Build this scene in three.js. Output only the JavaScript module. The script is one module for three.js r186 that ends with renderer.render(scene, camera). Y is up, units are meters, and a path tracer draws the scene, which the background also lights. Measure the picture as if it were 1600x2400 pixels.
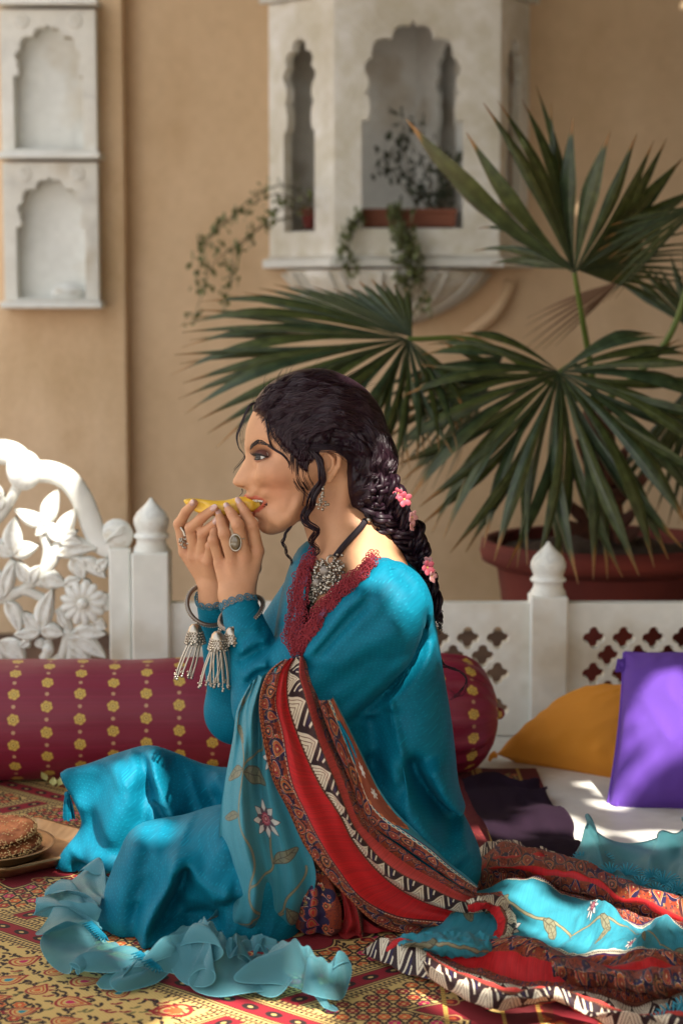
import * as THREE from 'three';
import { mergeGeometries, mergeVertices } from 'three/addons/utils/BufferGeometryUtils.js';
import { RoundedBoxGeometry } from 'three/addons/geometries/RoundedBoxGeometry.js';

// ---------- camera, sky, sun, exposure ----------
const F = 1200 / Math.tan(Math.PI / 12), PITCH = Math.atan(500 / F), EYE = new THREE.Vector3(0, 0.9, 2.8);
const camera = new THREE.PerspectiveCamera(30, 2 / 3, 0.1, 200);
camera.position.copy(EYE); camera.rotation.x = -PITCH;
camera.focus = 2.79; camera.userData.fStop = 4.2;
const scene = new THREE.Scene();
const SUN = new THREE.Vector3(0.25, 0.82, 0.5).normalize();
{
  const w = 64, h = 32, px = new Float32Array(w * h * 4);
  for (let j = 0; j < h; j++) for (let i = 0; i < w; i++) {
    const e = (j + 0.5) / h * 2 - 1, k = (j * w + i) * 4, up = Math.max(e, 0), z = Math.pow(up, 0.55);
    const c = e < 0 ? [0.3, 0.26, 0.21] : [1.1 - 0.4 * z, 1.04 - 0.26 * z, 0.94 - 0.04 * z];
    px[k] = c[0]; px[k + 1] = c[1]; px[k + 2] = c[2]; px[k + 3] = 1;
  }
  const sky = new THREE.DataTexture(px, w, h, THREE.RGBAFormat, THREE.FloatType);
  sky.mapping = THREE.EquirectangularReflectionMapping; sky.magFilter = THREE.LinearFilter; sky.needsUpdate = true;
  scene.background = sky; scene.environment = sky;
  scene.backgroundIntensity = scene.environmentIntensity = 0.68;
}
const sun = new THREE.DirectionalLight(new THREE.Color(1, 0.93, 0.82), 5);
sun.position.copy(SUN).multiplyScalar(12); sun.target.position.set(0, 0.3, -1);
sun.position.add(sun.target.position);
sun.castShadow = true; sun.shadow.mapSize.set(4096, 4096);
Object.assign(sun.shadow.camera, { left: -4, right: 4, top: 4, bottom: -4, near: 1, far: 30 });
scene.add(sun, sun.target);
const renderer = new THREE.WebGLRenderer({ antialias: true });
renderer.setSize(682, 1024); renderer.shadowMap.enabled = true;
renderer.toneMapping = THREE.LinearToneMapping; renderer.toneMappingExposure = 2.75;

// ---------- small maths ----------
const V = (x, y, z) => new THREE.Vector3(x, y, z), { sin, cos, PI, abs, max, min, hypot, floor, sqrt, exp } = Math;
let seed = 7;
const rnd = () => { seed = (seed + 0x6d2b79f5) | 0; let t = Math.imul(seed ^ (seed >>> 15), 1 | seed); t = (t + Math.imul(t ^ (t >>> 7), 61 | t)) ^ t; return ((t ^ (t >>> 14)) >>> 0) / 4294967296; };
const rr = (a, b) => a + (b - a) * rnd(), lerp = (a, b, t) => a + (b - a) * t, clamp = (x, a = 0, b = 1) => min(b, max(a, x)), sst = (a, b, x) => { const t = clamp((x - a) / (b - a)); return t * t * (3 - 2 * t); };
const hsh = (x, y, z = 0) => { let n = Math.imul(x | 0, 374761393) + Math.imul(y | 0, 668265263) + Math.imul(z | 0, 2147483647 ^ 0x5bd1e995) | 0; n = Math.imul(n ^ (n >>> 13), 1274126177); return ((n ^ (n >>> 16)) >>> 0) / 4294967296; };
const fade = (t) => t * t * (3 - 2 * t);
function noise(x, y, z = 0, wrap = 0) {
  const X = floor(x), Y = floor(y), Z = floor(z), u = fade(x - X), v = fade(y - Y), w = fade(z - Z), m = (k) => wrap ? ((k % wrap) + wrap) % wrap : k;
  const c = (i, j, k) => hsh(m(X + i), m(Y + j), Z + k);
  const l = (k) => lerp(lerp(c(0, 0, k), c(1, 0, k), u), lerp(c(0, 1, k), c(1, 1, k), u), v);
  return (w === 0 ? l(0) : lerp(l(0), l(1), w)) * 2 - 1;
}
const fbm = (x, y, z = 0, o = 4) => { let s = 0, a = 0.5; for (let i = 0; i < o; i++) { s += a * noise(x, y, z); x *= 2.03; y *= 2.03; z *= 2.03; a *= 0.5; } return s; };
// the same, repeating every unit of u and v (f cells across)
const fbt = (u, v, f, s = 0, o = 4, fv = f) => { let t = 0, a = 0.5; for (let i = 0; i < o; i++) { const k = f << i, kv = fv << i, U = u * k, W = v * kv, X = floor(U), Y = floor(W), p = fade(U - X), q = fade(W - Y), c = (i1, j1) => hsh((X + i1) % k, (Y + j1) % kv, s + i * 7); t += a * (lerp(lerp(c(0, 0), c(1, 0), p), lerp(c(0, 1), c(1, 1), p), q) * 2 - 1); a *= 0.5; } return t; };
// a place in the photograph (1600 x 2400) turned into the point at depth z, or on the plane y = h
const ray = (px, py) => { const a = (px - 800) / F, b = -(py - 1200) / F, s = sin(PITCH), c = cos(PITCH); return [a, b * c - s, -c - b * s]; };
const P = (px, py, z) => { const r = ray(px, py), t = (z - EYE.z) / r[2]; return V(r[0] * t, EYE.y + r[1] * t, z); };
const G = (px, py, h = 0) => { const r = ray(px, py), t = (h - EYE.y) / r[1]; return V(r[0] * t, h, EYE.z + r[2] * t); };
const rgb = (r, g, b) => new THREE.Color().setRGB(r, g, b);
const hex = (h) => new THREE.Color(h);

// ---------- scene bookkeeping ----------
const taken = new Map();
function numbered(name) { const n = taken.get(name) ?? 0; taken.set(name, n + 1); return n ? name + '_' + String(n).padStart(3, '0') : name; }
function tag(o, label, category, group, kind) { if (label) o.userData.label = label; if (category) o.userData.category = category; if (group) o.userData.group = group; if (kind) o.userData.kind = kind; return o; }
function thing(name, label, category, pos = V(0, 0, 0), group) {
  const o = new THREE.Group(); o.name = numbered(name); o.position.copy(pos); scene.add(o); return tag(o, label, category, group);
}
const origin = new THREE.Vector3();
// a part given in world places; its vertices are kept relative to the thing's base
function part(parent, name, geo, mat, label) {
  const g = Array.isArray(geo) ? mergeAll(geo) : geo, m = new THREE.Mesh(g, mat);
  let root = parent; while (root.parent && root.parent !== scene) root = root.parent;
  if (!g.userData.local) g.translate(-root.position.x, -root.position.y, -root.position.z);
  m.name = parent === scene ? numbered(name) : name; m.castShadow = m.receiveShadow = true; parent.add(m);
  if (label) m.userData.label = label; return m;
}
const struct = (name, geo, mat) => tag(part(scene, name, geo, mat), null, null, null, 'structure');
function copy(o, delta, label) { const c = o.clone(); c.name = numbered(o.name.replace(/_\d{3}$/, '')); c.position.add(delta); if (label) c.userData.label = label; scene.add(c); return c; }
function mergeAll(list) {
  const some = (a) => list.every((g) => g.attributes[a]);
  const keep = ['position', 'normal', 'uv', 'color'].filter(some);
  return mergeGeometries(list.map((g) => { const c = g.index ? g.toNonIndexed() : g.clone(); for (const k of Object.keys(c.attributes)) if (!keep.includes(k)) c.deleteAttribute(k); return c; }));
}

// ---------- textures ----------
const texOf = (c, srgb, rep) => { const t = new THREE.CanvasTexture(c); t.wrapS = t.wrapT = THREE.RepeatWrapping; if (srgb) t.colorSpace = THREE.SRGBColorSpace; if (rep) t.repeat.set(rep, rep); return t; };
function pix(w, h, fn, srgb = true) {     // fn(u, v, x, y) -> [r, g, b] 0..255
  const d = new Uint8Array(w * h * 4);
  for (let y = 0; y < h; y++) for (let x = 0; x < w; x++) { const c = fn(x / w, y / h, x, y), k = (y * w + x) * 4; d[k] = c[0]; d[k + 1] = c[1]; d[k + 2] = c[2]; d[k + 3] = 255; }
  const t = new THREE.DataTexture(d, w, h); t.wrapS = t.wrapT = THREE.RepeatWrapping; t.magFilter = THREE.LinearFilter; t.minFilter = THREE.LinearMipmapLinearFilter;
  if (srgb) t.colorSpace = THREE.SRGBColorSpace; t.needsUpdate = true; return t;
}
const std = (o) => new THREE.MeshStandardMaterial({ side: THREE.DoubleSide, ...o });
const phys = (o) => new THREE.MeshPhysicalMaterial({ side: THREE.DoubleSide, ...o });

// ---------- geometry ----------
function uvBox(g, s = 1) {                // uv in metres by the way each face points
  const p = g.attributes.position, n = g.attributes.normal, uv = new Float32Array(p.count * 2);
  for (let i = 0; i < p.count; i++) {
    const ax = abs(n.getX(i)), ay = abs(n.getY(i)), az = abs(n.getZ(i)), x = p.getX(i), y = p.getY(i), z = p.getZ(i);
    const q = az >= ax && az >= ay ? [x, y] : ax >= ay ? [z, y] : [x, z]; uv[i * 2] = q[0] * s; uv[i * 2 + 1] = q[1] * s;
  }
  g.setAttribute('uv', new THREE.BufferAttribute(uv, 2)); return g;
}
const box = (x0, y0, z0, x1, y1, z1, r = 0) => {
  const w = x1 - x0, h = y1 - y0, d = z1 - z0, g = r ? new RoundedBoxGeometry(w, h, d, 2, r) : new THREE.BoxGeometry(w, h, d);
  g.translate((x0 + x1) / 2, (y0 + y1) / 2, (z0 + z1) / 2); return uvBox(g);
};
const spl = (pts, n = 8, closed = false) => new THREE.CatmullRomCurve3(pts, closed, 'centripetal').getPoints(n * (pts.length - 1));
// a tube along points with a radius that may vary; flat < 1 squashes it across z
function tube(pts, rad, sides = 6, smooth = 4, flat = 1) {
  const c = smooth > 1 ? spl(pts, smooth) : pts, n = c.length, pos = [], uv = [], idx = [];
  const f = typeof rad === 'function' ? rad : () => rad; let nx = V(0, 0, 1), len = 0;
  for (let i = 0; i < n; i++) {
    const t = c[min(i + 1, n - 1)].clone().sub(c[max(i - 1, 0)]).normalize();
    nx.addScaledVector(t, -nx.dot(t)); if (nx.lengthSq() < 1e-6) nx.set(1, 0.3, 0.1).addScaledVector(t, -t.dot(V(1, 0.3, 0.1))); nx.normalize();
    const b = t.clone().cross(nx), r = f(i / (n - 1)); if (i) len += c[i].distanceTo(c[i - 1]);
    for (let k = 0; k <= sides; k++) {
      const a = k / sides * 2 * PI, q = c[i].clone().addScaledVector(b, cos(a) * r).addScaledVector(nx, sin(a) * r * flat);
      pos.push(q.x, q.y, q.z); uv.push(k / sides * 6.28 * r, len);
      if (i < n - 1 && k < sides) { const o = i * (sides + 1) + k; idx.push(o, o + sides + 1, o + 1, o + 1, o + sides + 1, o + sides + 2); }
    }
  }
  for (const e of [0, n - 1]) { const o = e * (sides + 1), m = pos.length / 3; pos.push(c[e].x, c[e].y, c[e].z); uv.push(0, 0); for (let k = 0; k < sides; k++) e ? idx.push(o + k, m, o + k + 1) : idx.push(o + k, o + k + 1, m); }
  const g = new THREE.BufferGeometry(); g.setAttribute('position', new THREE.Float32BufferAttribute(pos, 3)); g.setAttribute('uv', new THREE.Float32BufferAttribute(uv, 2)); g.setIndex(idx); g.computeVertexNormals(); return g;
}
function ball(c, rx, ry = rx, rz = rx, w = 12, h = 8) { const g = new THREE.SphereGeometry(1, w, h); g.scale(rx, ry, rz); g.translate(c.x, c.y, c.z); return g; }
function lathe(prof, c, seg = 32) { const g = new THREE.LatheGeometry(prof.map((q) => new THREE.Vector2(q[0], q[1])), seg); g.translate(c.x, c.y, c.z); return g; }
// grid surface: fn(u, v) -> Vector3 (u, v in 0..1); uvf may give texture places
function sheet(nu, nv, fn, uvf) {
  const pos = [], uv = [], idx = [];
  for (let j = 0; j <= nv; j++) for (let i = 0; i <= nu; i++) {
    const u = i / nu, v = j / nv, q = fn(u, v), t = uvf ? uvf(u, v, q) : [u, v]; pos.push(q.x, q.y, q.z); uv.push(t[0], t[1]);
    if (i < nu && j < nv) { const o = j * (nu + 1) + i; idx.push(o, o + 1, o + nu + 1, o + 1, o + nu + 2, o + nu + 1); }
  }
  const g = new THREE.BufferGeometry(); g.setAttribute('position', new THREE.Float32BufferAttribute(pos, 3)); g.setAttribute('uv', new THREE.Float32BufferAttribute(uv, 2)); g.setIndex(idx); g.computeVertexNormals(); return g;
}
const cr = (p, t) => { // Catmull-Rom through a list of Vector3 at t in 0..1
  const n = p.length - 1, x = clamp(t) * n, i = min(floor(x), n - 1), f = x - i, a = p[max(i - 1, 0)], b = p[i], c = p[i + 1], d = p[min(i + 2, n)];
  const q = (k) => 0.5 * (2 * b[k] + (c[k] - a[k]) * f + (2 * a[k] - 5 * b[k] + 4 * c[k] - d[k]) * f * f + (3 * b[k] - a[k] - 3 * c[k] + d[k]) * f * f * f);
  return V(q('x'), q('y'), q('z'));
};
// cloth laid through rails (lists of points); u runs along a rail, v across the rails
const loft = (rails, nu, nv, bend, uvf) => sheet(nu, nv, (u, v) => { const q = cr(rails.map((r) => cr(r, u)), v); return bend ? bend(q, u, v) : q; }, uvf);
function extrude(outline, holes, depth, bevel = 0, seg = 8) {
  const s = new THREE.Shape(outline.map((q) => new THREE.Vector2(q[0], q[1]))); for (const h of holes) s.holes.push(new THREE.Path(h.map((q) => new THREE.Vector2(q[0], q[1]))));
  const g = new THREE.ExtrudeGeometry(s, { depth: depth - 2 * bevel, bevelEnabled: bevel > 0, bevelThickness: bevel, bevelSize: bevel, bevelOffset: -bevel, bevelSegments: 2, curveSegments: seg });
  g.translate(0, 0, bevel); return uvBox(g);
}
// ----- solids from a field, meshed with surface nets: col(x, y) is made once per column, f(x, y, z, col) < 0 inside -----
function nets(lo, hi, cell, f, col, color) {
  const n = [0, 1, 2].map((k) => Math.ceil((hi[k] - lo[k]) / cell) + 1), [nx, ny, nz] = n, val = new Float32Array(nx * ny * nz), at = (i, j, k) => (j * nx + i) * nz + k;
  for (let j = 0; j < ny; j++) for (let i = 0; i < nx; i++) {
    const x = lo[0] + i * cell, y = lo[1] + j * cell, c = col ? col(x, y) : null;
    for (let k = 0; k < nz; k++) val[at(i, j, k)] = f(x, y, lo[2] + k * cell, c);
  }
  const id = new Int32Array(nx * ny * nz).fill(-1), pos = [], idx = [];
  const E = [[0, 1], [0, 2], [0, 4], [1, 3], [1, 5], [2, 3], [2, 6], [3, 7], [4, 5], [4, 6], [5, 7], [6, 7]], v = new Float32Array(8);
  for (let j = 0; j < ny - 1; j++) for (let i = 0; i < nx - 1; i++) for (let k = 0; k < nz - 1; k++) {
    let m = 0; for (let c = 0; c < 8; c++) { v[c] = val[at(i + (c & 1), j + (c >> 1 & 1), k + (c >> 2))]; if (v[c] < 0) m |= 1 << c; }
    if (m === 0 || m === 255) continue;
    let sx = 0, sy = 0, sz = 0, q = 0;
    for (const [a, b] of E) if ((m >> a & 1) !== (m >> b & 1)) { const t = v[a] / (v[a] - v[b]); sx += lerp(a & 1, b & 1, t); sy += lerp(a >> 1 & 1, b >> 1 & 1, t); sz += lerp(a >> 2, b >> 2, t); q++; }
    id[at(i, j, k)] = pos.length / 3; pos.push(lo[0] + (i + sx / q) * cell, lo[1] + (j + sy / q) * cell, lo[2] + (k + sz / q) * cell);
  }
  const quad = (a, b, c, d, flip) => { if (a < 0 || b < 0 || c < 0 || d < 0) return; flip ? idx.push(a, c, b, a, d, c) : idx.push(a, b, c, a, c, d); };
  for (let j = 1; j < ny - 1; j++) for (let i = 1; i < nx - 1; i++) for (let k = 1; k < nz - 1; k++) {
    const s = val[at(i, j, k)] < 0;
    if (s !== val[at(i + 1, j, k)] < 0) quad(id[at(i, j - 1, k - 1)], id[at(i, j, k - 1)], id[at(i, j, k)], id[at(i, j - 1, k)], !s);
    if (s !== val[at(i, j + 1, k)] < 0) quad(id[at(i - 1, j, k - 1)], id[at(i - 1, j, k)], id[at(i, j, k)], id[at(i, j, k - 1)], !s);
    if (s !== val[at(i, j, k + 1)] < 0) quad(id[at(i - 1, j - 1, k)], id[at(i, j - 1, k)], id[at(i, j, k)], id[at(i - 1, j, k)], !s);
  }
  const g = new THREE.BufferGeometry(); g.setAttribute('position', new THREE.Float32BufferAttribute(pos, 3)); g.setIndex(idx); g.computeVertexNormals();
  { const uv = new Float32Array(pos.length / 3 * 2); for (let i = 0; i < pos.length / 3; i++) { uv[i * 2] = pos[i * 3] + 0.8 * pos[i * 3 + 2]; uv[i * 2 + 1] = pos[i * 3 + 1] + 0.6 * pos[i * 3 + 2]; } g.setAttribute('uv', new THREE.BufferAttribute(uv, 2)); }
  if (color) { const c = new Float32Array(pos.length), N = g.attributes.normal; for (let i = 0; i < pos.length / 3; i++) { const q = color(pos[i * 3], pos[i * 3 + 1], pos[i * 3 + 2], N.getX(i), N.getY(i), N.getZ(i)); c[i * 3] = q[0]; c[i * 3 + 1] = q[1]; c[i * 3 + 2] = q[2]; } g.setAttribute('color', new THREE.BufferAttribute(c, 3)); }
  return g;
}
const smin = (a, b, k) => { const h = clamp(0.5 + 0.5 * (b - a) / k); return lerp(b, a, h) - k * h * (1 - h); };
const capsule = (x, y, z, a, b, ra, rb) => { const dx = b.x - a.x, dy = b.y - a.y, dz = b.z - a.z, t = clamp(((x - a.x) * dx + (y - a.y) * dy + (z - a.z) * dz) / (dx * dx + dy * dy + dz * dz)); return hypot(x - a.x - dx * t, y - a.y - dy * t, z - a.z - dz * t) - lerp(ra, rb, t); };
const ellip = (x, y, z, c, rx, ry, rz) => { const k = hypot((x - c.x) / rx, (y - c.y) / ry, (z - c.z) / rz); return (k - 1) * min(rx, ry, rz); };
// outline given in photograph places, at depth z -> polygon [x, y] smoothed; signed distance, positive inside
const outline = (pts, z, n = 3) => { const q = pts.map(([x, y, dz]) => { const p = P(x, y, z + (dz || 0)); p.z = 0; return p; }); return (n > 1 ? new THREE.CatmullRomCurve3(q, true, 'centripetal').getPoints(n * q.length).slice(0, -1) : q).map((p) => [p.x, p.y]); };
function inside(poly, x, y) {
  let d = 1e9, s = false;
  for (let i = 0, j = poly.length - 1; i < poly.length; j = i++) {
    const [ax, ay] = poly[i], [bx, by] = poly[j], ex = bx - ax, ey = by - ay, wx = x - ax, wy = y - ay, t = clamp((wx * ex + wy * ey) / (ex * ex + ey * ey || 1e-12)), qx = wx - ex * t, qy = wy - ey * t; d = min(d, qx * qx + qy * qy);
    if ((ay > y) !== (by > y) && x < (bx - ax) * (y - ay) / (by - ay) + ax) s = !s;
  }
  return (s ? 1 : -1) * sqrt(d);
}
// a smooth value between samples [px, py, v1, v2 ...] placed in the photograph at depth z
function blend2(samples, z, reach = 0.05) {
  const s = samples.map((q) => { const p = P(q[0], q[1], z); return [p.x, p.y, ...q.slice(2)]; }), n = s[0].length - 2;
  return (x, y) => { const o = new Array(n).fill(0); let w = 0; for (const q of s) { const d2 = (x - q[0]) ** 2 + (y - q[1]) ** 2, k = 1 / (d2 * d2 + reach ** 4 * 0.02); w += k; for (let i = 0; i < n; i++) o[i] += k * q[2 + i]; } return o.map((v) => v / w); };
}
// folds: ridges (amp > 0) and valleys along lines drawn in photograph places
function folds(list, z) {
  const L = list.map(([pts, width, amp]) => ({ p: spl(pts.map(([x, y]) => { const q = P(x, y, z); q.z = 0; return q; }), 4), width, amp }));
  return (x, y) => {
    let s = 0;
    for (const { p, width, amp } of L) {
      let best = 1e9, tb = 0, m = p.length - 1;
      for (let i = 0; i < m; i++) { const ex = p[i + 1].x - p[i].x, ey = p[i + 1].y - p[i].y, wx = x - p[i].x, wy = y - p[i].y, t = clamp((wx * ex + wy * ey) / (ex * ex + ey * ey)), d = (wx - ex * t) ** 2 + (wy - ey * t) ** 2; if (d < best) { best = d; tb = (i + t) / m; } }
      const e = best / (width * width); if (e < 9) s += amp * exp(-e) * sst(0, 0.18, tb) * sst(0, 0.18, 1 - tb);
    }
    return s;
  };
}
// ---------- materials of the place ----------
const marbleTex = (a, b, vein, s) => pix(512, 512, (u, v) => {
  const n = fbt(u, v, 4, s, 5), w = fbt(u, v, 3, s + 40, 4), m = clamp(1 - abs(w + n * 0.25) * 7) ** 2 * clamp(0.4 + 1.6 * fbt(u, v, 3, s + 80, 2)) * vein, k = clamp(0.55 + n * 0.9), g = fbt(u, v, 48, s + 3, 2) * 8, d = clamp(fbt(u, v, 6, s + 60, 5) * 2.2 - 0.55) * vein;
  return [0, 1, 2].map((i) => clamp(lerp(a[i], b[i], k) - m * [26, 26, 24][i] - d * [26, 34, 44][i] + g, 0, 255));
});
const grain = pix(256, 256, (u, v, x, y) => { const n = 128 + fbt(u, v, 16, 1, 4) * 90 + (hsh(x, y) - 0.5) * 40; return [n, n, n]; }, false);
const M = {};
M.marble = std({ map: marbleTex([214, 214, 206], [236, 238, 234], 1, 3), roughness: 0.55, bumpMap: grain, bumpScale: 0.0006 });
M.marbleOld = std({ map: marbleTex([210, 207, 196], [234, 234, 228], 1.1, 11), roughness: 0.6, bumpMap: grain, bumpScale: 0.0015 });
M.marbleGrey = std({ map: marbleTex([206, 208, 204], [228, 230, 226], 1, 21), roughness: 0.6 });
M.carved = std({ map: pix(512, 512, (u, v) => { const n = fbt(u, v, 7, 5, 4), m = fbt(u, v, 26, 8, 3); return [229 + n * 22 + m * 16, 226 + n * 25 + m * 18, 214 + n * 32 + m * 26]; }), roughness: 0.65,
  bumpMap: pix(512, 512, (u, v) => { const a = fbt(u, v, 5, 4, 2) * 3, w = sin((u * 44 + a * 2.2) * PI) * sin((v * 44 + a * 2.6) * PI), n = 128 + w * 70 + fbt(u, v, 60, 2, 2) * 40; return [n, n, n]; }, false), bumpScale: 0.0014 });
M.floorMarble = std({ map: marbleTex([196, 192, 184], [224, 222, 214], 1.2, 31), roughness: 0.5, bumpMap: grain, bumpScale: 0.001 });
M.plaster = std({ color: rgb(0.92, 0.92, 0.92), roughness: 0.9, bumpMap: pix(512, 512, (u, v, x, y) => { const n = 128 + fbt(u, v, 5, 1, 3) * 80 + fbt(u, v, 60, 3, 3) * 36 + (hsh(x, y) - 0.5) * 10; return [n, n, n]; }, false), bumpScale: 0.006,
  map: pix(1024, 1024, (u, v) => { const n = fbt(u, v, 3, 7, 5), s = fbt(u, v, 24, 3, 4, 5), k = fbt(u, v, 90, 3, 2); const t = clamp(fbt(u, v, 7, 33, 5) * 2.6 - 0.5); return [222 + n * 18 + s * 8 + k * 6 - t * 9, 191 + n * 18 + s * 9 + k * 6 - t * 10, 153 + n * 20 + s * 10 + k * 6 - t * 11]; }) });
M.paving = std({ map: pix(256, 256, (u, v) => { const n = fbt(u, v, 9, 2, 5); return [88 + n * 30, 66 + n * 26, 54 + n * 22]; }), roughness: 0.85 });
M.terracotta = std({ map: pix(256, 256, (u, v) => { const n = fbt(u, v, 6, 12, 5), k = fbt(u, v, 3, 5, 3, 12); return [96 + n * 34 + k * 12, 34 + n * 18 + k * 8, 27 + n * 14 + k * 6]; }), roughness: 0.85, bumpMap: grain, bumpScale: 0.002 });
M.soil = std({ color: rgb(0.05, 0.032, 0.022), roughness: 1, bumpMap: grain, bumpScale: 0.02 });
M.iron = std({ color: rgb(0.16, 0.11, 0.1), roughness: 0.7 });

// ---------- ground and walls ----------
const ZW = -3.5, ZB = -3.42, LOW = -0.2;            // wall plane, projecting bay of the wall, courtyard floor
{
  struct('courtyard_floor', uvBox(new THREE.PlaneGeometry(160, 160).rotateX(-PI / 2).translate(0, LOW, 0)), M.paving);
  struct('added_side_wall', uvBox(box(2.4, LOW, ZW + 0.3, 2.7, 2.6, 7), 0.4), M.plaster);  // unseen wall added to cut off sky light from the right
  struct('terrace_floor', box(-4, LOW + 0.004, -1.2, 4, 0, 4.6), M.floorMarble);
  const xe = P(296, 800, ZB).x, jh = [[632, 520], [1175, 560]].map(([x, y]) => P(x, y, ZW)), a0 = P(640, -10, ZW), a1 = P(1200, 560, ZW);
  const wall = extrude([[-5, LOW], [5, LOW], [5, 4.2], [-5, 4.2]], [[[a0.x, a1.y], [a1.x, a1.y], [a1.x, a0.y], [a0.x, a0.y]]], 0.3).translate(0, 0, ZW - 0.3);
  const t = thing('courtyard_wall', 'ochre plastered courtyard wall behind the terrace carrying the marble balcony and niches', 'wall', V(0, LOW, ZW));
  t.userData.kind = 'structure';
  for (const g of [wall]) { const uv = g.attributes.uv; for (let i = 0; i < uv.count; i++) uv.setXY(i, uv.getX(i) * 0.4, uv.getY(i) * 0.4); }
  part(t, 'wall_face', wall, M.plaster); part(t, 'wall_pier', box(-5, LOW, ZW + 0.002, xe, 4.2, ZB, 0.006), M.plaster);
}
// ---------- cusped arches ----------
function arc(p, q, bulge, c, n = 6) {                // points after p up to q, bowed away from c
  const mx = (p[0] + q[0]) / 2, my = (p[1] + q[1]) / 2, dx = q[0] - p[0], dy = q[1] - p[1], l = hypot(dx, dy); let nx = -dy / l, ny = dx / l; if (nx * (mx - c[0]) + ny * (my - c[1]) < 0) { nx = -nx; ny = -ny; }
  return Array.from({ length: n }, (_, i) => { const t = (i + 1) / n, s = 4 * t * (1 - t) * bulge * l; return [p[0] + dx * t + nx * s, p[1] + dy * t + ny * s]; });
}
// half width w; heights: base, jamb top, widest lobe, apex
function cusped(cx, w, yb, yj, yl, ya) {
  const h = yl - yj, a = ya - yl, c = [0, yl - a * 0.2], pts = [[w, yb], [w, yj], [w * 0.88, yj]];
  const go = (q, b) => pts.push(...arc(pts[pts.length - 1], q, b, c));
  go([w * 0.88, yj + h * 0.48], -0.1); pts.push([w * 0.94, yj + h * 0.5]); go([w * 0.86, yl - a * 0.24], -0.12); go([w * 0.8, yl + a * 0.2], 0.3); go([w * 0.41, yl + a * 0.6], 0.34); go([w * 0.07, yl + a * 0.88], 0.3); pts.push([0, ya]);
  const half = pts.slice(0, -1).reverse().map(([x, y]) => [-x, y]);
  return [...pts, ...half].map(([x, y]) => [x + cx, y]);
}
// ---------- the two marble niches on the left ----------
{
  const zf = ZB + 0.075, Y = (py) => P(100, py, zf).y, X = (px) => P(px, 300, zf).x;
  const rows = [[22, 355, 56, 129, 177, 349, 'upper marble wall niche with a cusped arch and clean grey back'], [380, 705, 413, 488, 532, 699, 'lower marble wall niche with a cusped arch and yellow stained back']];
  rows.forEach(([top, bot, ap, lobe, jamb, base, label], i) => {
    const t = thing('wall_niche', label, 'niche', V(X(115), Y(bot), ZB), 'marble niches set one above the other');
    const hole = cusped(X(115), X(196) - X(115), Y(base), Y(jamb), Y(lobe), Y(ap));
    part(t, 'niche_frame', extrude([[X(4), Y(bot)], [X(227), Y(bot)], [X(227), Y(top)], [X(4), Y(top)]], [hole], 0.07, 0.0012).translate(0, 0, zf - 0.07), M.marbleOld);
    part(t, 'niche_back', box(X(6), Y(bot) + 0.002, ZB + 0.001, X(225), Y(top) - 0.002, ZB + 0.006), M.marbleGrey);
    part(t, 'niche_ledge', box(X(-4), Y(bot + 18), ZB + 0.001, X(236), Y(bot) - 0.002, zf + 0.03, 0.006), M.marble);
    for (const px of [56, 180]) part(t, 'rosette', lathe([[0, 0.006], [0.006, 0.005], [0.009, 0.002], [0.014, 0.006], [0.019, 0.006], [0.024, 0.001], [0.025, 0]], V(0, 0, 0), 20).rotateX(PI / 2).translate(X(px), Y(top + 27), zf - 0.001), M.marbleOld);
  });
  const t = thing('stone_ledge', 'marble ledge above the upper wall niche at the top edge', 'ledge', V(X(115), Y(10), ZB));
  part(t, 'ledge_slab', box(X(-4), Y(13), ZB + 0.001, X(236), Y(-4), zf + 0.03, 0.006), M.marble);
  const pb = thing('river_stone', 'pale rounded stone lying in the lower wall niche', 'stone', P(160, 700, ZB + 0.05));
  part(pb, 'stone', ball(P(158, 686, ZB + 0.045), 0.052, 0.03, 0.028, 16, 10), M.marbleGrey);
}
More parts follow.
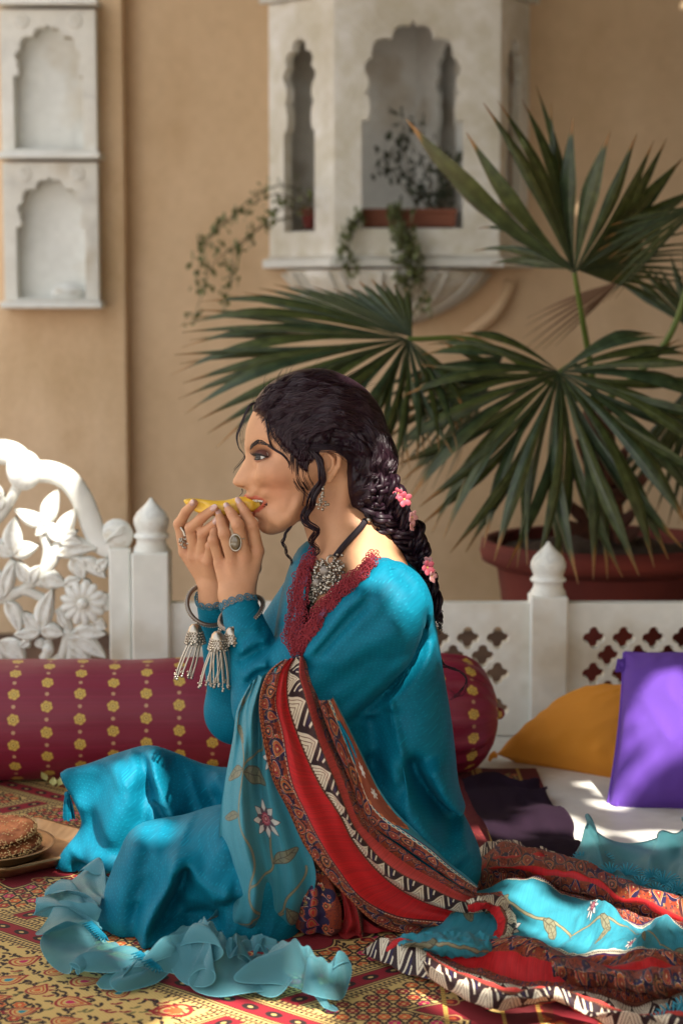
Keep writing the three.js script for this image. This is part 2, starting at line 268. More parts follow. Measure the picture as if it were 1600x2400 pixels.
// ---------- the bay balcony ----------
{
  const zf = ZW + 0.22, zb = ZW - 0.16, A = P(783, 300, zf), B = P(1171, 300, zf), L = P(630, 300, ZW), R = P(1238, 300, ZW);
  const Y = (py) => P(900, py, zf).y, top = Y(-14), bot = Y(604);
  const t = thing('bay_balcony', 'white carved marble bay balcony with cusped arch openings on the ochre wall', 'balcony', V((A.x + B.x) / 2, bot, ZW));
  const panel = (name, a, b, hc, hw, yb, yj, yl, ya, mat, th = 0.035) => {   // an upright slab from a to b with one opening
    const len = hypot(b.x - a.x, b.z - a.z), g = extrude([[0, bot], [len, bot], [len, top], [0, top]], [cusped(hc * len, hw * len, Y(yb), Y(yj), Y(yl), Y(ya))], th, 0.002);
    g.translate(0, 0, -th).applyMatrix4(new THREE.Matrix4().makeBasis(V((b.x - a.x) / len, 0, (b.z - a.z) / len), V(0, 1, 0), V(-(b.z - a.z) / len, 0, (b.x - a.x) / len)).setPosition(a.x, 0, a.z));
    return part(t, name, g, mat);
  };
  panel('front_panel', V(A.x, 0, zf), V(B.x, 0, zf), (967 - 783) / 388, 119 / 388, 535, 283, 156, 47, M.carved);
  panel('side_panel', V(L.x, 0, ZW), V(A.x - 0.001, 0, zf), 0.47, 0.235, 540, 300, 165, 69, M.carved);
  panel('side_panel', V(B.x + 0.001, 0, zf), V(R.x, 0, ZW), 0.5, 0.26, 540, 300, 165, 69, M.carved);
  panel('inner_panel', V(P(1150, 300, zf - 0.05).x, 0, zf - 0.06), V(P(985, 300, zb).x, 0, zb), 0.56, 0.14, 535, 283, 170, 69, M.marbleGrey, 0.02);
  const il = P(600, 300, zb).x, ir = P(1240, 300, zb).x;
  part(t, 'back_wall_lining', box(il, Y(640), zb - 0.02, ir, top + 0.1, zb, 0), M.marbleGrey);
  part(t, 'shade_soffit', box(il, top - 0.002, zb, ir, top + 0.03, ZW - 0.001), std({ color: rgb(0.2, 0.06, 0.05), roughness: 0.8 }));  // dark maroon colour puts in the shadow at the top of the bay
  part(t, 'side_lining', box(il - 0.02, Y(640), zb, il, top, ZW - 0.002), M.marbleGrey); part(t, 'side_lining', box(ir, Y(640), zb, ir + 0.02, top, ZW - 0.002), M.marbleGrey);
  const slab = (pts, y0, y1) => { const g = extrude(pts, [], y1 - y0, 0.004); g.rotateX(PI / 2).translate(0, y1, 0); return uvBox(g); };
  const foot = (o) => [[L.x - o, ZW + 0.002], [A.x - o * 0.6, zf + o], [B.x + o * 0.6, zf + o], [R.x + o, ZW + 0.002]];
  part(t, 'sill', slab(foot(0.022), Y(626), bot - 0.002), M.marble);
  part(t, 'sill_moulding', slab(foot(0.006), Y(604) - 0.001, Y(597)), M.marbleOld);
  part(t, 'balcony_floor', slab(foot(-0.04), Y(540) - 0.01, Y(538)), M.marbleGrey);
  part(t, 'balcony_roof', slab(foot(0.03), top + 0.002, top + 0.05), M.marble);
  // fluted corbel bowl under the sill
  const c = V(P(905, 640, ZW).x, 0, ZW), prof = [[1, 632], [0.96, 648], [0.86, 676], [0.7, 706], [0.5, 734], [0.3, 754], [0.16, 766], [0.06, 772]];
  const bowl = (ru, rw) => sheet(120, 28, (u, v) => { const q = cr(prof.map(([r, y]) => V(r, Y(y) , 0)), v), a = PI * (1 - u), k = a * 12 / PI, fl = 1 + 0.05 * abs(sin(k * PI / 2 * 1)) * sst(0, 0.25, v); return V(c.x + cos(a) * q.x * ru * fl, q.y, ZW + 0.002 + sin(a) * q.x * rw * fl); }, (u, v) => [u * 1.2, v * 0.4]);
  part(t, 'corbel', bowl(0.33, 0.235), M.carved);
  const petal = [];
  for (let k = 0; k < 6; k++) { const u0 = (k + 0.12) / 6, u1 = (k + 0.88) / 6, line = []; for (let i = 0; i <= 16; i++) { const s = i / 16, uu = lerp(u0, u1, s), v = 0.08 + 0.72 * (1 - (2 * s - 1) ** 2) ** 0.8, a = PI * (1 - uu), q = cr(prof.map(([r, y]) => V(r, Y(y), 0)), v); line.push(V(c.x + cos(a) * q.x * 0.345, q.y, ZW + 0.002 + sin(a) * q.x * 0.25)); } petal.push(tube(line, 0.006, 5, 2)); }
  part(t, 'corbel_petal', petal, M.marbleOld);
  part(t, 'corbel_bracket', tube([V(P(1195, 640, ZW).x, Y(660), ZW + 0.02), V(P(1160, 700, ZW).x, Y(730), ZW + 0.04), V(P(1090, 760, ZW).x, Y(790), ZW + 0.03)], 0.02, 8, 6), M.plaster);
}
// ---------- carved parapet: posts, pierced panels ----------
const ZP = -1.09;
function parapetPost(px, pyTop, label) {
  const c = P(px, 1500, ZP), Yt = (py) => P(px, py, ZP).y, s = 0.0385;
  const t = thing('parapet_post', label, 'post', V(c.x, 0, ZP), 'marble posts with onion finials along the parapet');
  const y0 = Yt(pyTop + 120);
  part(t, 'post_shaft', box(c.x - s, 0.001, ZP - s, c.x + s, y0, ZP + s, 0.006), M.marble);
  part(t, 'post_finial', lathe([[0.037, -0.002], [0.036, 0.006], [0.031, 0.014], [0.03, 0.024], [0.036, 0.027], [0.037, 0.031], [0.034, 0.035], [0.03, 0.038], [0.033, 0.046], [0.0365, 0.056], [0.036, 0.066], [0.03, 0.078], [0.02, 0.088], [0.011, 0.097], [0.006, 0.103], [0.003, 0.108], [0, 0.109]], V(c.x, y0, ZP), 40), M.marble);
  return t;
}
parapetPost(358, 1170, 'marble post with onion finial between the carved screen and the woman');
parapetPost(1282, 1272, 'marble post with onion finial behind the orange cushion');
function quatrefoil(x, y, r) { const p = []; for (let k = 0; k < 4; k++) for (let i = 0; i <= 7; i++) { const a = k * PI / 2 + (-95 + 190 * i / 7) * PI / 180, cx = cos(k * PI / 2) * r * 0.56, cy = sin(k * PI / 2) * r * 0.56; p.push([x + cx + cos(a) * r * 0.42, y + cy + sin(a) * r * 0.42]); } return p; }
function piercedPanel(px0, px1, rows, label) {
  const X = (px) => P(px, 1500, ZP).x, Y = (py) => P(1000, py, ZP).y, holes = [];
  for (const [py, x0, x1] of rows) for (let px = x0; px <= x1; px += 69.5) holes.push(quatrefoil(X(px), Y(py), 0.0235));
  const t = thing('pierced_parapet', label, 'parapet panel', V((X(px0) + X(px1)) / 2, 0, ZP), 'pierced marble panels of the parapet');
  part(t, 'pierced_slab', extrude([[X(px0), 0.002], [X(px1), 0.002], [X(px1), Y(1411)], [X(px0), Y(1411)]], holes, 0.035, 0.002).translate(0, 0, ZP - 0.02), M.marble);
}
const rowsOf = (x0, x1) => [1493, 1535, 1576, 1618, 1659].map((py, i) => [py, x0 + (i % 2 ? 34.7 : 0), x1 - (i % 2 ? 34.7 : 0)]);
piercedPanel(400, 1239, rowsOf(470, 1170), 'pierced marble parapet panel behind the woman and the maroon bolster');
piercedPanel(1325, 2000, rowsOf(1389, 1960), 'pierced marble parapet panel behind the purple and orange cushions');

// ---------- carved openwork screen at the left ----------
{
  const q = (X, Y, dz = 0) => P(X * 0.287, 1000 + Y * 0.287, ZP + dz), t = thing('carved_screen', 'white marble openwork screen with carved flowers and leaves beside the left post', 'screen', V(q(400, 1500).x, 0, ZP));
  const band = (pts, r0, r1, flat) => tube(pts.map(([x, y, dz]) => q(x, y, dz)), (s) => lerp(r0, r1, s) * 1.1, 12, 6, flat);
  part(t, 'arch_rail', [band([[-260, 300], [-120, 215], [-20, 205], [110, 225], [190, 290]], 0.026, 0.022, 0.5)], M.marble);
  part(t, 'arch_rail', [band([[300, 365], [430, 375], [560, 440], [660, 570], [725, 720], [775, 860], [840, 960], [910, 985]], 0.021, 0.021, 0.5)], M.marble);
  part(t, 'scroll', [ball(q(955, 885), 0.034, 0.034, 0.016, 20, 14), ...[0, 1, 2].map((k) => tube(spl([[860 + k * 18, 960 - k * 12], [900 + k * 20, 905 - k * 18], [985 + k * 8, 875 - k * 30], [1050, 850 - k * 20]].map(([x, y]) => q(x, y, 0.017 - k * 0.001)), 4), (s) => 0.004 * sin(PI * clamp(s, 0.08, 0.92)), 6, 1))], M.marble);
  const knob = sheet(24, 16, (u, v) => { const a = u * 2 * PI, e = v * PI, n = 1 + 0.05 * sin(a * 5 + v * 3), c = q(195, 355, 0.005); return V(c.x + sin(e) * cos(a) * 0.036 * n, c.y + cos(e) * 0.042, c.z + sin(e) * sin(a) * 0.026 * n); });
  part(t, 'flower_bud', knob, M.marble);
  part(t, 'side_stile', box(q(878, 0).x, 0.001, ZP - 0.018, q(1058, 0).x, q(0, 985).y, ZP + 0.016, 0.006), M.marble);
  // leaves: pointed lens shapes with a raised keel between two ends
  const leaf = (x0, y0, x1, y1, w, dz = 0) => { const a = q(x0, y0), b = q(x1, y1), d = b.clone().sub(a), l = d.length(), n = V(-d.y / l, d.x / l, 0), h = w * 1.3 * 0.287 / 1151; return sheet(8, 12, (u, v) => { const s = (u * 2 - 1), k = sin(PI * v ** 0.8) ** 0.75 * (1 - 0.15 * v), bend = sin(PI * v) * l * 0.06; return a.clone().addScaledVector(d, v).addScaledVector(n, s * h * k + bend).add(V(0, 0, 0.013 + dz + 0.004 * abs(s) ** 0.7 - 0.016 * s ** 6 - 0.002 * abs(sin(v * 22 + abs(s) * 5)) * (1 - abs(s)))); }); };
  const back = (x0, y0, x1, y1, w) => { const g = leaf(x0, y0, x1, y1, w, 0); g.scale(1, 1, -1).translate(0, 0, 2 * ZP); return g; };
  const lily = (cx, cy, petals) => part(t, 'carved_flower', petals.flatMap(([x, y, w]) => [leaf(cx, cy, x, y, w, 0.003), back(cx, cy, x, y, w)]), M.marble);
  const leaves = (list) => list.forEach(([a, b, c, d, w]) => part(t, 'carved_leaf', [leaf(a, b, c, d, w), back(a, b, c, d, w)], M.marble));
  lily(385, 790, [[480, 510, 62], [130, 670, 55], [300, 880, 45]]);
  lily(500, 930, [[620, 670, 62], [390, 760, 52], [680, 945, 52], [640, 850, 40]]);
  lily(120, 1050, [[130, 730, 70], [-60, 900, 60], [320, 970, 60]]);
  lily(30, 1390, [[-60, 1080, 60], [130, 1100, 60], [-150, 1250, 60]]);
  lily(340, 1660, [[440, 1320, 66], [200, 1510, 56], [120, 1690, 50], [530, 1690, 60]]);
  lily(255, 1270, [[150, 1090, 55], [340, 1130, 50]]);
  leaves([[470, 1040, 800, 985, 60], [600, 1060, 690, 1240, 75], [640, 1080, 870, 1230, 60], [330, 1240, 540, 1290, 70], [520, 1300, 670, 1240, 42], [690, 1240, 740, 1340, 30], [60, 1410, 170, 1680, 62], [560, 1640, 480, 1480, 40], [590, 1690, 870, 1690, 70], [760, 1610, 870, 1640, 55],
    [560, 1720, 870, 1880, 70], [570, 1790, 760, 1960, 46], [10, 1740, 210, 1950, 80], [-120, 1720, 30, 1990, 70], [790, 1180, 890, 1080, 50], [250, 1740, 170, 1790, 38], [300, 1740, 360, 1800, 40], [740, 1430, 880, 1370, 50], [30, 560, -60, 700, 60], [-80, 520, 40, 560, 50]]);
  const stems = [[[150, 480], [90, 600], [30, 700], [-60, 800]], [[320, 1300], [370, 1150], [390, 1000], [350, 850]], [[330, 1250], [420, 1120], [480, 1040], [640, 1050]], [[500, 930], [450, 1010], [410, 1090]], [[-40, 1420], [120, 1370], [250, 1290], [340, 1230]], [[30, 1380], [200, 1340], [360, 1400]], [[480, 1480], [540, 1570], [560, 1660], [500, 1900], [450, 2000]], [[560, 1660], [580, 1760], [580, 2000]], [[380, 1740], [400, 1830], [350, 1900]], [[40, 1760], [200, 1930], [380, 1950], [500, 1880]], [[-100, 1990], [100, 2010]], [[130, 1090], [60, 1200], [30, 1380]], [[850, 1370], [880, 1500]], [[640, 940], [720, 970], [800, 990]]];
  stems.forEach((s) => part(t, 'carved_stem', band(s, 0.0105, 0.009, 1.1), M.marble));
  // the round flower: ten petals round a button
  const c = q(680, 1440, 0.012), fl = [ball(c.clone().add(V(0, 0, 0.01)), 0.011, 0.011, 0.01)];
  for (let k = 0; k < 13; k++) { const a = k / 13 * 2 * PI, p = ball(V(0, 0, 0), 0.022, 0.011, 0.008, 10, 8); p.translate(0.026, 0, 0).rotateZ(a).translate(c.x, c.y, c.z); fl.push(p); }
  part(t, 'carved_rosette', fl, M.marble);
  part(t, 'carved_bud', ball(q(395, 1820, 0.012), 0.012, 0.012, 0.01), M.marble);
}
// ---------- plants ----------
M.palmTex = pix(64, 256, (u, v) => { const r = 0.5 + 0.5 * sin(u * PI * 16), n = fbm(u * 8, v * 30, 4, 3), e = 0.9 + 0.07 * noise(u * 9, 4), s = sst(e, e + 0.06, v), g = noise(u * 5 + 2, v * 2, 6); return [lerp(56 + r * 9 + n * 24 + g * 12, 158, s), lerp(69 + r * 10 + n * 26 + g * 6, 112, s), lerp(40 + r * 7 + n * 18 - g * 6, 58, s)]; });
M.palm = phys({ map: M.palmTex, roughness: 0.42, transmission: 0.2, thickness: 0, bumpMap: pix(64, 8, (u) => { const n = 128 + 100 * sin(u * PI * 16); return [n, n, n]; }, false), bumpScale: 0.0008 });
M.palmDark = M.palm;
M.palmDry = std({ color: rgb(0.16, 0.085, 0.045), roughness: 0.8 });
M.petiole = std({ color: rgb(0.11, 0.16, 0.03), roughness: 0.45 });
M.bark = std({ map: pix(128, 128, (u, v) => { const n = fbm(u * 6, v * 20, 4, 4); return [84 + n * 50, 50 + n * 36, 38 + n * 28]; }), roughness: 0.95, bumpMap: grain, bumpScale: 0.01 });
// a fan: blades from a hub; each blade is folded along its middle, joined to its neighbours for part of its length
function fan({ hub, tips, tilt = 0.06, join = 0.55, droop = 0.05, wide = 1 }) {
  const list = [], n = tips.length;
  tips.forEach((tip, i) => {
    const d = tip.clone().sub(hub), L = d.length(), dir = d.clone().normalize(), prev = tips[max(0, i - 1)].clone().sub(hub).normalize(), next = tips[min(n - 1, i + 1)].clone().sub(hub).normalize();
    let side = next.sub(prev); side.addScaledVector(dir, -side.dot(dir)); const half = side.length() * 0.5 * (i === 0 || i === n - 1 ? 1 : 0.5) * wide; side.normalize();
    const nrm = dir.clone().cross(side).normalize(); if (nrm.z < 0) nrm.negate(); const tw = rr(-0.12, 0.12), dr = droop * rr(0.6, 1.4);
    list.push(sheet(4, 14, (u, v) => {
      const s = u * 2 - 1, w = L * (v < join ? half * v * 1.04 : half * join * 1.04 * (1 - sst(join * 0.9, 1.02, v)) ** 0.8) + 0.0006, lift = (1 - abs(s)) * min(w * 0.55, 0.02);
      const q = hub.clone().addScaledVector(dir, L * v).addScaledVector(side, s * w + tw * L * 0.12 * max(0, v - join)).addScaledVector(nrm, lift + tilt * L * sin(PI * v) * 0.5);
      q.y -= dr * L * max(0, v - join) ** 2 * 2 - dr * L * (1 - join) ** 2 * 2 * v * 0; return q;
    }, (u, v) => [u * 0.5 + i * 0.13, v]));
  });
  return mergeAll(list);
}
const tipsOf = (list, z0, z1) => list.map(([x, y, dz = 0], i) => P(x, y, lerp(z0, z1, i / (list.length - 1)) + dz));
const between = (list, k) => list.flatMap((p, i) => i === list.length - 1 ? [p] : Array.from({ length: k }, (_, j) => { const t = j / k, q = list[i + 1]; const l = j ? 0.94 + 0.1 * hsh(i, j, 5) : 1; return [lerp(p[0], q[0], t), lerp(p[1], q[1], t), l]; }));
{
  const zc = -1.75, base = P(1415, 1300, zc), rimY = P(1415, 1262, zc).y, rad = P(1415 + 292, 1262, zc).x - base.x;
  const pot = thing('flower_pot', 'large dark terracotta pot holding the fan palm behind the parapet', 'pot', V(base.x, LOW, zc));
  const h = rimY - LOW;
  part(pot, 'pot_body', lathe([[rad * 0.6, 0], [rad * 0.64, 0.01], [rad * 0.86, h - 0.07], [rad * 0.9, h - 0.062], [rad * 0.985, h - 0.05], [rad, h - 0.03], [rad * 0.985, h - 0.004], [rad * 0.96, h], [rad * 0.9, h - 0.004], [rad * 0.86, h - 0.05], [rad * 0.84, h - 0.1]], V(base.x, LOW, zc), 64), M.terracotta);
  part(pot, 'soil', sheet(40, 12, (u, v) => V(base.x + cos(u * 2 * PI) * rad * 0.86 * v, rimY - 0.03 + 0.012 * noise(cos(u * 6.28) * v * 6 + 4, sin(u * 6.28) * v * 6) + 0.03 * (1 - v), zc + sin(u * 2 * PI) * rad * 0.86 * v)), M.soil);
  const palm = thing('fan_palm', 'large potted fan palm with drooping dark green fronds at the right', 'palm', V(base.x, rimY - 0.02, zc));
  const tr = [P(1418, 1300, zc), P(1412, 1180, zc), P(1405, 1060, zc + 0.02), P(1398, 960, zc + 0.03)];
  part(palm, 'trunk', tube(tr, (s) => 0.052 - 0.018 * s, 12, 6), M.bark);
  const stub = [[1390, 1230, 1310, 1160], [1400, 1180, 1330, 1090], [1430, 1230, 1490, 1190], [1425, 1170, 1530, 1100], [1400, 1250, 1300, 1215], [1400, 1120, 1350, 1030], [1420, 1120, 1470, 1040], [1440, 1255, 1500, 1235], [1410, 1210, 1420, 1120], [1400, 1200, 1385, 1110]];
  stub.forEach(([a, b, c, d], i) => part(palm, 'leaf_base', tube([P(a, b, zc + 0.05), P((a + c) / 2 + 4, (b + d) / 2 + 8, zc + 0.075), P(c, d, zc + 0.07 + 0.05 * hsh(i, 3))], (s) => 0.021 * (1 - s) ** 0.7 + 0.003, 7, 4, 0.5), M.bark));
  const frond = (hub, tips, o, mat, stem) => { const m = part(palm, 'frond', fan({ hub, tips, ...o }), mat); if (stem) part(m, 'petiole', tube(stem, (s) => 0.0085 - 0.003 * s, 7, 6), M.petiole); return m; };
  const crown = tr[3];
  // upright frond at the top right
  const ha = P(1345, 640, -1.55);
  frond(ha, [[950, 268, -0.1], [1090, 300], [1132, 232], [1165, 228], [1222, 222], [1256, 192], [1290, 232], [1343, 268], [1430, 300], [1492, 302], [1532, 318], [1562, 318], [1600, 365], [1640, 430]].map(([x, y, dz = 0], i) => P(x, y, -1.55 + 0.12 * sin(i * 0.9) + dz)), { droop: 0.05, join: 0.55, tilt: 0.1, wide: 1.05 }, M.palm, [crown, P(1378, 830, -1.66), P(1362, 740, -1.6), ha]);
  frond(P(1350, 630, -1.62), between([[1120, 480], [1110, 545], [1130, 590], [1170, 530], [1150, 595]], 1).map(([x, y]) => P(x, y, -1.75)), { droop: 0.2, join: 0.4 }, M.palmDark);
  frond(P(1352, 632, -1.66), between([[1600, 450], [1620, 500], [1640, 545], [1630, 580], [1640, 620], [1620, 655], [1560, 690]], 2).map(([x, y]) => P(x, y, -1.8)), { droop: 0.1, join: 0.45 }, M.palmDark);
  // front drooping frond
  const hb = P(1310, 872, -1.42);
  frond(hb, between([[1075, 775, 1], [1000, 800], [955, 870], [920, 950], [905, 1050], [955, 1165], [1010, 1240], [1090, 1285], [1188, 1325], [1255, 1330], [1355, 1360], [1458, 1345], [1566, 1305], [1640, 1190], [1680, 1080], [1690, 980], [1660, 880], [1610, 800], [1530, 778]], 3).map(([x, y, l = 1], i) => { const a = (y - 872) / 480; return P(1310 + (x - 1310) * l, 872 + (y - 872) * l, -1.42 + 0.16 * a + 0.05 * sin(i * 1.7)); }), { droop: 0.08, join: 0.68, tilt: 0.16, wide: 1.3 }, M.palm, [crown, P(1380, 900, -1.6), P(1345, 855, -1.5), hb]);
  // frond to the left, behind the head
  const hc = P(955, 795, -1.5);
  frond(hc, between([[470, 695], [420, 745], [425, 800], [400, 860], [432, 950], [505, 1032], [640, 1010], [760, 1040], [850, 1080], [900, 1110], [960, 1090], [1010, 1040], [1060, 1060], [1085, 985], [1110, 920]], 3).map(([x, y, l = 1], i) => P(955 + (x - 955) * l, 795 + (y - 795) * l, -1.5 + 0.22 * sst(760, 1100, y) - 0.1 * sst(800, 690, y) + 0.04 * sin(i * 2.1))), { droop: 0.1, join: 0.64, tilt: 0.12, wide: 1.3 }, M.palm, [crown, P(1290, 900, -1.62), P(1120, 800, -1.56), hc]);
  frond(P(965, 790, -1.6), between([[540, 690], [640, 660], [780, 672], [870, 650], [950, 672]], 3).map(([x, y]) => P(x, y, -1.72)), { droop: 0.08, join: 0.7, tilt: 0.05 }, M.palmDark);
  frond(P(1180, 830, -1.72), between([[850, 900], [880, 1000], [900, 1090], [960, 1130], [1040, 1120], [1090, 1040]], 3).map(([x, y]) => P(x, y, -1.7)), { droop: 0.12, join: 0.45 }, M.palmDark, [crown, P(1290, 880, -1.75), P(1180, 830, -1.72)]);
  // dry and dark fronds at the right
  frond(P(1450, 660, -1.85), between([[1235, 735], [1225, 780], [1240, 815], [1300, 800]], 2).map(([x, y]) => P(x, y, -1.95)), { droop: 0.05, join: 0.35 }, M.palmDry);
  frond(P(1640, 480, -1.5), between([[1440, 690], [1410, 700], [1450, 610], [1400, 580], [1430, 520]], 2).map(([x, y]) => P(x, y, -1.48)), { droop: 0.1, join: 0.6, wide: 0.8 }, M.palm, [crown, P(1560, 800, -1.6), P(1620, 620, -1.55), P(1640, 480, -1.5)]);
  frond(P(1660, 850, -1.75), between([[1360, 1210], [1420, 1230], [1500, 1180], [1560, 1230], [1620, 1210]], 2).map(([x, y]) => P(x, y, -1.85)), { droop: 0.05, join: 0.5 }, M.palmDark);
  frond(P(1620, 770, -1.8), between([[1420, 640], [1480, 600], [1540, 620], [1600, 560], [1660, 600]], 2).map(([x, y]) => P(x, y, -1.9)), { droop: 0.05, join: 0.5 }, M.palmDark);
}
M.leaf = phys({ color: rgb(0.15, 0.18, 0.055), roughness: 0.6, transmission: 0.35, thickness: 0 });
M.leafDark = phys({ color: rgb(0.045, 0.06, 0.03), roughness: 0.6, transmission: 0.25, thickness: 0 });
M.twig = std({ color: rgb(0.09, 0.07, 0.035), roughness: 0.9 });
const leafShape = (() => { const g = sheet(2, 4, (u, v) => V((u - 0.5) * sin(PI * v ** 0.8) * 0.62, v, (abs(u - 0.5)) * 0.22 + 0.12 * v * v)); return g; })();
function spray(name, label, lines, { z, size, count, spread, mat, r = 0.0022 }) {
  const all = lines.map((l) => l.map(([x, y, dz = 0]) => P(x, y, z + dz))), t = thing(name, label, 'plant', all[0][0].clone()), lv = [];
  const m4 = new THREE.Matrix4(), q = new THREE.Quaternion();
  all.forEach((l) => {
    part(t, 'stem', tube(l, (s) => r * (1.1 - s * 0.7), 5, 5), M.twig);
    for (let i = 0; i < count; i++) { const p = cr(l, rr(0.08, 1)).add(V(rr(-1, 1) * spread, rr(-1, 1) * spread, rr(-1, 1) * spread)), s = size * rr(0.6, 1.3); q.setFromEuler(new THREE.Euler(rr(-2.4, 0.6), rr(0, 6.3), rr(-1, 1))); lv.push(leafShape.clone().applyMatrix4(m4.compose(p, q, V(s, s, s)))); }
  });
  const f = part(t, 'leaves', lv, mat); f.userData.kind = 'stuff'; return t;
}
spray('trailing_plant', 'wispy trailing vine arching out of the balcony side window at the left', [[[735, 492], [690, 440], [640, 438], [585, 470], [530, 520], [480, 580], [465, 640], [460, 690]], [[735, 495], [660, 490], [600, 540], [550, 600], [540, 660], [530, 700]], [[730, 500], [640, 520], [560, 570], [500, 620], [470, 700], [450, 760]], [[735, 490], [650, 455], [560, 500], [500, 540], [470, 600]]], { z: ZW + 0.28, size: 0.026, count: 60, spread: 0.026, mat: M.leaf });
spray('hanging_plant', 'thin green vine hanging over the balcony sill left of the fuller one', [[[850, 500, -0.06], [820, 540], [815, 600], [830, 660]], [[850, 505, -0.06], [810, 560], [800, 620]]], { z: ZW + 0.27, size: 0.024, count: 55, spread: 0.02, mat: M.leaf });
spray('hanging_plant', 'dense green vine hanging over the middle of the balcony sill', [[[925, 490, -0.06], [935, 540], [950, 600], [960, 680], [1000, 740]], [[930, 480, -0.06], [955, 540], [975, 610], [985, 690]], [[920, 490, -0.06], [940, 560], [935, 640], [950, 700]], [[935, 480, -0.06], [920, 520], [960, 590], [970, 660]]], { z: ZW + 0.27, size: 0.028, count: 75, spread: 0.022, mat: M.leaf });
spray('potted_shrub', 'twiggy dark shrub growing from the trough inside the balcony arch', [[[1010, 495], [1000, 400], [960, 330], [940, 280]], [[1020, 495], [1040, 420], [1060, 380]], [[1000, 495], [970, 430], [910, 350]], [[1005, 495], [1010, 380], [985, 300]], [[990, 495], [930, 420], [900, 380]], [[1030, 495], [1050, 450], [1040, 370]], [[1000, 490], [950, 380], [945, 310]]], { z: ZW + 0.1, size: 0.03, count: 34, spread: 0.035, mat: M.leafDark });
{
  const z = ZW + 0.12, a = P(850, 493, z), b = P(1066, 533, z), t = thing('planter_trough', 'terracotta trough planter standing inside the balcony arch', 'planter', V((a.x + b.x) / 2, b.y, z));
  part(t, 'trough', [box(a.x, b.y, z - 0.05, b.x, a.y, z + 0.05, 0.004), box(a.x - 0.004, a.y - 0.012, z - 0.056, b.x + 0.004, a.y + 0.003, z + 0.056, 0.004)], std({ color: rgb(0.24, 0.085, 0.05), roughness: 0.85 }));
  const c = P(733, 500, ZW + 0.05), s = thing('flower_pot', 'small terracotta pot inside the balcony side window', 'pot', V(c.x, P(733, 536, ZW + 0.05).y, c.z));
  part(s, 'pot_body', lathe([[0.028, 0], [0.036, 0.05], [0.041, 0.052], [0.041, 0.064], [0.036, 0.064], [0.034, 0.05]], V(c.x, P(733, 536, ZW + 0.05).y, c.z), 24), M.terracotta);
}
// ---------- the shade tree: overhead, outside the frame; gaps are shaped into its crown for chosen sun spots ----------
const gaps = [];   // [place, radius] lit spots
// ---------- sun spots: where the crown lets the sun through ----------
for (const [x, y, z, r] of [[885, 1262, 0.03, 0.035], [815, 893, 0, 0.03], [350, 1795, -0.075, 0.018], [345, 1832, -0.065, 0.02], [292, 1915, -0.05, 0.04], [262, 1965, -0.06, 0.035], [375, 1940, 0.12, 0.02], [105, 1230, ZP, 0.06], [170, 2015, -0.16, 0.03], [60, 1060, ZP, 0.035], [1548, 1640, -0.585, 0.025], [1505, 1722, -0.55, 0.016], [1570, 1800, -0.52, 0.012], [1435, 1868, -0.53, 0.016], [1590, 1725, -0.54, 0.022], [1440, 1720, -0.6, 0.01]]) gaps.push([P(x, y, z), r]);
for (const [x, y, r] of [[1312, 1892, 0.032], [1345, 1902, 0.024], [1400, 1932, 0.022], [1560, 1935, 0.03], [1170, 1938, 0.03], [1250, 1925, 0.02], [540, 2390, 0.07], [670, 2365, 0.05], [1310, 2145, 0.025], [1400, 2190, 0.035], [1250, 2105, 0.02], [1530, 2150, 0.03], [255, 2200, 0.02], [310, 2245, 0.015], [720, 2270, 0.02], [1360, 2390, 0.04], [1110, 2325, 0.03]]) gaps.push([G(x, y, 0.03), r]);
// ---------- cloth textures ----------
const canvas = (w, h) => { const c = document.createElement('canvas'); c.width = w; c.height = h; return [c, c.getContext('2d')]; };
const blob = (x, n, r, fn) => { x.beginPath(); for (let i = 0; i <= n; i++) { const a = i / n * 2 * PI, k = r * fn(a); i ? x.lineTo(cos(a) * k, sin(a) * k) : x.moveTo(cos(a) * k, sin(a) * k); } x.closePath(); };
const at = (x, px, py, rot, sc, fn) => { x.save(); x.translate(px, py); x.rotate(rot); x.scale(sc, sc); fn(x); x.restore(); };
const flower = (x, px, py, r, petals, cols, rot = 0) => at(x, px, py, rot, 1, () => cols.forEach(([c, k, d = 0.28], i) => { x.fillStyle = c; blob(x, 48, r * k, (a) => 1 - d + d * abs(cos(a * petals / 2))); x.fill(); }));
const paisley = (x, px, py, r, rot, cols) => at(x, px, py, rot, r, () => cols.forEach(([c, k, st]) => { x.beginPath(); x.moveTo(0, -1.25 * k); x.bezierCurveTo(0.25 * k, -0.6 * k, 0.85 * k, -0.3 * k, 0.72 * k, 0.35 * k); x.bezierCurveTo(0.6 * k, 0.95 * k, -0.6 * k, 0.95 * k, -0.7 * k, 0.3 * k); x.bezierCurveTo(-0.75 * k, -0.2 * k, -0.3 * k, -0.5 * k, 0, -1.25 * k); if (st) { x.strokeStyle = c; x.lineWidth = st; x.stroke(); } else { x.fillStyle = c; x.fill(); } }));
const weave = pix(64, 64, (u, v, x, y) => { const n = 128 + ((x + (y >> 1)) % 4 < 2 ? 40 : -40) + (hsh(x, y) - 0.5) * 60; return [n, n, n]; }, false);
const weaveAt = (s) => { const t = weave.clone(); t.repeat.set(s, s); return t; };

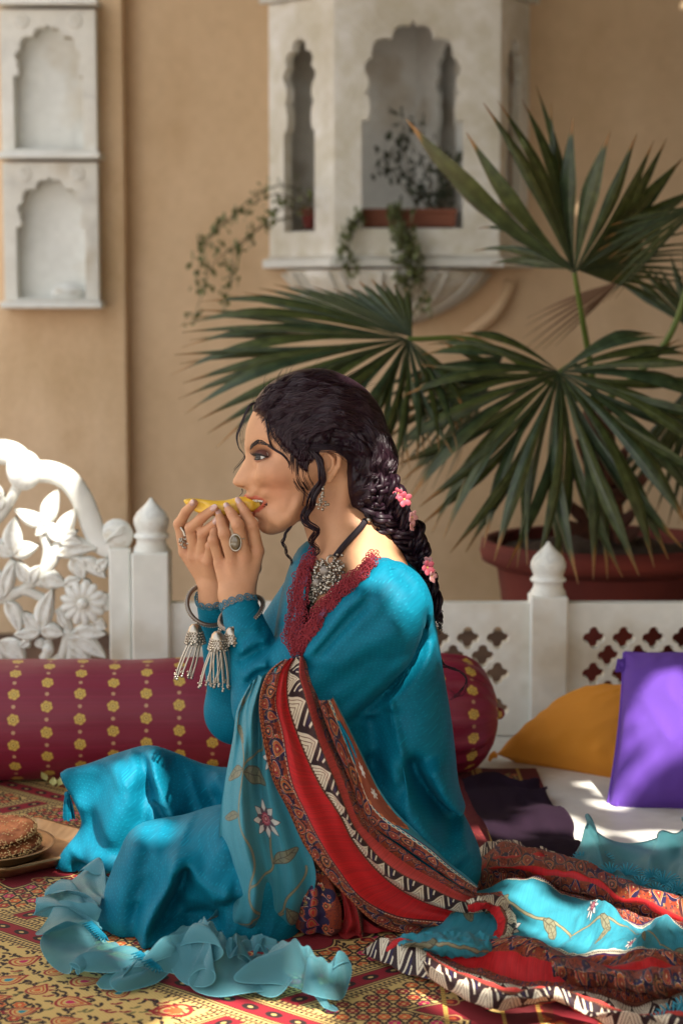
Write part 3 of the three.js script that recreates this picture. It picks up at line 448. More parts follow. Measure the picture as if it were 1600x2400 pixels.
// ---------- rug ----------
const RX0 = -1.5, RX1 = 0.372, RZ0 = -0.78, RZ1 = 0.8;
{
  const W = 2048, K = W / (RX1 - RX0), H = Math.round(K * (RZ1 - RZ0)), [c, x] = canvas(W, H), X = (m) => (m - RX0) * K, Z = (m) => (m - RZ0) * K;
  const cream = '#c9a866', red = '#7c0f1c', dark = '#24100f', or = '#c4582a', pink = '#b81450', ol = '#6a6236';
  x.fillStyle = cream; x.fillRect(0, 0, W, H);
  const hx = 0.4, hz = 0.345, cx0 = -0.1, cz0 = 0.13, ES = 0.6;
  const dia = (i, j) => [cx0 + i * hx, cz0 + j * hz];
  const rhomb = (cx, cz, k) => { x.beginPath(); x.moveTo(X(cx), Z(cz - hz * k)); x.lineTo(X(cx + hx * k), Z(cz)); x.lineTo(X(cx), Z(cz + hz * k)); x.lineTo(X(cx - hx * k), Z(cz)); x.closePath(); };
  for (let i = -5; i <= 3; i++) for (let j = -4; j <= 3; j++) if ((i + j) % 2 === 0) {
    const [cx, cz] = dia(i, j), odd = ((i - j) / 2 & 1) === 0;
    x.save(); rhomb(cx, cz, 1.02); x.clip(); x.fillStyle = cream; x.fill();
    // net of small flowers
    for (let a = -16; a <= 16; a++) for (let b = -16; b <= 16; b++) {
      const px = cx + a * 0.026 + (b % 2) * 0.013, pz = cz + b * 0.022, e = abs(px - cx) / hx + abs(pz - cz) / hz; if (e > 0.98) continue;
      if (odd ? e > 0.52 && e < 0.84 : e < 0.3) { const cs = [[or, '#a02a1c', '#7c0f1c', pink][floor(hsh(a + i * 40, b + j * 30) * 3.6)], cream]; x.strokeStyle = dark; x.lineWidth = K * 0.0032; blobAt(px, pz, 0.0115, 6, true); flower(x, X(px), Z(pz), K * 0.0088, 6, [[cs[0], 1], [cs[1], 0.32, 0]], a); }
      else if (e < 0.95) for (let m2 = 0; m2 < 2; m2++) { const q = hsh(a + 3, b + 9 + i + m2 * 31); x.fillStyle = q > 0.8 ? red : q > 0.7 ? ol : dark; at(x, X(px + (q - 0.5) * 0.01 + (m2 - 1) * 0.008), Z(pz + (hsh(a, b, m2) - 0.5) * 0.02), q * 3, 1, () => { x.beginPath(); x.ellipse(0, 0, K * 0.006, K * 0.0026, 0, 0, 7); x.fill(); x.beginPath(); x.ellipse(K * 0.007, K * 0.003, K * 0.003, K * 0.002, 1, 0, 7); x.fill(); }); }
    }
    function blobAt(px, pz, r, n, st) { at(x, X(px), Z(pz), 0, 1, () => { blob(x, 24, K * r, (t) => 0.85 + 0.15 * abs(cos(t * 3))); st ? x.stroke() : x.fill(); }); }
    if (odd) {  // red lobed medallion
      const lob = (k, f) => { at(x, X(cx), Z(cz), 0, 1, () => { x.scale(1, hz / hx); x.fillStyle = f; blob(x, 160, K * hx * k, (t) => (1 / (abs(cos(t)) + abs(sin(t)))) * (0.84 + 0.16 * abs(cos(t * 6)))); x.fill(); }); };
      lob(0.56, dark); lob(0.545, cream); lob(0.53, dark); lob(0.52, red); lob(0.3, dark); lob(0.29, cream); lob(0.25, red);
      for (let k = 0; k < 12; k++) { const t = k / 12 * 2 * PI; flower(x, X(cx + cos(t) * 0.06), Z(cz + sin(t) * 0.055), K * 0.014, 5, [[or, 1], [cream, 0.4]]); }
      for (let k = 0; k < 16; k++) { const t = (k + 0.5) / 16 * 2 * PI, rr0 = 0.165; paisley(x, X(cx + cos(t) * rr0), Z(cz + sin(t) * rr0 * 0.86), K * 0.016, t + PI / 2, [[cream, 1], [red, 0.8], [or, 0.4]]); }
    } else {    // paisleys in pairs
      for (let ring = 0; ring < 3; ring++) { const nn = [8, 14, 20][ring], R = [0.085, 0.165, 0.245][ring]; for (let k = 0; k < nn; k++) { const t = (k + ring * 0.5) / nn * 2 * PI, m = 1 / (abs(cos(t)) + abs(sin(t))); const px = cx + cos(t) * R * m * 1.15, pz = cz + sin(t) * R * m; paisley(x, X(px), Z(pz), K * (k % 2 ? 0.022 : 0.018), t + PI / 2 + 0.5 * (k % 2 ? 1 : -1), [[cream, 1.25], ['#8e1a1a', 1.05, 0.16], ['#b5451f', 0.66, 0.12], [(k + ring) % 4 === 0 ? '#1f7f92' : k % 2 ? pink : or, 0.34]]); x.fillStyle = dark; for (let q = 0; q < 5; q++) { const aa = rnd() * 7; at(x, X(px + cos(aa) * 0.026), Z(pz + sin(aa) * 0.024), aa, 1, () => { x.beginPath(); x.ellipse(0, 0, K * 0.005, K * 0.0018, 0, 0, 7); x.fill(); x.fillRect(-K * 0.0012, -K * 0.004, K * 0.0024, K * 0.008); }); } } }
      flower(x, X(cx), Z(cz), K * 0.035, 8, [['#8e1a1a', 1], [cream, 0.82], [or, 0.6], [dark, 0.2]]);
      for (let k = 0; k < 4; k++) { const t = k / 4 * 2 * PI; paisley(x, X(cx + cos(t) * 0.29), Z(cz + sin(t) * 0.25), K * 0.026, t - PI / 2, [['#8e1a1a', 1, 0.2], [or, 0.5]]); }
    }
    x.restore();
  }
  // stripes along the edges of the diamonds
  for (let i = -6; i <= 3; i++) for (let j = -5; j <= 4; j++) if ((i + j) % 2 === 0) {
    const [cx, cz] = dia(i, j);
    for (const s of [-1, 1]) {
      const a = [X(cx - hx * s), Z(cz)], b = [X(cx), Z(cz + hz)], L = hypot(b[0] - a[0], b[1] - a[1]);
      at(x, a[0], a[1], Math.atan2(b[1] - a[1], b[0] - a[0]), 1, () => {
        const ln = (y, w, col, dash) => { x.strokeStyle = col; x.lineWidth = w * K; x.setLineDash(dash || []); x.beginPath(); x.moveTo(-2, y * K); x.lineTo(L + 2, y * K); x.stroke(); };
        ln(0, 0.082, cream); ln(0, 0.034, '#4a0a10'); ln(0, 0.03, '#8a1020');
        for (const y of [-0.021, 0.021]) { ln(y, 0.0024, dark); ln(y * 1.34, 0.005, dark, [5, 4]); ln(y * 1.62, 0.0024, dark); ln(y * 1.85, 0.006, '#3a1a12', [3, 6]); }
        x.setLineDash([]);
        const n = Math.round(L / K / 0.042); for (let k = 0; k < n; k++) { const px = (k + 0.5) / n * L; x.fillStyle = dark; x.beginPath(); x.ellipse(px, 0, K * 0.0125, K * 0.0085, 0, 0, 7); x.fill(); x.fillStyle = cream; x.beginPath(); x.ellipse(px, 0, K * 0.0045, K * 0.0032, 0, 0, 7); x.fill(); }
      });
    }
  }
  // maroon brocade edge with gold braid along the right and the back
  x.fillStyle = '#5c0b12'; x.fillRect(X(0.13), 0, X(0.26) - X(0.13), Z(0.1)); x.fillRect(X(0.2), Z(0.1), X(0.245) - X(0.2), H); x.fillRect(X(0.335), 0, W, H); x.fillRect(0, 0, W, Z(-0.74));
  for (let k = 0; k < 1400; k++) { const px = X(0.13 + 0.13 * rnd()), pz = rnd() * Z(0.1); x.fillStyle = rnd() > 0.5 ? '#7c1a1a' : '#8a4a22'; x.fillRect(px, pz, K * 0.003, K * 0.002); }
  for (const [m, w] of [[0.254, 0.012], [0.128, 0.006], [0.2, 0.005], [0.246, 0.005], [0.332, 0.006]]) { x.fillStyle = '#c9a24e'; x.fillRect(X(m), 0, w * K, m === 0.254 ? Z(0.1) : H); x.fillStyle = '#5e4216'; for (let z = 0; z < H; z += 7) x.fillRect(X(m), z, w * K, 2); }
  const t = thing('patterned_rug', 'large patterned rug in cream, red and black under the woman', 'rug', V((RX0 + RX1) / 2, 0, 0));
  const g = sheet(110, 96, (u, v) => { const px = lerp(RX0, RX1, u), pz = lerp(RZ0, RZ1, v); return V(px, 0.007 + 0.0035 * fbm(px * 5, pz * 5, 3, 3), pz); }, (u, v) => [u, 1 - v]);
  part(t, 'rug_cloth', g, std({ map: texOf(c, true), roughness: 0.85, bumpMap: weaveAt(24), bumpScale: 0.0012 }));
}
// ---------- bolster ----------
{
  const [c, x] = canvas(256, 102); x.fillStyle = '#7e1029'; x.fillRect(0, 0, 256, 102);
  for (let k = 0; k < 900; k++) { x.fillStyle = rnd() > 0.5 ? 'rgba(150,30,66,.09)' : 'rgba(84,8,30,.09)'; x.fillRect(0, rnd() * 102, 256, 1); }
  for (const [cx, o] of [[64, 0], [192, 51]]) for (const d of [-102, 0, 102]) { flower(x, cx, 51 + o + d, 24, 6, [['#c8a64e', 1, 0.2], ['#8a6a26', 0.52, 0.2], ['#d4b662', 0.4, 0.2], ['#7a5a1c', 0.16, 0]], 0.3); for (let k = 0; k < 6; k++) { const a = k * PI / 3 + 0.3 + PI / 6; x.strokeStyle = '#8f6e2a'; x.lineWidth = 2; x.beginPath(); x.moveTo(cx + cos(a) * 14, 51 + o + d + sin(a) * 14); x.lineTo(cx + cos(a) * 24, 51 + o + d + sin(a) * 24); x.stroke(); } x.fillStyle = '#b98f6a'; x.beginPath(); x.arc(cx, o + d, 8, 0, 7); x.fill(); }
  const mat = phys({ map: texOf(c, true), roughness: 0.5, sheen: 0.25, sheenColor: rgb(0.45, 0.08, 0.12), sheenRoughness: 0.5, bumpMap: weaveAt(2), bumpScale: 0.0006 });
  const a = V(-1.35, 0.117, -0.67), b = V(0.296, 0.117, -0.765), L = a.distanceTo(b), d = b.clone().sub(a).normalize(), n = V(-d.z, 0, d.x);
  const t = thing('bolster', 'long maroon bolster with woven gold flowers behind the woman', 'bolster', V(-0.5, 0, -0.72)), R = 0.113;
  const prof = (s) => { const e = min(s, L - s); return e < 0.1 ? R * sqrt(max(0, 1 - ((0.1 - e) / 0.1) ** 2.4)) : R; };
  const ends = [0, 0.004, 0.012, 0.025, 0.04, 0.06, 0.08, 0.1], st = [...ends, ...Array.from({ length: 70 }, (_, i) => 0.1 + (L - 0.2) * (i + 1) / 71), ...ends.slice().reverse().map((e) => L - e)];
  const body = sheet(96, st.length - 1, (u, v) => {
    const s = st[Math.round(v * (st.length - 1))], an = u * 2 * PI, e = min(s, L - s), pl = sst(0.2, 0.02, e), r = prof(s) * (1 + pl * 0.035 * sin(an * 17 + 2 * noise(an * 2, 3)) * sst(0, 0.03, e)) + 0.006 * fbm(s * 5, cos(an) * 1.6, sin(an) * 1.6, 3) - 0.004 * exp(-(((s - 0.42) / 0.05) ** 2)) - 0.003 * exp(-(((s - 0.95) / 0.07) ** 2)) + 0.004 * pl * noise(s * 30, an * 3);
    const q = a.clone().addScaledVector(d, s).addScaledVector(n, cos(an) * r); q.y += sin(an) * r; if (q.y < 0.012) q.y = 0.012; return q;
  }, (u, v) => [st[Math.round(v * (st.length - 1))] / 0.12, u * 15]);
  part(t, 'bolster_cover', body, mat);
  part(t, 'end_button', ball(b.clone().addScaledVector(d, 0.002), 0.012, 0.012, 0.012), mat);
}
// ---------- cushions ----------
function pillow(A, B, C, D, th, wr, s0) {           // corners in turn; swollen both ways
  const mid = (u, v) => { const t = A.clone().lerp(B, v), b = D.clone().lerp(C, v); return t.lerp(b, u); };
  const nrm = C.clone().sub(A).cross(B.clone().sub(D)).normalize(); if (nrm.z < 0) nrm.negate();
  const half = (sg) => sheet(48, 48, (u, v) => {
    const a = u * 2 - 1, b = v * 2 - 1, e = (1 - abs(a) ** 2.6) * (1 - abs(b) ** 2.6), pull = 0.055, k = 1 - pull * (1 - abs(a) ** 3) * 0, c = mid(0.5 + (u - 0.5) * (1 - 0.05 * (1 - b * b)), 0.5 + (v - 0.5) * (1 - 0.05 * (1 - a * a)));
    const edge = max(abs(a), abs(b)), w = wr * (sin(a * 21 + b * 3 + s0) * sst(0.5, 0.95, abs(b)) + sin(b * 19 + a * 4 + s0) * sst(0.5, 0.95, abs(a))) * (1 - edge ** 8) + wr * 1.6 * fbm(u * 4 + s0, v * 4, s0, 3) * e + 0.0065 * (0.42 - abs(noise(u * 3.2 + v * 2 + s0, v * 6 - u * 3, s0 + 3))) * sst(0.35, 0.8, edge) * (1 - edge ** 10) + 0.004 * (0.4 - abs(noise(u * 7 - v * 4, v * 4 + u * 6 + s0, s0))) * (1 - edge ** 6);
    return c.addScaledVector(nrm, sg * (th * e ** 0.55 + w));
  }, (u, v) => [u * 0.4, v * 0.4]);
  return mergeVertices(mergeAll([half(1), half(-1)]), 1e-5);
}
const cloth = (o, rep = 60, bump = 0.0012) => phys({ roughness: 0.75, sheen: 0.4, sheenRoughness: 0.6, bumpMap: weaveAt(rep), bumpScale: bump, ...o });
{
  const o = thing('cushion', 'orange cushion lying tilted against the parapet', 'cushion', V(0.55, 0, -0.85)), m1 = cloth({ color: rgb(0.8, 0.3, 0.022), sheenColor: rgb(0.5, 0.25, 0.06) });
  const g = pillow(P(1160, 1768, -0.86), P(1345, 1628, -0.93), P(1690, 1632, -0.86), P(1480, 1840, -0.71), 0.085, 0.003, 1); g.computeVertexNormals();
  part(o, 'cushion_cover', g, m1);
  const A = P(1160, 1768, -0.86); part(o, 'corner_tuft', tube([A, A.clone().add(V(-0.008, -0.003, 0.004)), A.clone().add(V(-0.012, -0.012, 0.004))], (s) => 0.008 * (1 - s * 0.6), 7, 4), m1);
  const p = thing('cushion', 'purple cushion with a zipper standing against the orange one', 'cushion', V(0.66, 0, -0.6)), m2 = cloth({ color: rgb(0.13, 0.045, 0.4), sheenColor: rgb(0.2, 0.1, 0.5) });
  const c = [P(1418, 1915, -0.54), P(1462, 1530, -0.72), P(1780, 1520, -0.68), P(1800, 1918, -0.5)];
  const g2 = pillow(...c, 0.095, 0.0022, 5); g2.computeVertexNormals(); part(p, 'cushion_cover', g2, m2);
  const piping = (k, m) => part(p, 'piping', tube(Array.from({ length: 13 }, (_, i) => { const t = i / 12 * 2 - 1, a = c[k].clone().lerp(c[(k + 1) % 4], i / 12), mid4 = c[0].clone().add(c[1]).add(c[2]).add(c[3]).multiplyScalar(0.25); return a.lerp(mid4, 0.05 * (1 - t * t)); }), 0.0034, 7, 4), m); piping(0, m2); piping(1, m2); piping(3, m2);
  const zl = [[1486, 1560, -0.683], [1482, 1640, -0.652], [1470, 1720, -0.61], [1472, 1790, -0.58], [1462, 1850, -0.555], [1450, 1888, -0.54]].map(([x, y, z]) => P(x, y, z + 0.012)), zm = std({ color: rgb(0.25, 0.22, 0.3), metalness: 0.7, roughness: 0.4 });
  part(p, 'zipper', tube(zl, 0.0028, 6, 8), zm);
  part(p, 'zipper_pull', [ball(zl[0].clone().add(V(0.004, -0.004, 0.006)), 0.005, 0.008, 0.003), box(zl[0].x + 0.002, zl[0].y - 0.026, zl[0].z + 0.004, zl[0].x + 0.009, zl[0].y - 0.01, zl[0].z + 0.007, 0.001)], zm);
  part(p, 'zipper_flap', loft([zl.map((q) => q.clone().add(V(-0.013, 0, -0.008))), zl.map((q) => q.clone().add(V(-0.006, 0, 0.005))), zl.map((q) => q.clone().add(V(-0.001, 0, 0.002)))], 30, 6), m2);
  part(p, 'corner_tab', pillow(P(1440, 1575, -0.7), P(1446, 1545, -0.72), P(1475, 1540, -0.71), P(1470, 1575, -0.69), 0.008, 0.001, 2), m2);
}
// ---------- dark cloth on the marble ----------
{
  const t = thing('dark_cloth', 'dark purple cloth spread on the marble beside the rug', 'cloth', G(1200, 1920));
  const rails = [[[1080, 1826], [1150, 1818], [1215, 1838], [1262, 1838]], [[1100, 1880], [1180, 1872], [1250, 1880], [1300, 1886]], [[1140, 1950], [1210, 1950], [1290, 1950], [1352, 1958]], [[1180, 2035], [1240, 2040], [1300, 2038], [1345, 2035]]].map((l) => l.map(([x, y]) => G(x, y, 0.016)));
  part(t, 'cloth_sheet', loft(rails, 50, 40, (q, u, v) => { q.y += 0.006 * sin(v * 22 + u * 3 + 2 * noise(u * 3, v * 3)) * (0.4 + u) + 0.004 * fbm(u * 8, v * 8, 2, 3) + 0.004; q.x += 0.006 * noise(v * 14, 3) * u; return q; }), cloth({ color: rgb(0.022, 0.009, 0.022), sheen: 0, roughness: 0.85, specularIntensity: 0.3 }, 30));
}
// ---------- tray, plate, biscuits ----------
{
  const brass = std({ map: pix(128, 128, (u, v) => { const n = fbt(u, v, 5, 3, 5), k = fbt(u, v, 40, 9, 2); return [156 + n * 60 + k * 20, 124 + n * 56 + k * 18, 88 + n * 50 + k * 16]; }), metalness: 0.75, roughness: 0.42 });
  const c = V(-0.575, 0.014, -0.2), oct = (r, y) => Array.from({ length: 9 }, (_, k) => { const a = (k + 0.5) / 8 * 2 * PI; return V(c.x + cos(a) * r * 1.12, y, c.z + sin(a) * r); });
  const t = thing('serving_tray', 'eight sided brass tray on the rug at the left edge', 'tray', c.clone().setY(0.01));
  const ringUp = (rs) => sheet(64, rs.length - 1, (u, v) => { const [r, y] = rs[Math.round(v * (rs.length - 1))], k = u * 8, i = min(7, floor(k)), o = oct(r, y); return o[i].clone().lerp(o[i + 1], k - i); }, (u, v) => [u * 3, v * 0.3]);
  part(t, 'tray_body', ringUp([[0.001, 0.013], [0.128, 0.013], [0.134, 0.016], [0.152, 0.03], [0.158, 0.031], [0.158, 0.026], [0.138, 0.011], [0.001, 0.0105]]), brass);
  const pc = V(-0.562, 0.0145, -0.185), p = thing('metal_plate', 'dull round metal plate on the brass tray', 'plate', pc.clone());
  part(p, 'plate_body', lathe([[0, 0], [0.078, 0], [0.084, 0.003], [0.096, 0.016], [0.103, 0.0175], [0.103, 0.019], [0.097, 0.0185], [0.084, 0.013], [0.06, 0.011], [0, 0.011]], pc, 56), brass);
  const bake = std({ map: pix(128, 128, (u, v) => { const n = fbt(u, v, 6, 8, 5), k = clamp(fbt(u, v, 14, 3, 3) * 2); return [178 + n * 60 - k * 40, 104 + n * 50 - k * 34, 60 + n * 40 - k * 24]; }), roughness: 0.75, bumpMap: grain, bumpScale: 0.004 });
  const seedMat = std({ color: rgb(0.62, 0.4, 0.17), roughness: 0.6 });
  const biscuit = (ctr, r, tiltz, tiltx, label) => {
    const b = thing('sesame_biscuit', label, 'biscuit', ctr.clone(), 'sesame biscuits on the plate'), e = new THREE.Euler(tiltx, 0, tiltz), mv = (g) => g.applyMatrix4(new THREE.Matrix4().makeRotationFromEuler(e)).translate(ctr.x, ctr.y, ctr.z);
    const g = sheet(48, 20, (u, v) => { const a = u * 2 * PI, top = v < 0.5, s = top ? v * 2 : 2 - v * 2, rr0 = r * s ** 0.8 * (1 + 0.03 * noise(cos(a) * 2 + 5, sin(a) * 2, ctr.x * 9)); return V(cos(a) * rr0, (top ? 1 : -1) * (0.0056 * (1 - s ** 6) + 0.0001) + (top ? 0.004 * fbm(cos(a) * s * 5 + 3, sin(a) * s * 5, ctr.z * 20, 4) : 0), sin(a) * rr0); }, (u, v) => [cos(u * 6.28) * v * 0.8, sin(u * 6.28) * v * 0.8]);
    part(b, 'biscuit_body', mv(g), bake);
    const sd = []; for (let k = 0; k < 620; k++) { const a = rr(0, 2 * PI), h = rr(-1, 1), s = k < 520 ? 1 - 0.07 * abs(h) * rnd() : sqrt(rnd()) * 0.9, q = ball(V(0, 0, 0), 0.0019, 0.001, 0.0012, 5, 3); q.rotateY(rr(0, 3)).rotateZ(k < 520 ? rr(-1, 1) : 0).translate(cos(a) * r * s * 1.01, k < 520 ? h * 0.0056 : 0.0066, sin(a) * r * s * 1.01); sd.push(q); }
    part(b, 'sesame_seeds', mv(mergeAll(sd)), seedMat).userData.kind = 'stuff';
  };
  biscuit(V(-0.548, 0.0345, -0.175), 0.069, 0.06, 0.04, 'lower sesame edged biscuit lying flat on the plate');
  biscuit(V(-0.56, 0.0505, -0.185), 0.072, 0.1, 0.09, 'upper sesame edged biscuit leaning on the other one');
}
{
  const c = G(125, 1846, 0.01), t = thing('fallen_flower', 'small pale yellow flower lying on the rug before the bolster', 'flower', c), m = phys({ color: rgb(0.62, 0.6, 0.22), roughness: 0.6, transmission: 0.3, thickness: 0 });
  for (const [dx, dy, dz, r, s] of [[-0.012, 0.012, 0, 0.9, 0.02], [0.012, 0.004, 0.008, -0.6, 0.024], [0.026, 0.003, -0.002, -1.4, 0.026], [0.002, 0.006, 0.012, 0.1, 0.018]]) part(t, 'petal', leafShape.clone().scale(s * 1.3, s, s).rotateX(-0.9).rotateY(r).translate(c.x + dx, c.y + dy, c.z + dz), m);
}
// ---------- the woman ----------
const woman = thing('person', 'seated woman in a teal tunic eating a slice of yellow fruit with both hands', 'person', V(0.06, 0, 0));
const f8 = ([X, Y]) => [500 + X * 0.2551, 900 + Y * 0.2551];
// a body swollen from its side outline: half width W and edge roundness Rr vary over it
function swell(pts, samples, { z = 0, n = 3, reach = 0.03, extra, mid } = {}) {
  const poly = outline(pts, z, n), wr = blend2(samples, z, reach);
  return { poly, col: (x, y) => { const d = inside(poly, x, y); if (d < -0.03) return null; const [w, r] = wr(x, y); return { d, w: w + (extra ? extra(x, y, d) : 0), r, m: mid ? mid(x, y) : z }; },
    f: (Z, c) => c ? (hypot((Z - c.m) / c.w, max(0, 1 - c.d / c.r)) - 1) * min(c.w, c.r) : 0.03, top: (c) => { const e = max(0, 1 - max(0, c.d) / c.r); return c.m + c.w * sqrt(max(0, 1 - e * e)); } };
}
const headPts = [[470, 90], [400, 190], [345, 290], [305, 400], [291, 500], [287, 580], [297, 650], [283, 700], [258, 750], [225, 805], [192, 862], [178, 893], [184, 918], [210, 938], [255, 952], [297, 968], [308, 992], [301, 1015], [296, 1032], [306, 1047], [335, 1057], [390, 1058], [440, 1054], [476, 1066], [486, 1080], [472, 1098], [440, 1122], [400, 1150], [373, 1168], [364, 1188], [372, 1210], [392, 1225], [409, 1245], [414, 1272], [411, 1300], [424, 1332], [450, 1360], [495, 1379], [545, 1383], [600, 1371], [660, 1346], [720, 1308], [782, 1254], [835, 1182], [875, 1100], [915, 1010], [985, 960], [1100, 985], [1240, 950], [1330, 850], [1400, 650], [1390, 400], [1280, 180], [1100, 30], [880, -20], [650, 10]].map(f8);
const headS = [[400, 230, 62, 58], [560, 430, 65, 60], [315, 540, 58, 46], [303, 650, 17, 13], [370, 640, 34, 26], [440, 670, 40, 30], [255, 780, 12.5, 12], [190, 893, 13, 11], [330, 900, 19, 15], [345, 780, 24, 18], [430, 850, 48, 36], [600, 780, 63, 50], [305, 1005, 20, 15], [380, 990, 31, 24], [500, 1030, 46, 16], [510, 1115, 46, 14], [350, 1050, 22, 9], [420, 1160, 24, 9], [385, 1195, 22, 12], [420, 1300, 27, 22], [520, 1340, 37, 26], [650, 1250, 53, 22], [740, 1220, 58, 20], [640, 1040, 57, 38], [570, 1170, 50, 26], [820, 1120, 62, 22], [980, 760, 66, 50], [1000, 300, 74, 70], [800, 120, 66, 60], [1300, 500, 68, 66], [1100, 920, 64, 40], [700, 600, 66, 55]].map(([x, y, w, r]) => [...f8([x, y]), w / 1000, r / 1000]);
const head = swell(headPts, headS, { reach: 0.026 });
const h8 = (X, Y, z) => P(...f8([X, Y]), z);
const chain = (pts, ra, rb, k = 0.004) => { const n = pts.length - 1; return (x, y, z, d) => { for (let i = 0; i < n; i++) d = smin(d, capsule(x, y, z, pts[i], pts[i + 1], lerp(ra, rb, i / n), lerp(ra, rb, (i + 1) / n)), k); return d; }; };
const upLip = [h8(300, 1036, 0), h8(330, 1044, 0.011), h8(395, 1046, 0.021), h8(476, 1068, 0.029)], loLip = [h8(376, 1190, 0), h8(388, 1183, 0.01), h8(425, 1147, 0.019), h8(478, 1088, 0.029)];
const lips = [chain(upLip, 0.0042, 0.0022, 0.002), chain(loLip, 0.0052, 0.0022, 0.002)];
const earC = [[962, 690], [985, 630], [1050, 596], [1120, 612], [1158, 672], [1152, 750], [1112, 815], [1072, 868]].map(([x, y], i) => h8(x, y, 0.071 + 0.009 * sin(i / 7 * PI))), earA = [[1060, 650], [1098, 690], [1092, 760], [1055, 810]].map(([x, y]) => h8(x, y, 0.078));
const helix = chain(earC, 0.0034, 0.0036, 0.002), antih = chain(earA, 0.0028, 0.0026, 0.002), eo = h8(1060, 735, 0.0715), tr = h8(985, 745, 0.074), concha = h8(1035, 735, 0.079), lobe = h8(1058, 862, 0.073);
const B = (px, py, z) => P(px, py, z);
const neckA = B(757, 1140, 0), neckB = B(822, 1318, 0), sideN = [B(806, 1130, 0.046), B(790, 1240, 0.04), B(764, 1330, 0.014)];
const ctr = { hip: 0 };
// trunk, shoulders, arms and legs
const bones = [];
for (const s of [1, -1]) {
  bones.push([B(838, 1262, 0.02 * s), B(890, 1425, 0.11 * s), 0.046, 0.035], [B(862, 1262, 0.01 * s), B(878, 1345, 0.05 * s), 0.024, 0.03], [B(835, 1395, 0.05 * s), B(835, 1480, 0.03 * s), 0.083, 0.05], [B(835, 1480, 0.02 * s), B(880, 1900, 0.03 * s), 0.05, 0.05]);
  const el = s > 0 ? B(640, 1645, 0.1) : B(552, 1670, -0.11), wr = s > 0 ? B(560, 1420, 0.047) : B(502, 1405, -0.028), sh = s > 0 ? B(890, 1430, 0.105) : B(770, 1390, -0.14);
  bones.push([sh, el, 0.044, 0.034], [el, wr, 0.026, 0.02]);
  const kn = s > 0 ? B(430, 2060, 0.06) : B(390, 1960, -0.12), hp = B(880, 1990, 0.06 * s), an = s > 0 ? B(700, 2110, 0.02) : B(330, 2030, -0.14);
  bones.push([hp, kn, 0.06, 0.04], [kn, an, 0.036, 0.026]);
}
const trunk = (x, y, z, d, k = 0.035) => { for (const [a, b, ra, rb] of bones) d = smin(d, capsule(x, y, z, a, b, ra, rb), k); return d; };
const SK = [0.52, 0.265, 0.145];
const skinTone = (x, y, z) => { const n = 1 + 0.09 * fbm(x * 50, y * 50, z * 50, 4) + 0.06 * fbm(x * 300, y * 300, z * 300, 2); return [SK[0] * n, SK[1] * n * (1 + 0.02 * noise(x * 30, y * 30)), SK[2] * n]; };
const eyeC = h8(458, 670, 0.0275), eyeG = V(-0.74, -0.03, 0.67).normalize();
function headField(x, y, Z, c) {
  const z = abs(Z); let d = head.f(z, c);
  d = smin(d, ellip(x, y, z, NW, 0.0105, 0.0078, 0.0075), 0.006);
  d = max(d, -smin(ellip(x, y, z, NO, 0.0068, 0.0036, 0.0052), 1, 0.001));
  for (const l of lips) d = l(x, y, z, d);
  d = -smin(-d, ellip(x, y, z, SO, 0.021, 0.0105, 0.017), 0.012);
  d = smin(d, ellip(x, y, z, CB, 0.03, 0.016, 0.012), 0.02);
  if (z > 0.05) { let e = ellip(x, y, z, eo, 0.0142, 0.0215, 0.0045); e = helix(x, y, z, e); e = antih(x, y, z, e); e = smin(e, ellip(x, y, z, lobe, 0.006, 0.0075, 0.004), 0.003); e = -smin(-e, ellip(x, y, z, concha, 0.0072, 0.0105, 0.0065), 0.003); e = smin(e, ellip(x, y, z, tr, 0.004, 0.0055, 0.0045), 0.003); d = smin(d, e, 0.003); }
  let n = capsule(x, y, Z, neckA, neckB, 0.046, 0.049); n = smin(n, capsule(x, y, z, sideN[0], sideN[1], 0.012, 0.012), 0.02); n = smin(n, capsule(x, y, z, sideN[1], sideN[2], 0.012, 0.008), 0.018);
  d = smin(d, n, 0.009);
  if (y < CLV) { let t = trunk(x, y, Z, 1, 0.03); t = smin(t, capsule(x, y, z, clav[0], clav[1], 0.008, 0.009), 0.012); d = smin(d, t, 0.03); }
  return d;
}
const NW = h8(322, 902, 0.0105), NO = h8(286, 941, 0.009), SO = h8(425, 664, 0.05), CB = h8(590, 800, 0.052), clav = [B(768, 1338, 0.014), B(862, 1312, 0.09)], CLV = B(800, 1180, 0).y;
const skinMat = phys({ vertexColors: true, roughness: 0.5, specularIntensity: 0.6, sheen: 0.25, sheenColor: rgb(0.6, 0.3, 0.2), bumpMap: grain, bumpScale: 0.0002 });
function lipMix(x, y, z) { let d = 1; for (const l of lips) d = min(d, l(x, y, z, 1)); return sst(0.0022, 0.0002, d) * sst(0.034, 0.028, z); }
const faceTone = (x, y, Z) => {
  const z = abs(Z), c = skinTone(x, y, z), mix = (k, q) => { for (let i = 0; i < 3; i++) c[i] = lerp(c[i], q[i], k); };
  const bl = h8(600, 930, 0.055); mix(0.3 * exp(-((x - bl.x) ** 2 + (y - bl.y) ** 2) / 0.0006), [0.5, 0.15, 0.09]);
  const es = hypot((x - eyeC.x) / 0.024, (y - eyeC.y - 0.004) / 0.012, (z - 0.036) / 0.02); mix(0.75 * sst(1.15, 0.45, es), [0.1, 0.035, 0.035]);
  mix(0.92 * lipMix(x, y, z), [0.42, 0.075, 0.045]);
  return c;
};
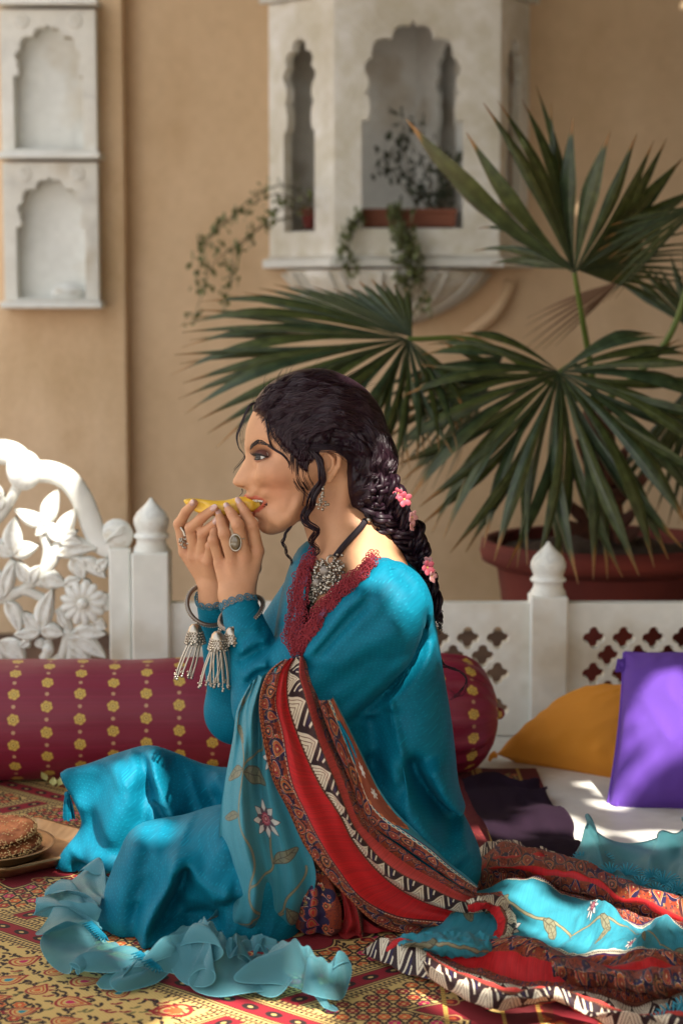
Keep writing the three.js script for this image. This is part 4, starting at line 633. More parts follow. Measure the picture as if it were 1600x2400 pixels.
// hands: chains of joints in the photograph with depth
const hands = [];
function hand(fingers, thumb, wristA, wristB, arm) {
  const f = fingers.map((l) => l.map((q) => B(...q))), th = thumb.map((q) => B(...q)), wa = B(...wristA), wb = B(...wristB), am = B(...arm);
  const fld = (x, y, z) => {
    let p = 1; f.forEach((l, i) => { const w = wa.clone().lerp(wb, i / 3); p = smin(p, capsule(x, y, z, w, l[0], 0.0135, 0.0098), 0.009); });
    p = smin(p, capsule(x, y, z, wa.clone().lerp(wb, 0.3), am, 0.0195, 0.0215), 0.012); p = smin(p, capsule(x, y, z, wa.clone().lerp(wb, 0.7), am, 0.0195, 0.0215), 0.012);
    p = smin(p, capsule(x, y, z, wb, th[0], 0.014, 0.013), 0.012);
    let d = p; const rad = [0.0083, 0.0086, 0.0083, 0.0074];
    f.forEach((l, i) => { const r = rad[i]; let e = capsule(x, y, z, l[0], l[1], r * 1.12, r); e = smin(e, capsule(x, y, z, l[1], l[2], r * 1.02, r * 0.9), 0.002); e = smin(e, capsule(x, y, z, l[2], l[3], r * 0.9, r * 0.74), 0.002); e = smin(e, hypot(x - l[1].x, y - l[1].y, z - l[1].z) - r * 1.08, 0.003); d = smin(d, e, 0.0028); });
    let e = capsule(x, y, z, th[0], th[1], 0.0115, 0.0095); e = smin(e, capsule(x, y, z, th[1], th[2], 0.0098, 0.0075), 0.003); d = smin(d, e, 0.006);
    return d;
  };
  const all = [...f.flat(), ...th, wa, wb, am], lo = ['x', 'y', 'z'].map((k) => min(...all.map((p) => p[k])) - 0.026), hi = ['x', 'y', 'z'].map((k) => max(...all.map((p) => p[k])) + 0.026);
  lo[1] = am.y - 0.005;
  const knuck = f.flatMap((l) => [l[0], l[1], l[2]]);
  const tone = (x, y, z) => { const c = skinTone(x, y, z); let k = 0; knuck.forEach((p) => { k = max(k, exp(-((x - p.x) ** 2 + (y - p.y) ** 2 + (z - p.z - 0.008) ** 2) / 0.00009)); }); const w = 0.22 * k * (0.7 + 0.3 * noise(x * 900, y * 900)); return [c[0] * (1 - w * 0.5), c[1] * (1 - w), c[2] * (1 - w)]; };
  hands.push(f); return nets(lo, hi, 0.0023, fld, null, tone);
}
const nearHand = hand([[[604, 1292, 0.042], [592, 1231, 0.047], [575, 1201, 0.04], [563, 1182, 0.026]], [[575, 1306, 0.05], [557, 1230, 0.058], [545, 1208, 0.047], [535, 1193, 0.03]], [[545, 1314, 0.05], [526, 1251, 0.058], [519, 1226, 0.046], [514, 1209, 0.031]], [[516, 1320, 0.04], [500, 1266, 0.046], [503, 1247, 0.032], [511, 1236, 0.016]]],
  [[592, 1330, 0.01], [590, 1270, -0.008], [572, 1212, -0.008]], [574, 1394, 0.044], [540, 1394, 0.044], [560, 1432, 0.05]);
const farHand = hand([[[434, 1294, -0.032], [421, 1228, -0.028], [436, 1200, -0.006], [455, 1179, 0.021]], [[456, 1304, -0.018], [448, 1238, -0.008], [474, 1213, 0.012], [502, 1192, 0.027]], [[474, 1306, -0.008], [476, 1250, 0.004], [494, 1236, 0.014], [508, 1222, 0.024]], [[490, 1316, 0.004], [494, 1280, 0.014], [506, 1262, 0.02], [516, 1250, 0.024]]],
  [[510, 1330, -0.03], [520, 1265, -0.03], [528, 1215, -0.016]], [492, 1375, -0.028], [514, 1378, -0.022], [503, 1412, -0.028]);
{
  const lo = [B(535, 1460, 0).x, B(800, 1452, 0).y, -0.13], hi = [B(960, 1400, 0).x, B(700, 868, 0).y, 0.13];
  const hd = nets(lo, hi, 0.0028, headField, head.col, faceTone);
  const bd = nets([-0.45, 0.004, -0.26], [0.2, B(800, 1452, 0).y, 0.26], 0.011, (x, y, z) => trunk(x, y, z, 1), null, skinTone);
  part(woman, 'body', [hd, bd, nearHand, farHand], skinMat);
}
const nailMat = phys({ color: rgb(0.5, 0.3, 0.26), roughness: 0.18, clearcoat: 0.8 });
hands.forEach((f, h) => f.forEach((l, i) => { if (h && i === 3) return; const d = l[3].clone().sub(l[2]).normalize(), g = ball(V(0, 0, 0), 0.0048, 0.0082, 0.0022, 12, 8), out = V(0, 0, 1).addScaledVector(d, -d.z).add(V(h ? -0.25 : 0.1, 0.25, 0)).normalize(); out.addScaledVector(d, -out.dot(d)).normalize(); const p = l[3].clone().addScaledVector(d, 0.0035).addScaledVector(out, 0.0048); g.applyMatrix4(new THREE.Matrix4().makeBasis(d.clone().cross(out), d, out).setPosition(p)); part(woman, 'fingernail', g, nailMat); }));
// eye, lids, brow, mouth
{
  const up = V(0, 1, 0), sx = up.clone().cross(eyeG).normalize(), uy = eyeG.clone().cross(sx), R = 0.0122;
  const dir = (az, el) => eyeG.clone().multiplyScalar(cos(az) * cos(el)).addScaledVector(sx, sin(az) * cos(el)).addScaledVector(uy, sin(el));
  for (const s of [1, -1]) {
    const flip = (g) => { if (s < 0) { g.scale(1, 1, -1); } return g; };
    const e = part(woman, 'eye', flip(ball(eyeC, R, R, R, 24, 16)), phys({ color: rgb(0.62, 0.58, 0.54), roughness: 0.15, clearcoat: 1 }));
    const disc = (r, lift) => { const g = sheet(24, 4, (u, v) => { const a = u * 2 * PI, t = v * r; return eyeC.clone().addScaledVector(eyeG, cos(t) * (R + lift)).addScaledVector(sx, sin(t) * cos(a) * (R + lift)).addScaledVector(uy, sin(t) * sin(a) * (R + lift)); }); return flip(g); };
    part(e, 'iris', disc(0.6, 0.0003), phys({ color: rgb(0.022, 0.01, 0.006), roughness: 0.25 })); part(e, 'pupil', disc(0.26, 0.0005), phys({ color: rgb(0.004, 0.003, 0.003), roughness: 0.15 }));
    const upE = (az) => (21 - 19 * (az / 1.15) ** 2 + az * 4) * PI / 180, loE = (az) => (-15 + 15 * (az / 1.15) ** 2 + az * 2) * PI / 180;
    const lid = (f, to, r) => flip(sheet(26, 12, (u, v) => { const az = lerp(-1.35, 1.35, u), a = f(az); return eyeC.clone().addScaledVector(dir(az, lerp(a, to, v)), r + 0.0006 * sin(PI * min(1, v * 3))); }));
    part(woman, 'eyelid', lid(upE, 1.35, R + 0.0013), phys({ color: rgb(0.13, 0.052, 0.042), roughness: 0.5 })); part(woman, 'eyelid', lid(loE, -1.3, R + 0.0009), phys({ color: rgb(0.34, 0.15, 0.085), roughness: 0.5 }));
    const line = (f, r, ext) => Array.from({ length: 16 }, (_, i) => { const az = lerp(-1.3, 1.25 + ext, i / 15); return eyeC.clone().addScaledVector(dir(az, f(min(az, 1.25)) + max(0, az - 1.25) * 0.3), R + r); });
    const black = std({ color: rgb(0.006, 0.004, 0.005), roughness: 0.5 });
    const g = [tube(line(upE, 0.0016, 0.18), (q) => 0.0005 + 0.0008 * sin(PI * clamp(q * 0.8 + 0.15)), 6, 1), tube(line(loE, 0.0012, 0), 0.00045, 5, 1)];
    for (let i = 0; i < 22; i++) { const az = lerp(-1.2, 1.2, i / 21), a = upE(az), q = eyeC.clone().addScaledVector(dir(az, a), R + 0.0015), o = dir(az * 1.25, a + 0.1); g.push(tube([q, q.clone().addScaledVector(o, 0.004).add(V(0, 0.0006, 0)), q.clone().addScaledVector(o, 0.0065).add(V(0, 0.003, 0))], (t) => 0.00032 * (1 - t * 0.8), 4, 3)); }
    part(woman, 'eyelashes', flip(mergeAll(g)), black);
    // brow: short hairs along an arch
    const arch = [[332, 606], [362, 566], [410, 536], [460, 536], [515, 562], [572, 598]].map(f8), hs = [];
    const surf = (px, py) => { const q = P(px, py, 0.045); const c = head.col(q.x, q.y); return V(q.x, q.y, head.top(c)); };
    const cv = arch.map(([x, y]) => surf(x, y));
    for (let i = 0; i < 170; i++) { const t = rnd(), q = cr(cv, t), w = 0.0042 * (0.35 + sin(PI * clamp(t * 0.75 + 0.22))) * rr(-0.6, 0.6), d = cr(cv, min(1, t + 0.05)).sub(q).normalize().multiplyScalar(0.006); q.y += w; q.z += 0.0012; d.y += 0.0022 * (1 - t * 1.6); hs.push(tube([q, q.clone().addScaledVector(d, 0.5).add(V(0, 0, 0.0006)), q.clone().add(d)], (s) => 0.00042 * (1 - 0.7 * s), 4, 1)); }
    part(woman, 'eyebrow', flip(mergeAll(hs)), std({ color: rgb(0.012, 0.006, 0.006), roughness: 0.6 })).userData.kind = 'stuff';
  }
  part(woman, 'mouth_lining', ball(h8(500, 1080, 0), 0.013, 0.0095, 0.03, 20, 14), std({ color: rgb(0.06, 0.012, 0.01), roughness: 0.4 }));
  const tm = phys({ color: rgb(0.72, 0.68, 0.6), roughness: 0.2, clearcoat: 0.6 });
  for (const [X, Y, z, r] of [[350, 1060, 0.004, 4.2], [372, 1060, 0.012, 3.6], [398, 1060, 0.0175, 3.6], [424, 1060, 0.021, 3.2], [446, 1062, 0.0235, 3]]) for (const s of [1, -1]) part(woman, 'tooth', ball(h8(X, Y, z * s), 0.0032, 0.0044, r / 1000, 12, 8), tm);
}
// ---------- hair ----------
const hairMat = phys({ color: rgb(0.013, 0.004, 0.009), roughness: 0.46, specularIntensity: 0.6, sheen: 0.3, sheenColor: rgb(0.16, 0.06, 0.12), sheenRoughness: 0.4 });
const strandMat = phys({ color: rgb(0.02, 0.006, 0.013), roughness: 0.38, specularIntensity: 0.8 });
const hairPts = [[592, 962], [600, 935], [620, 908], [648, 887], [680, 873], [710, 865], [745, 863], [775, 867], [826, 889], [862, 916], [893, 958], [911, 1008], [929, 1052], [934, 1078], [926, 1126], [922, 1175], [938, 1200], [956, 1235], [958, 1262], [930, 1282], [893, 1270], [866, 1240], [850, 1222], [836, 1208], [814, 1188], [804, 1140], [802, 1100], [800, 1078], [778, 1064], [752, 1068], [735, 1082], [724, 1112], [712, 1104], [696, 1080], [676, 1060], [640, 1024], [622, 990], [606, 968]];
const hairC = P(790, 1065, 0), groove = (x, y) => { const dx = x - hairC.x, dy = y - hairC.y, r = hypot(dx, dy * 0.92), a = Math.atan2(dy, dx); return 0.0034 * noise(r * 190 + a * 2.2 + 1.5 * noise(a * 3, r * 30, 4), a * 2.2, 2) + 0.0045 * noise(r * 60 + 2, a * 3, 6) + 0.0014 * noise(r * 480, a * 6, 8); };
const hair = swell(hairPts, [[640, 950, 57, 17], [700, 915, 70, 48], [760, 900, 73, 56], [690, 1010, 73, 15], [780, 1000, 88, 60], [860, 950, 80, 62], [870, 1060, 86, 60], [820, 1110, 80, 24], [745, 1045, 79, 12], [880, 1180, 70, 45], [940, 1230, 40, 32], [628, 985, 55, 12], [905, 1100, 68, 50], [720, 1090, 72, 9]].map(([x, y, w, r]) => [x, y, w / 1000, r / 1000]), { reach: 0.03, extra: (x, y, d) => 1.35 * groove(x, y) * sst(0, 0.02, d) });
{
  const lo = [P(585, 900, 0).x, P(800, 1290, 0).y, -0.1], hi = [P(945, 900, 0).x, P(700, 855, 0).y, 0.1];
  const cap = part(woman, 'hair', nets(lo, hi, 0.0026, (x, y, z, c) => hair.f(z, c), hair.col), hairMat);
  const st = [];
  // wavy locks over the whole head, each a bundle of fine strands
  for (let k = 0; k < 240; k++) {
    const r0 = 0.016 + 0.13 * sqrt((k + rnd()) / 240), a0 = rr(0.2, 3.85), span = rr(1.0, 2.0), side = k % 7 ? 1 : -1, w = rr(-0.02, 0.004), guide = [];
    for (let i = 0; i <= 26; i++) { const a = a0 - span * i / 26, ph = 5 * noise(r0 * 40, a * 0.8, 3), r = r0 * (1 + w * i / 6) + 0.0022 * sin(a * r0 * 190 + ph), x = hairC.x + cos(a) * r * 1.15, y = hairC.y + sin(a) * r, c = hair.col(x, y); if (!c || c.d < 0.003) { if (guide.length > 6) break; guide.length = 0; continue; } guide.push(V(x, y, side * (hair.top(c) + 0.0013 + 0.0012 * sin(a * r0 * 190 + ph + 1.2)))); }
    if (guide.length < 7) continue;
    const n = 15; for (let j = 0; j < n; j++) { const o = V(rr(-1, 1) * 0.0036, rr(-1, 1) * 0.0036, side * rr(-0.4, 1) * 0.0018), p2 = rr(0, 6), e = rr(0.6, 1), c = guide.slice(floor(rnd() * 3), Math.ceil(guide.length * e)).map((q, i, l) => { const s = sin(PI * clamp(i / (l.length - 1), 0.04, 0.9)); return q.clone().addScaledVector(o, 0.4 + 0.6 * s).add(V(0.0002 * sin(i * 0.5 + p2), 0.0002 * cos(i * 0.6 + p2), 0)); }); if (c.length > 5) st.push(tube(c, (s) => 0.00062 * sin(PI * clamp(s, 0.08, 0.95)) + 0.0001, 4, 1)); }
  }
  // fine hairs that soften the hairline
  for (let k = 0; k < 520; k++) {
    const L = [[600, 950], [616, 975], [636, 1010], [664, 1046], [690, 1070], [712, 1096], [735, 1072], [752, 1054]], t = rnd(), q = cr(L.map(([x, y]) => V(x, y, 0)), t), s0 = P(q.x - rr(2, 16) * (1 - 0.6 * t), q.y + rr(-4, 10), 0.055), c0 = head.col(s0.x, s0.y); if (!c0 || c0.d < 0.001) continue;
    const a = Math.atan2(s0.y - hairC.y, s0.x - hairC.x), r = hypot(s0.x - hairC.x, s0.y - hairC.y), len = rr(0.1, 0.3), pts = [];
    for (let i = 0; i <= 6; i++) { const b = a - len * i / 6, x = hairC.x + cos(b) * r * (1 - 0.012 * i * rr(0.4, 1)), y = hairC.y + sin(b) * r, h = head.col(x, y), c = hair.col(x, y); pts.push(V(x, y, max(h && h.d > 0 ? head.top(h) : 0, c && c.d > 0 ? hair.top(c) : 0) + 0.0007)); }
    st.push(tube(pts, (s) => 0.00034 * (0.35 + 0.65 * s), 4, 1));
  }
  for (let k = 0; k < 260; k++) {
    const r0 = 0.03 + 0.115 * sqrt(rnd()), a0 = rr(1.0, 3.9), span = rr(0.5, 1.5), side = rnd() < 0.93 ? 1 : -1, pts = [], w = rr(-0.02, 0.02), ph = rr(0, 6);
    for (let i = 0; i <= 14; i++) { const a = a0 - span * i / 14, r = r0 * (1 + w * i / 3) + 0.0015 * sin(i * 1.1 + ph), x = hairC.x + cos(a) * r * 1.15, y = hairC.y + sin(a) * r; const c = hair.col(x, y); if (!c || c.d < 0.0015) { if (pts.length > 4) break; pts.length = 0; continue; } pts.push(V(x, y, side * (hair.top(c) + 0.0006))); }
    if (pts.length > 4) st.push(tube(pts, (s) => rr(0.00055, 0.0007) * sin(PI * clamp(s, 0.06, 0.94)) + 0.0002, 4, 1));
  }
  part(cap, 'hair_strands', st, strandMat).userData.kind = 'stuff';
  const lock = (name, pts, n, spread, r, curl = 0) => {
    const L = [], base = pts.map((q) => q.isVector3 ? q : P(...q));
    for (let k = 0; k < n; k++) { const o = V(rr(-1, 1), rr(-1, 1), rr(-1, 1)).multiplyScalar(spread), ph = rr(0, 6), e = rr(0.82, 1); const m = base.length * 7, c = []; for (let i = 0; i <= m * e; i++) { const t = i / m, q = cr(base, t), s = sin(PI * clamp(t * 0.9 + 0.05)); q.addScaledVector(o, 0.35 + 0.65 * s); q.x += curl * sin(t * 26 + ph * 0.3) * s; q.z += curl * cos(t * 26 + ph * 0.3) * s; c.push(q); } L.push(tube(c, (s) => r * (1 - 0.75 * s) * rr(0.9, 1.1), 5, 1)); }
    const p = part(cap, name, L, hairMat); p.userData.kind = 'stuff'; return p;
  };
  const Z8 = (list) => list.map(([X, Y, z]) => { const q = f8([X, Y]); if (z === undefined) { const w = P(q[0], q[1], 0.05), c = head.col(w.x, w.y); z = (c && c.d > 0 ? head.top(c) : 0.02) + 0.0035; const w2 = P(q[0], q[1], z), c2 = head.col(w2.x, w2.y); if (c2 && c2.d > 0) z = head.top(c2) + 0.003; } return P(q[0], q[1], z); });
  lock('hair_lock', Z8([[400, 170], [325, 210, 0.03], [250, 380, 0.03], [214, 480, 0.03], [230, 580, 0.03], [285, 662, 0.03], [240, 730, 0.025], [182, 800, 0.022], [184, 850, 0.02]]), 5, 0.0016, 0.0009);
  lock('hair_lock', Z8([[262, 965, 0.016], [262, 1000, 0.02], [222, 1048, 0.02]]), 2, 0.0006, 0.0008);
  lock('hair_lock', Z8([[440, 190], [470, 280], [495, 390], [512, 500], [550, 590], [640, 650], [697, 735], [660, 850], [672, 905], [760, 925], [832, 965], [836, 1050], [820, 1110], [852, 1132]]), 6, 0.0014, 0.001);
  lock('hair_lock', Z8([[500, 240], [520, 360], [560, 480], [650, 600], [720, 700]]), 5, 0.004, 0.0006);
  lock('hair_lock', Z8([[330, 220, 0.028], [290, 350, 0.03], [255, 480, 0.03], [290, 600, 0.03]]), 4, 0.004, 0.0004);
  for (const dx of [-12, 6, 22, 40, 60, 84, 108]) lock('hair_lock', Z8([[745 + dx, 560], [735 + dx, 700], [745 + dx, 840], [800 + dx, 950], [870 + dx * 0.6, 1020], [905, 1060]]), 6, 0.0042, 0.0006);
  lock('hair_lock', Z8([[640, 400], [700, 520], [760, 600], [800, 680], [820, 780]]), 6, 0.006, 0.0006);
  lock('hair_lock', Z8([[900, 620, 0.078], [965, 690, 0.082], [1000, 770, 0.082], [988, 880, 0.078], [960, 970, 0.072], [915, 1060, 0.066], [868, 1130, 0.06], [850, 1200, 0.06], [870, 1280, 0.062], [940, 1350, 0.066], [905, 1450, 0.068], [965, 1520, 0.072], [905, 1590, 0.075]]), 22, 0.0055, 0.0016, 0.003);
  lock('hair_lock', Z8([[715, 1310, 0.03], [655, 1400, 0.03], [640, 1470, 0.032], [672, 1560, 0.034], [715, 1640, 0.036], [735, 1720, 0.036]]), 7, 0.003, 0.0011, 0.0015);
  for (let k = 0; k < 0; k++) { const y = 760 + k * 48; lock('hair_lock', Z8([[1175, y - 30, 0.06], [1120, y + 10, 0.062], [1075, y + 30 + 14 * (k % 2), 0.06]]), 4, 0.005, 0.0004, 0.001); }
  for (let k = 0; k < 4; k++) lock('hair_lock', Z8([[740 + k * 8, 520 + k * 14, 0.077], [850, 548 + k * 12, 0.0805], [960, 566 + k * 12, 0.0845], [1060, 572 + k * 12, 0.0885], [1150, 600 + k * 10, 0.0875], [1230, 660 + k * 12, 0.085], [1300, 760, 0.08]]), 9, 0.0034, 0.0007);
  // plait: three strands winding round each other down the back
  const bp = [[880, 1150, 0.05], [905, 1190, 0.045], [928, 1225, 0.04], [950, 1258, 0.035], [966, 1295, 0.03], [975, 1330, 0.026], [992, 1370, 0.02], [1006, 1410, 0.016], [1012, 1450, 0.012]].map((q) => P(...q));
  const R = (t) => lerp(0.031, 0.013, t), plait = [];
  for (let k = 0; k < 3; k++) for (let j = 0; j < 26; j++) { const pts = [], o = V(rr(-1, 1), rr(-1, 1), rr(-1, 1)); for (let i = 0; i <= 80; i++) { const t = i / 80, ph = t * 17 + k * 2 * PI / 3, q = cr(bp, t), r = R(t), d = cr(bp, min(1, t + 0.02)).sub(cr(bp, max(0, t - 0.02))).normalize(), s = V(-d.y, d.x, 0); q.addScaledVector(s, cos(ph) * r * 0.72).add(V(0, 0, sin(2 * ph) * r * 0.5)).addScaledVector(o, r * (0.42 + 0.12 * sin(i * 0.45 + k * 2 + j))); pts.push(q); } plait.push(tube(pts, (s) => R(s) * 0.13, 5, 1)); }
  part(cap, 'plait', plait, hairMat).userData.kind = 'stuff';
  for (let k = 0; k < 9; k++) lock('hair_lock', [[1004, 1395 + k * 5, 0.015], [1018 + rr(0, 8), 1420 + k * 4, 0.02], [1028 + rr(-4, 6), 1440 + k * 5, 0.02], [1018 + rr(-4, 8), 1462 + k * 4, 0.018]].map((q) => P(...q)), 3, 0.002, 0.0007, 0.003);
  for (let k = 0; k < 6; k++) lock('hair_lock', [[1034, 1545 + k * 4, 0.02], [1050 + k * 3, 1566, 0.03], [1082 + k * 2, 1574 + k * 4, 0.035], [1095 - k * 3, 1600 + k * 3, 0.035], [1084 - k * 6, 1630 + k * 2, 0.03], [1056 + k * 2, 1618 + k * 3, 0.025], [1040, 1600 + k * 6, 0.02]].map((q) => P(...q)), 1, 0.001, 0.0008);
  for (let k = 0; k < 150; k++) { const a = rr(-0.9, 2.6), r = rr(0.1, 0.135), x = hairC.x + cos(a) * r * 1.1, y = hairC.y + sin(a) * r, c = hair.col(x, y); if (!c || c.d < 0 || c.d > 0.02) continue; const q = V(x, y, hair.top(c)), o = V(cos(a - 0.9), sin(a - 0.9), rr(-0.3, 0.3)).multiplyScalar(rr(0.01, 0.02)); lock('stray_hair', [q, q.clone().add(o), q.clone().addScaledVector(o, 1.6).add(V(0.003, -0.004, 0))], 2, 0.002, 0.0002); }
  // pink blossoms
  const pm = phys({ color: rgb(0.62, 0.11, 0.16), roughness: 0.55, transmission: 0.25, thickness: 0 }), pm2 = phys({ color: rgb(0.72, 0.34, 0.34), roughness: 0.55, transmission: 0.25, thickness: 0 }), ym = std({ color: rgb(0.6, 0.42, 0.12) });
  for (const [px, py, z, s, tilt, m] of [[946, 1170, 0.08, 1.1, 0.5, pm], [934, 1156, 0.075, 0.8, -0.6, pm], [964, 1212, 0.075, 1, 1.1, pm2], [962, 1232, 0.07, 0.8, 1.4, pm2], [1000, 1330, 0.068, 1.1, 0.7, pm], [1010, 1350, 0.062, 1, 1.2, pm2], [1004, 1316, 0.055, 0.8, -0.3, pm2]]) {
    const c = P(px, py, z), fl = part(cap, 'blossom', ball(c, 0.0022 * s), ym);
    for (let k = 0; k < 5; k++) { const g = ball(V(0, 0, 0), 0.0055 * s, 0.0042 * s, 0.0016 * s, 10, 6); g.translate(0.006 * s, 0, 0).rotateY(-0.35).rotateZ(k / 5 * 2 * PI + tilt).rotateY(tilt * 0.8).translate(c.x, c.y, c.z); part(fl, 'petal', g, m); }
  }
}
// ---------- tunic ----------
const dobby = pix(128, 128, (u, v) => { const a = (u * 8 + (floor(v * 8) % 2) * 0.5) % 1, b = (v * 8) % 1, d = hypot((a - 0.5) * 1.4, (b - 0.5) * 1.9), n = 110 + 120 * sst(0.42, 0.12, d) + fbt(u, v, 32, 4, 2) * 24; return [n, n, n]; }, false);
const dobbyCol = pix(256, 256, (u, v) => { const a = (u * 16 + (floor(v * 16) % 2) * 0.5) % 1, b = (v * 16) % 1, d = hypot((a - 0.5) * 1.4, (b - 0.5) * 1.9), k = sst(0.34, 0.14, d), n = fbt(u, v, 5, 6, 4) * 9 + fbt(u, v, 64, 2, 2) * 10; return [2 + k * 8, 103 + n + k * 18, 128 + n + k * 18]; });
const rep = (t, s) => { const c = t.clone(); c.repeat.set(s, s); return c; };
const TEAL = phys({ map: rep(dobbyCol, 10), roughness: 0.62, specularIntensity: 0.3, sheen: 0.25, sheenColor: rgb(0.1, 0.42, 0.55), sheenRoughness: 0.4, bumpMap: rep(dobby, 20), bumpScale: 0.0003 });
const wrinkle = (x, y, s, a, dir = 1) => { const p = x * 0.6 + y * 0.8 * dir, q = x * 0.8 * dir - y * 0.6, e = noise(p * s * 0.5, q * s * 0.5, 4); return a * (0.5 * noise(x * s, y * s, 3) + 1.5 * (0.5 - abs(noise(p * s * 0.42 + e, q * s * 1.5 + e, 8))) * sst(-0.3, 0.5, noise(x * 9, y * 9, 11)) + 0.5 * (0.5 - abs(noise(p * s * 0.9, q * s * 3 + e * 2, 5)))); };
{
  const torso = swell([[885, 1268], [925, 1282], [962, 1310], [990, 1350], [1008, 1395], [1022, 1470], [1042, 1592], [1057, 1684], [1067, 1775], [1068, 1867], [1102, 1939], [1127, 2005], [1122, 2052], [1090, 2098], [1040, 2100], [900, 2120], [760, 2050], [680, 1920], [640, 1780], [634, 1640], [640, 1520], [652, 1430], [672, 1345], [698, 1288], [730, 1262], [790, 1235], [850, 1240]],
    [[885, 1280, 100, 30], [935, 1330, 140, 55], [985, 1420, 160, 80], [830, 1400, 146, 80], [700, 1370, 140, 60], [690, 1500, 146, 70], [900, 1600, 112, 70], [900, 1800, 135, 110], [950, 2000, 172, 100], [800, 2000, 170, 110], [1100, 2040, 120, 60], [1030, 1900, 140, 80], [700, 1900, 160, 100], [780, 1265, 60, 40]].map(([x, y, w, r]) => [x, y, w / 1000, r / 1000]), { reach: 0.05 });
  const fz = folds([[[[940, 1760], [990, 1850], [1040, 1930], [1085, 1975]], 0.016, -0.03], [[[915, 1760], [950, 1870], [1010, 1960], [1075, 2020]], 0.02, 0.016], [[[1000, 1780], [1050, 1880], [1100, 1950]], 0.018, 0.018], [[[905, 1590], [925, 1700], [948, 1800], [958, 1960]], 0.006, 0.006], [[[850, 1770], [900, 1840], [960, 1850]], 0.016, -0.012], [[[980, 2015], [1060, 2010], [1110, 1990]], 0.014, 0.012], [[[850, 1680], [870, 1760], [880, 1850]], 0.02, -0.016],
    [[[868, 1358], [810, 1410], [760, 1475], [715, 1530]], 0.009, 0.011], [[[885, 1380], [820, 1440], [770, 1490], [735, 1530]], 0.008, -0.006], [[[915, 1365], [850, 1425], [790, 1490], [740, 1560]], 0.013, 0.005], [[[905, 1322], [940, 1345], [975, 1380]], 0.008, -0.003], [[[1000, 1400], [990, 1500], [960, 1570], [880, 1660]], 0.005, -0.007], [[[1010, 1480], [975, 1560], [915, 1622], [845, 1682], [790, 1725]], 0.009, -0.012], [[[905, 1650], [885, 1740], [885, 1840]], 0.022, -0.01], [[[965, 1530], [900, 1590], [830, 1655], [770, 1700]], 0.014, 0.008], [[[950, 1440], [860, 1500], [760, 1560]], 0.02, 0.008], [[[900, 1500], [820, 1560], [720, 1640]], 0.016, -0.007],
    [[[556, 1540], [577, 1517], [608, 1503], [632, 1508]], 0.007, 0.008], [[[553, 1562], [580, 1540], [620, 1524]], 0.006, -0.006], [[[563, 1592], [598, 1556], [636, 1545]], 0.007, 0.008], [[[570, 1612], [610, 1580], [650, 1560]], 0.006, -0.006], [[[580, 1630], [620, 1600], [660, 1580]], 0.008, 0.007], [[[536, 1500], [570, 1480], [612, 1478]], 0.009, 0.005], [[[660, 1600], [700, 1560], [720, 1530]], 0.012, -0.01]], 0.12);
  const sh = P(896, 1428, 0.115), el = P(652, 1648, 0.1), e2 = P(622, 1640, 0.1), w1 = P(561, 1420, 0.047), fs = P(765, 1395, -0.13), fe = P(556, 1668, -0.11), f1 = P(500, 1405, -0.028);
  const vn = outline([[882, 1258], [868, 1312], [838, 1350], [800, 1378], [760, 1422], [726, 1476], [708, 1524], [706, 1500], [713, 1420], [721, 1360], [734, 1306], [752, 1268], [800, 1180], [884, 1190]], 0.08, 2);
  const cuff = (x, y, z, a, b, d) => { const ax = b.clone().sub(a).normalize(), t = (x - a.x) * ax.x + (y - a.y) * ax.y + (z - a.z) * ax.z; return max(d, -t); };
  const colf = (x, y) => { const c = torso.col(x, y); return { c, fold: fz(x, y) + wrinkle(x, y, 20, 0.0012), v: inside(vn, x, y) }; };
  const fld = (x, y, Z, q) => {
    let d = torso.f(Z, q.c);
    let a = capsule(x, y, Z, sh, el, 0.071, 0.065); d = smin(d, a, 0.016);
    let b = cuff(x, y, Z, w1, e2, capsule(x, y, Z, w1, e2, 0.0265, 0.046)); d = smin(d, b, 0.012);
    let e = capsule(x, y, Z, fs, fe, 0.066, 0.05); e = smin(e, cuff(x, y, Z, f1, fe, capsule(x, y, Z, f1, fe, 0.0255, 0.042)), 0.02); d = smin(d, e, 0.02);
    d -= q.fold * 1.25 * sst(-0.02, 0.05, Z) * sst(0.045, 0.01, d) ;
    if (Z > -0.035) d = max(d, min(q.v, 0.05)); else d = max(d, min(q.v, -0.035 - Z + 0.0));
    return d;
  };
  const lo = [P(470, 1600, 0).x - 0.01, 0.006, -0.225], hi = [P(1140, 2000, 0).x, P(800, 1225, 0).y, 0.225];
  part(woman, 'tunic', nets(lo, hi, 0.0042, fld, colf), TEAL);
  // skirt of the tunic over the far knee, and over the near leg
  const far = swell([[142, 1812], [200, 1792], [285, 1764], [345, 1750], [400, 1764], [470, 1795], [535, 1806], [620, 1800], [700, 1850], [700, 2000], [600, 2075], [400, 2092], [255, 2088], [190, 2058], [140, 2030], [142, 2008], [170, 1965], [188, 1928], [166, 1862]],
    [[160, 1830, 12, 8], [150, 2020, 22, 14], [200, 1940, 30, 20], [350, 1790, 55, 30], [290, 1900, 70, 50], [400, 1900, 90, 60], [250, 2050, 60, 24], [420, 2060, 90, 40], [560, 1850, 90, 40], [600, 2000, 110, 60], [500, 1830, 70, 30]].map(([x, y, w, r]) => [x, y, w / 1000, r / 1000]), { z: -0.13, reach: 0.04 });
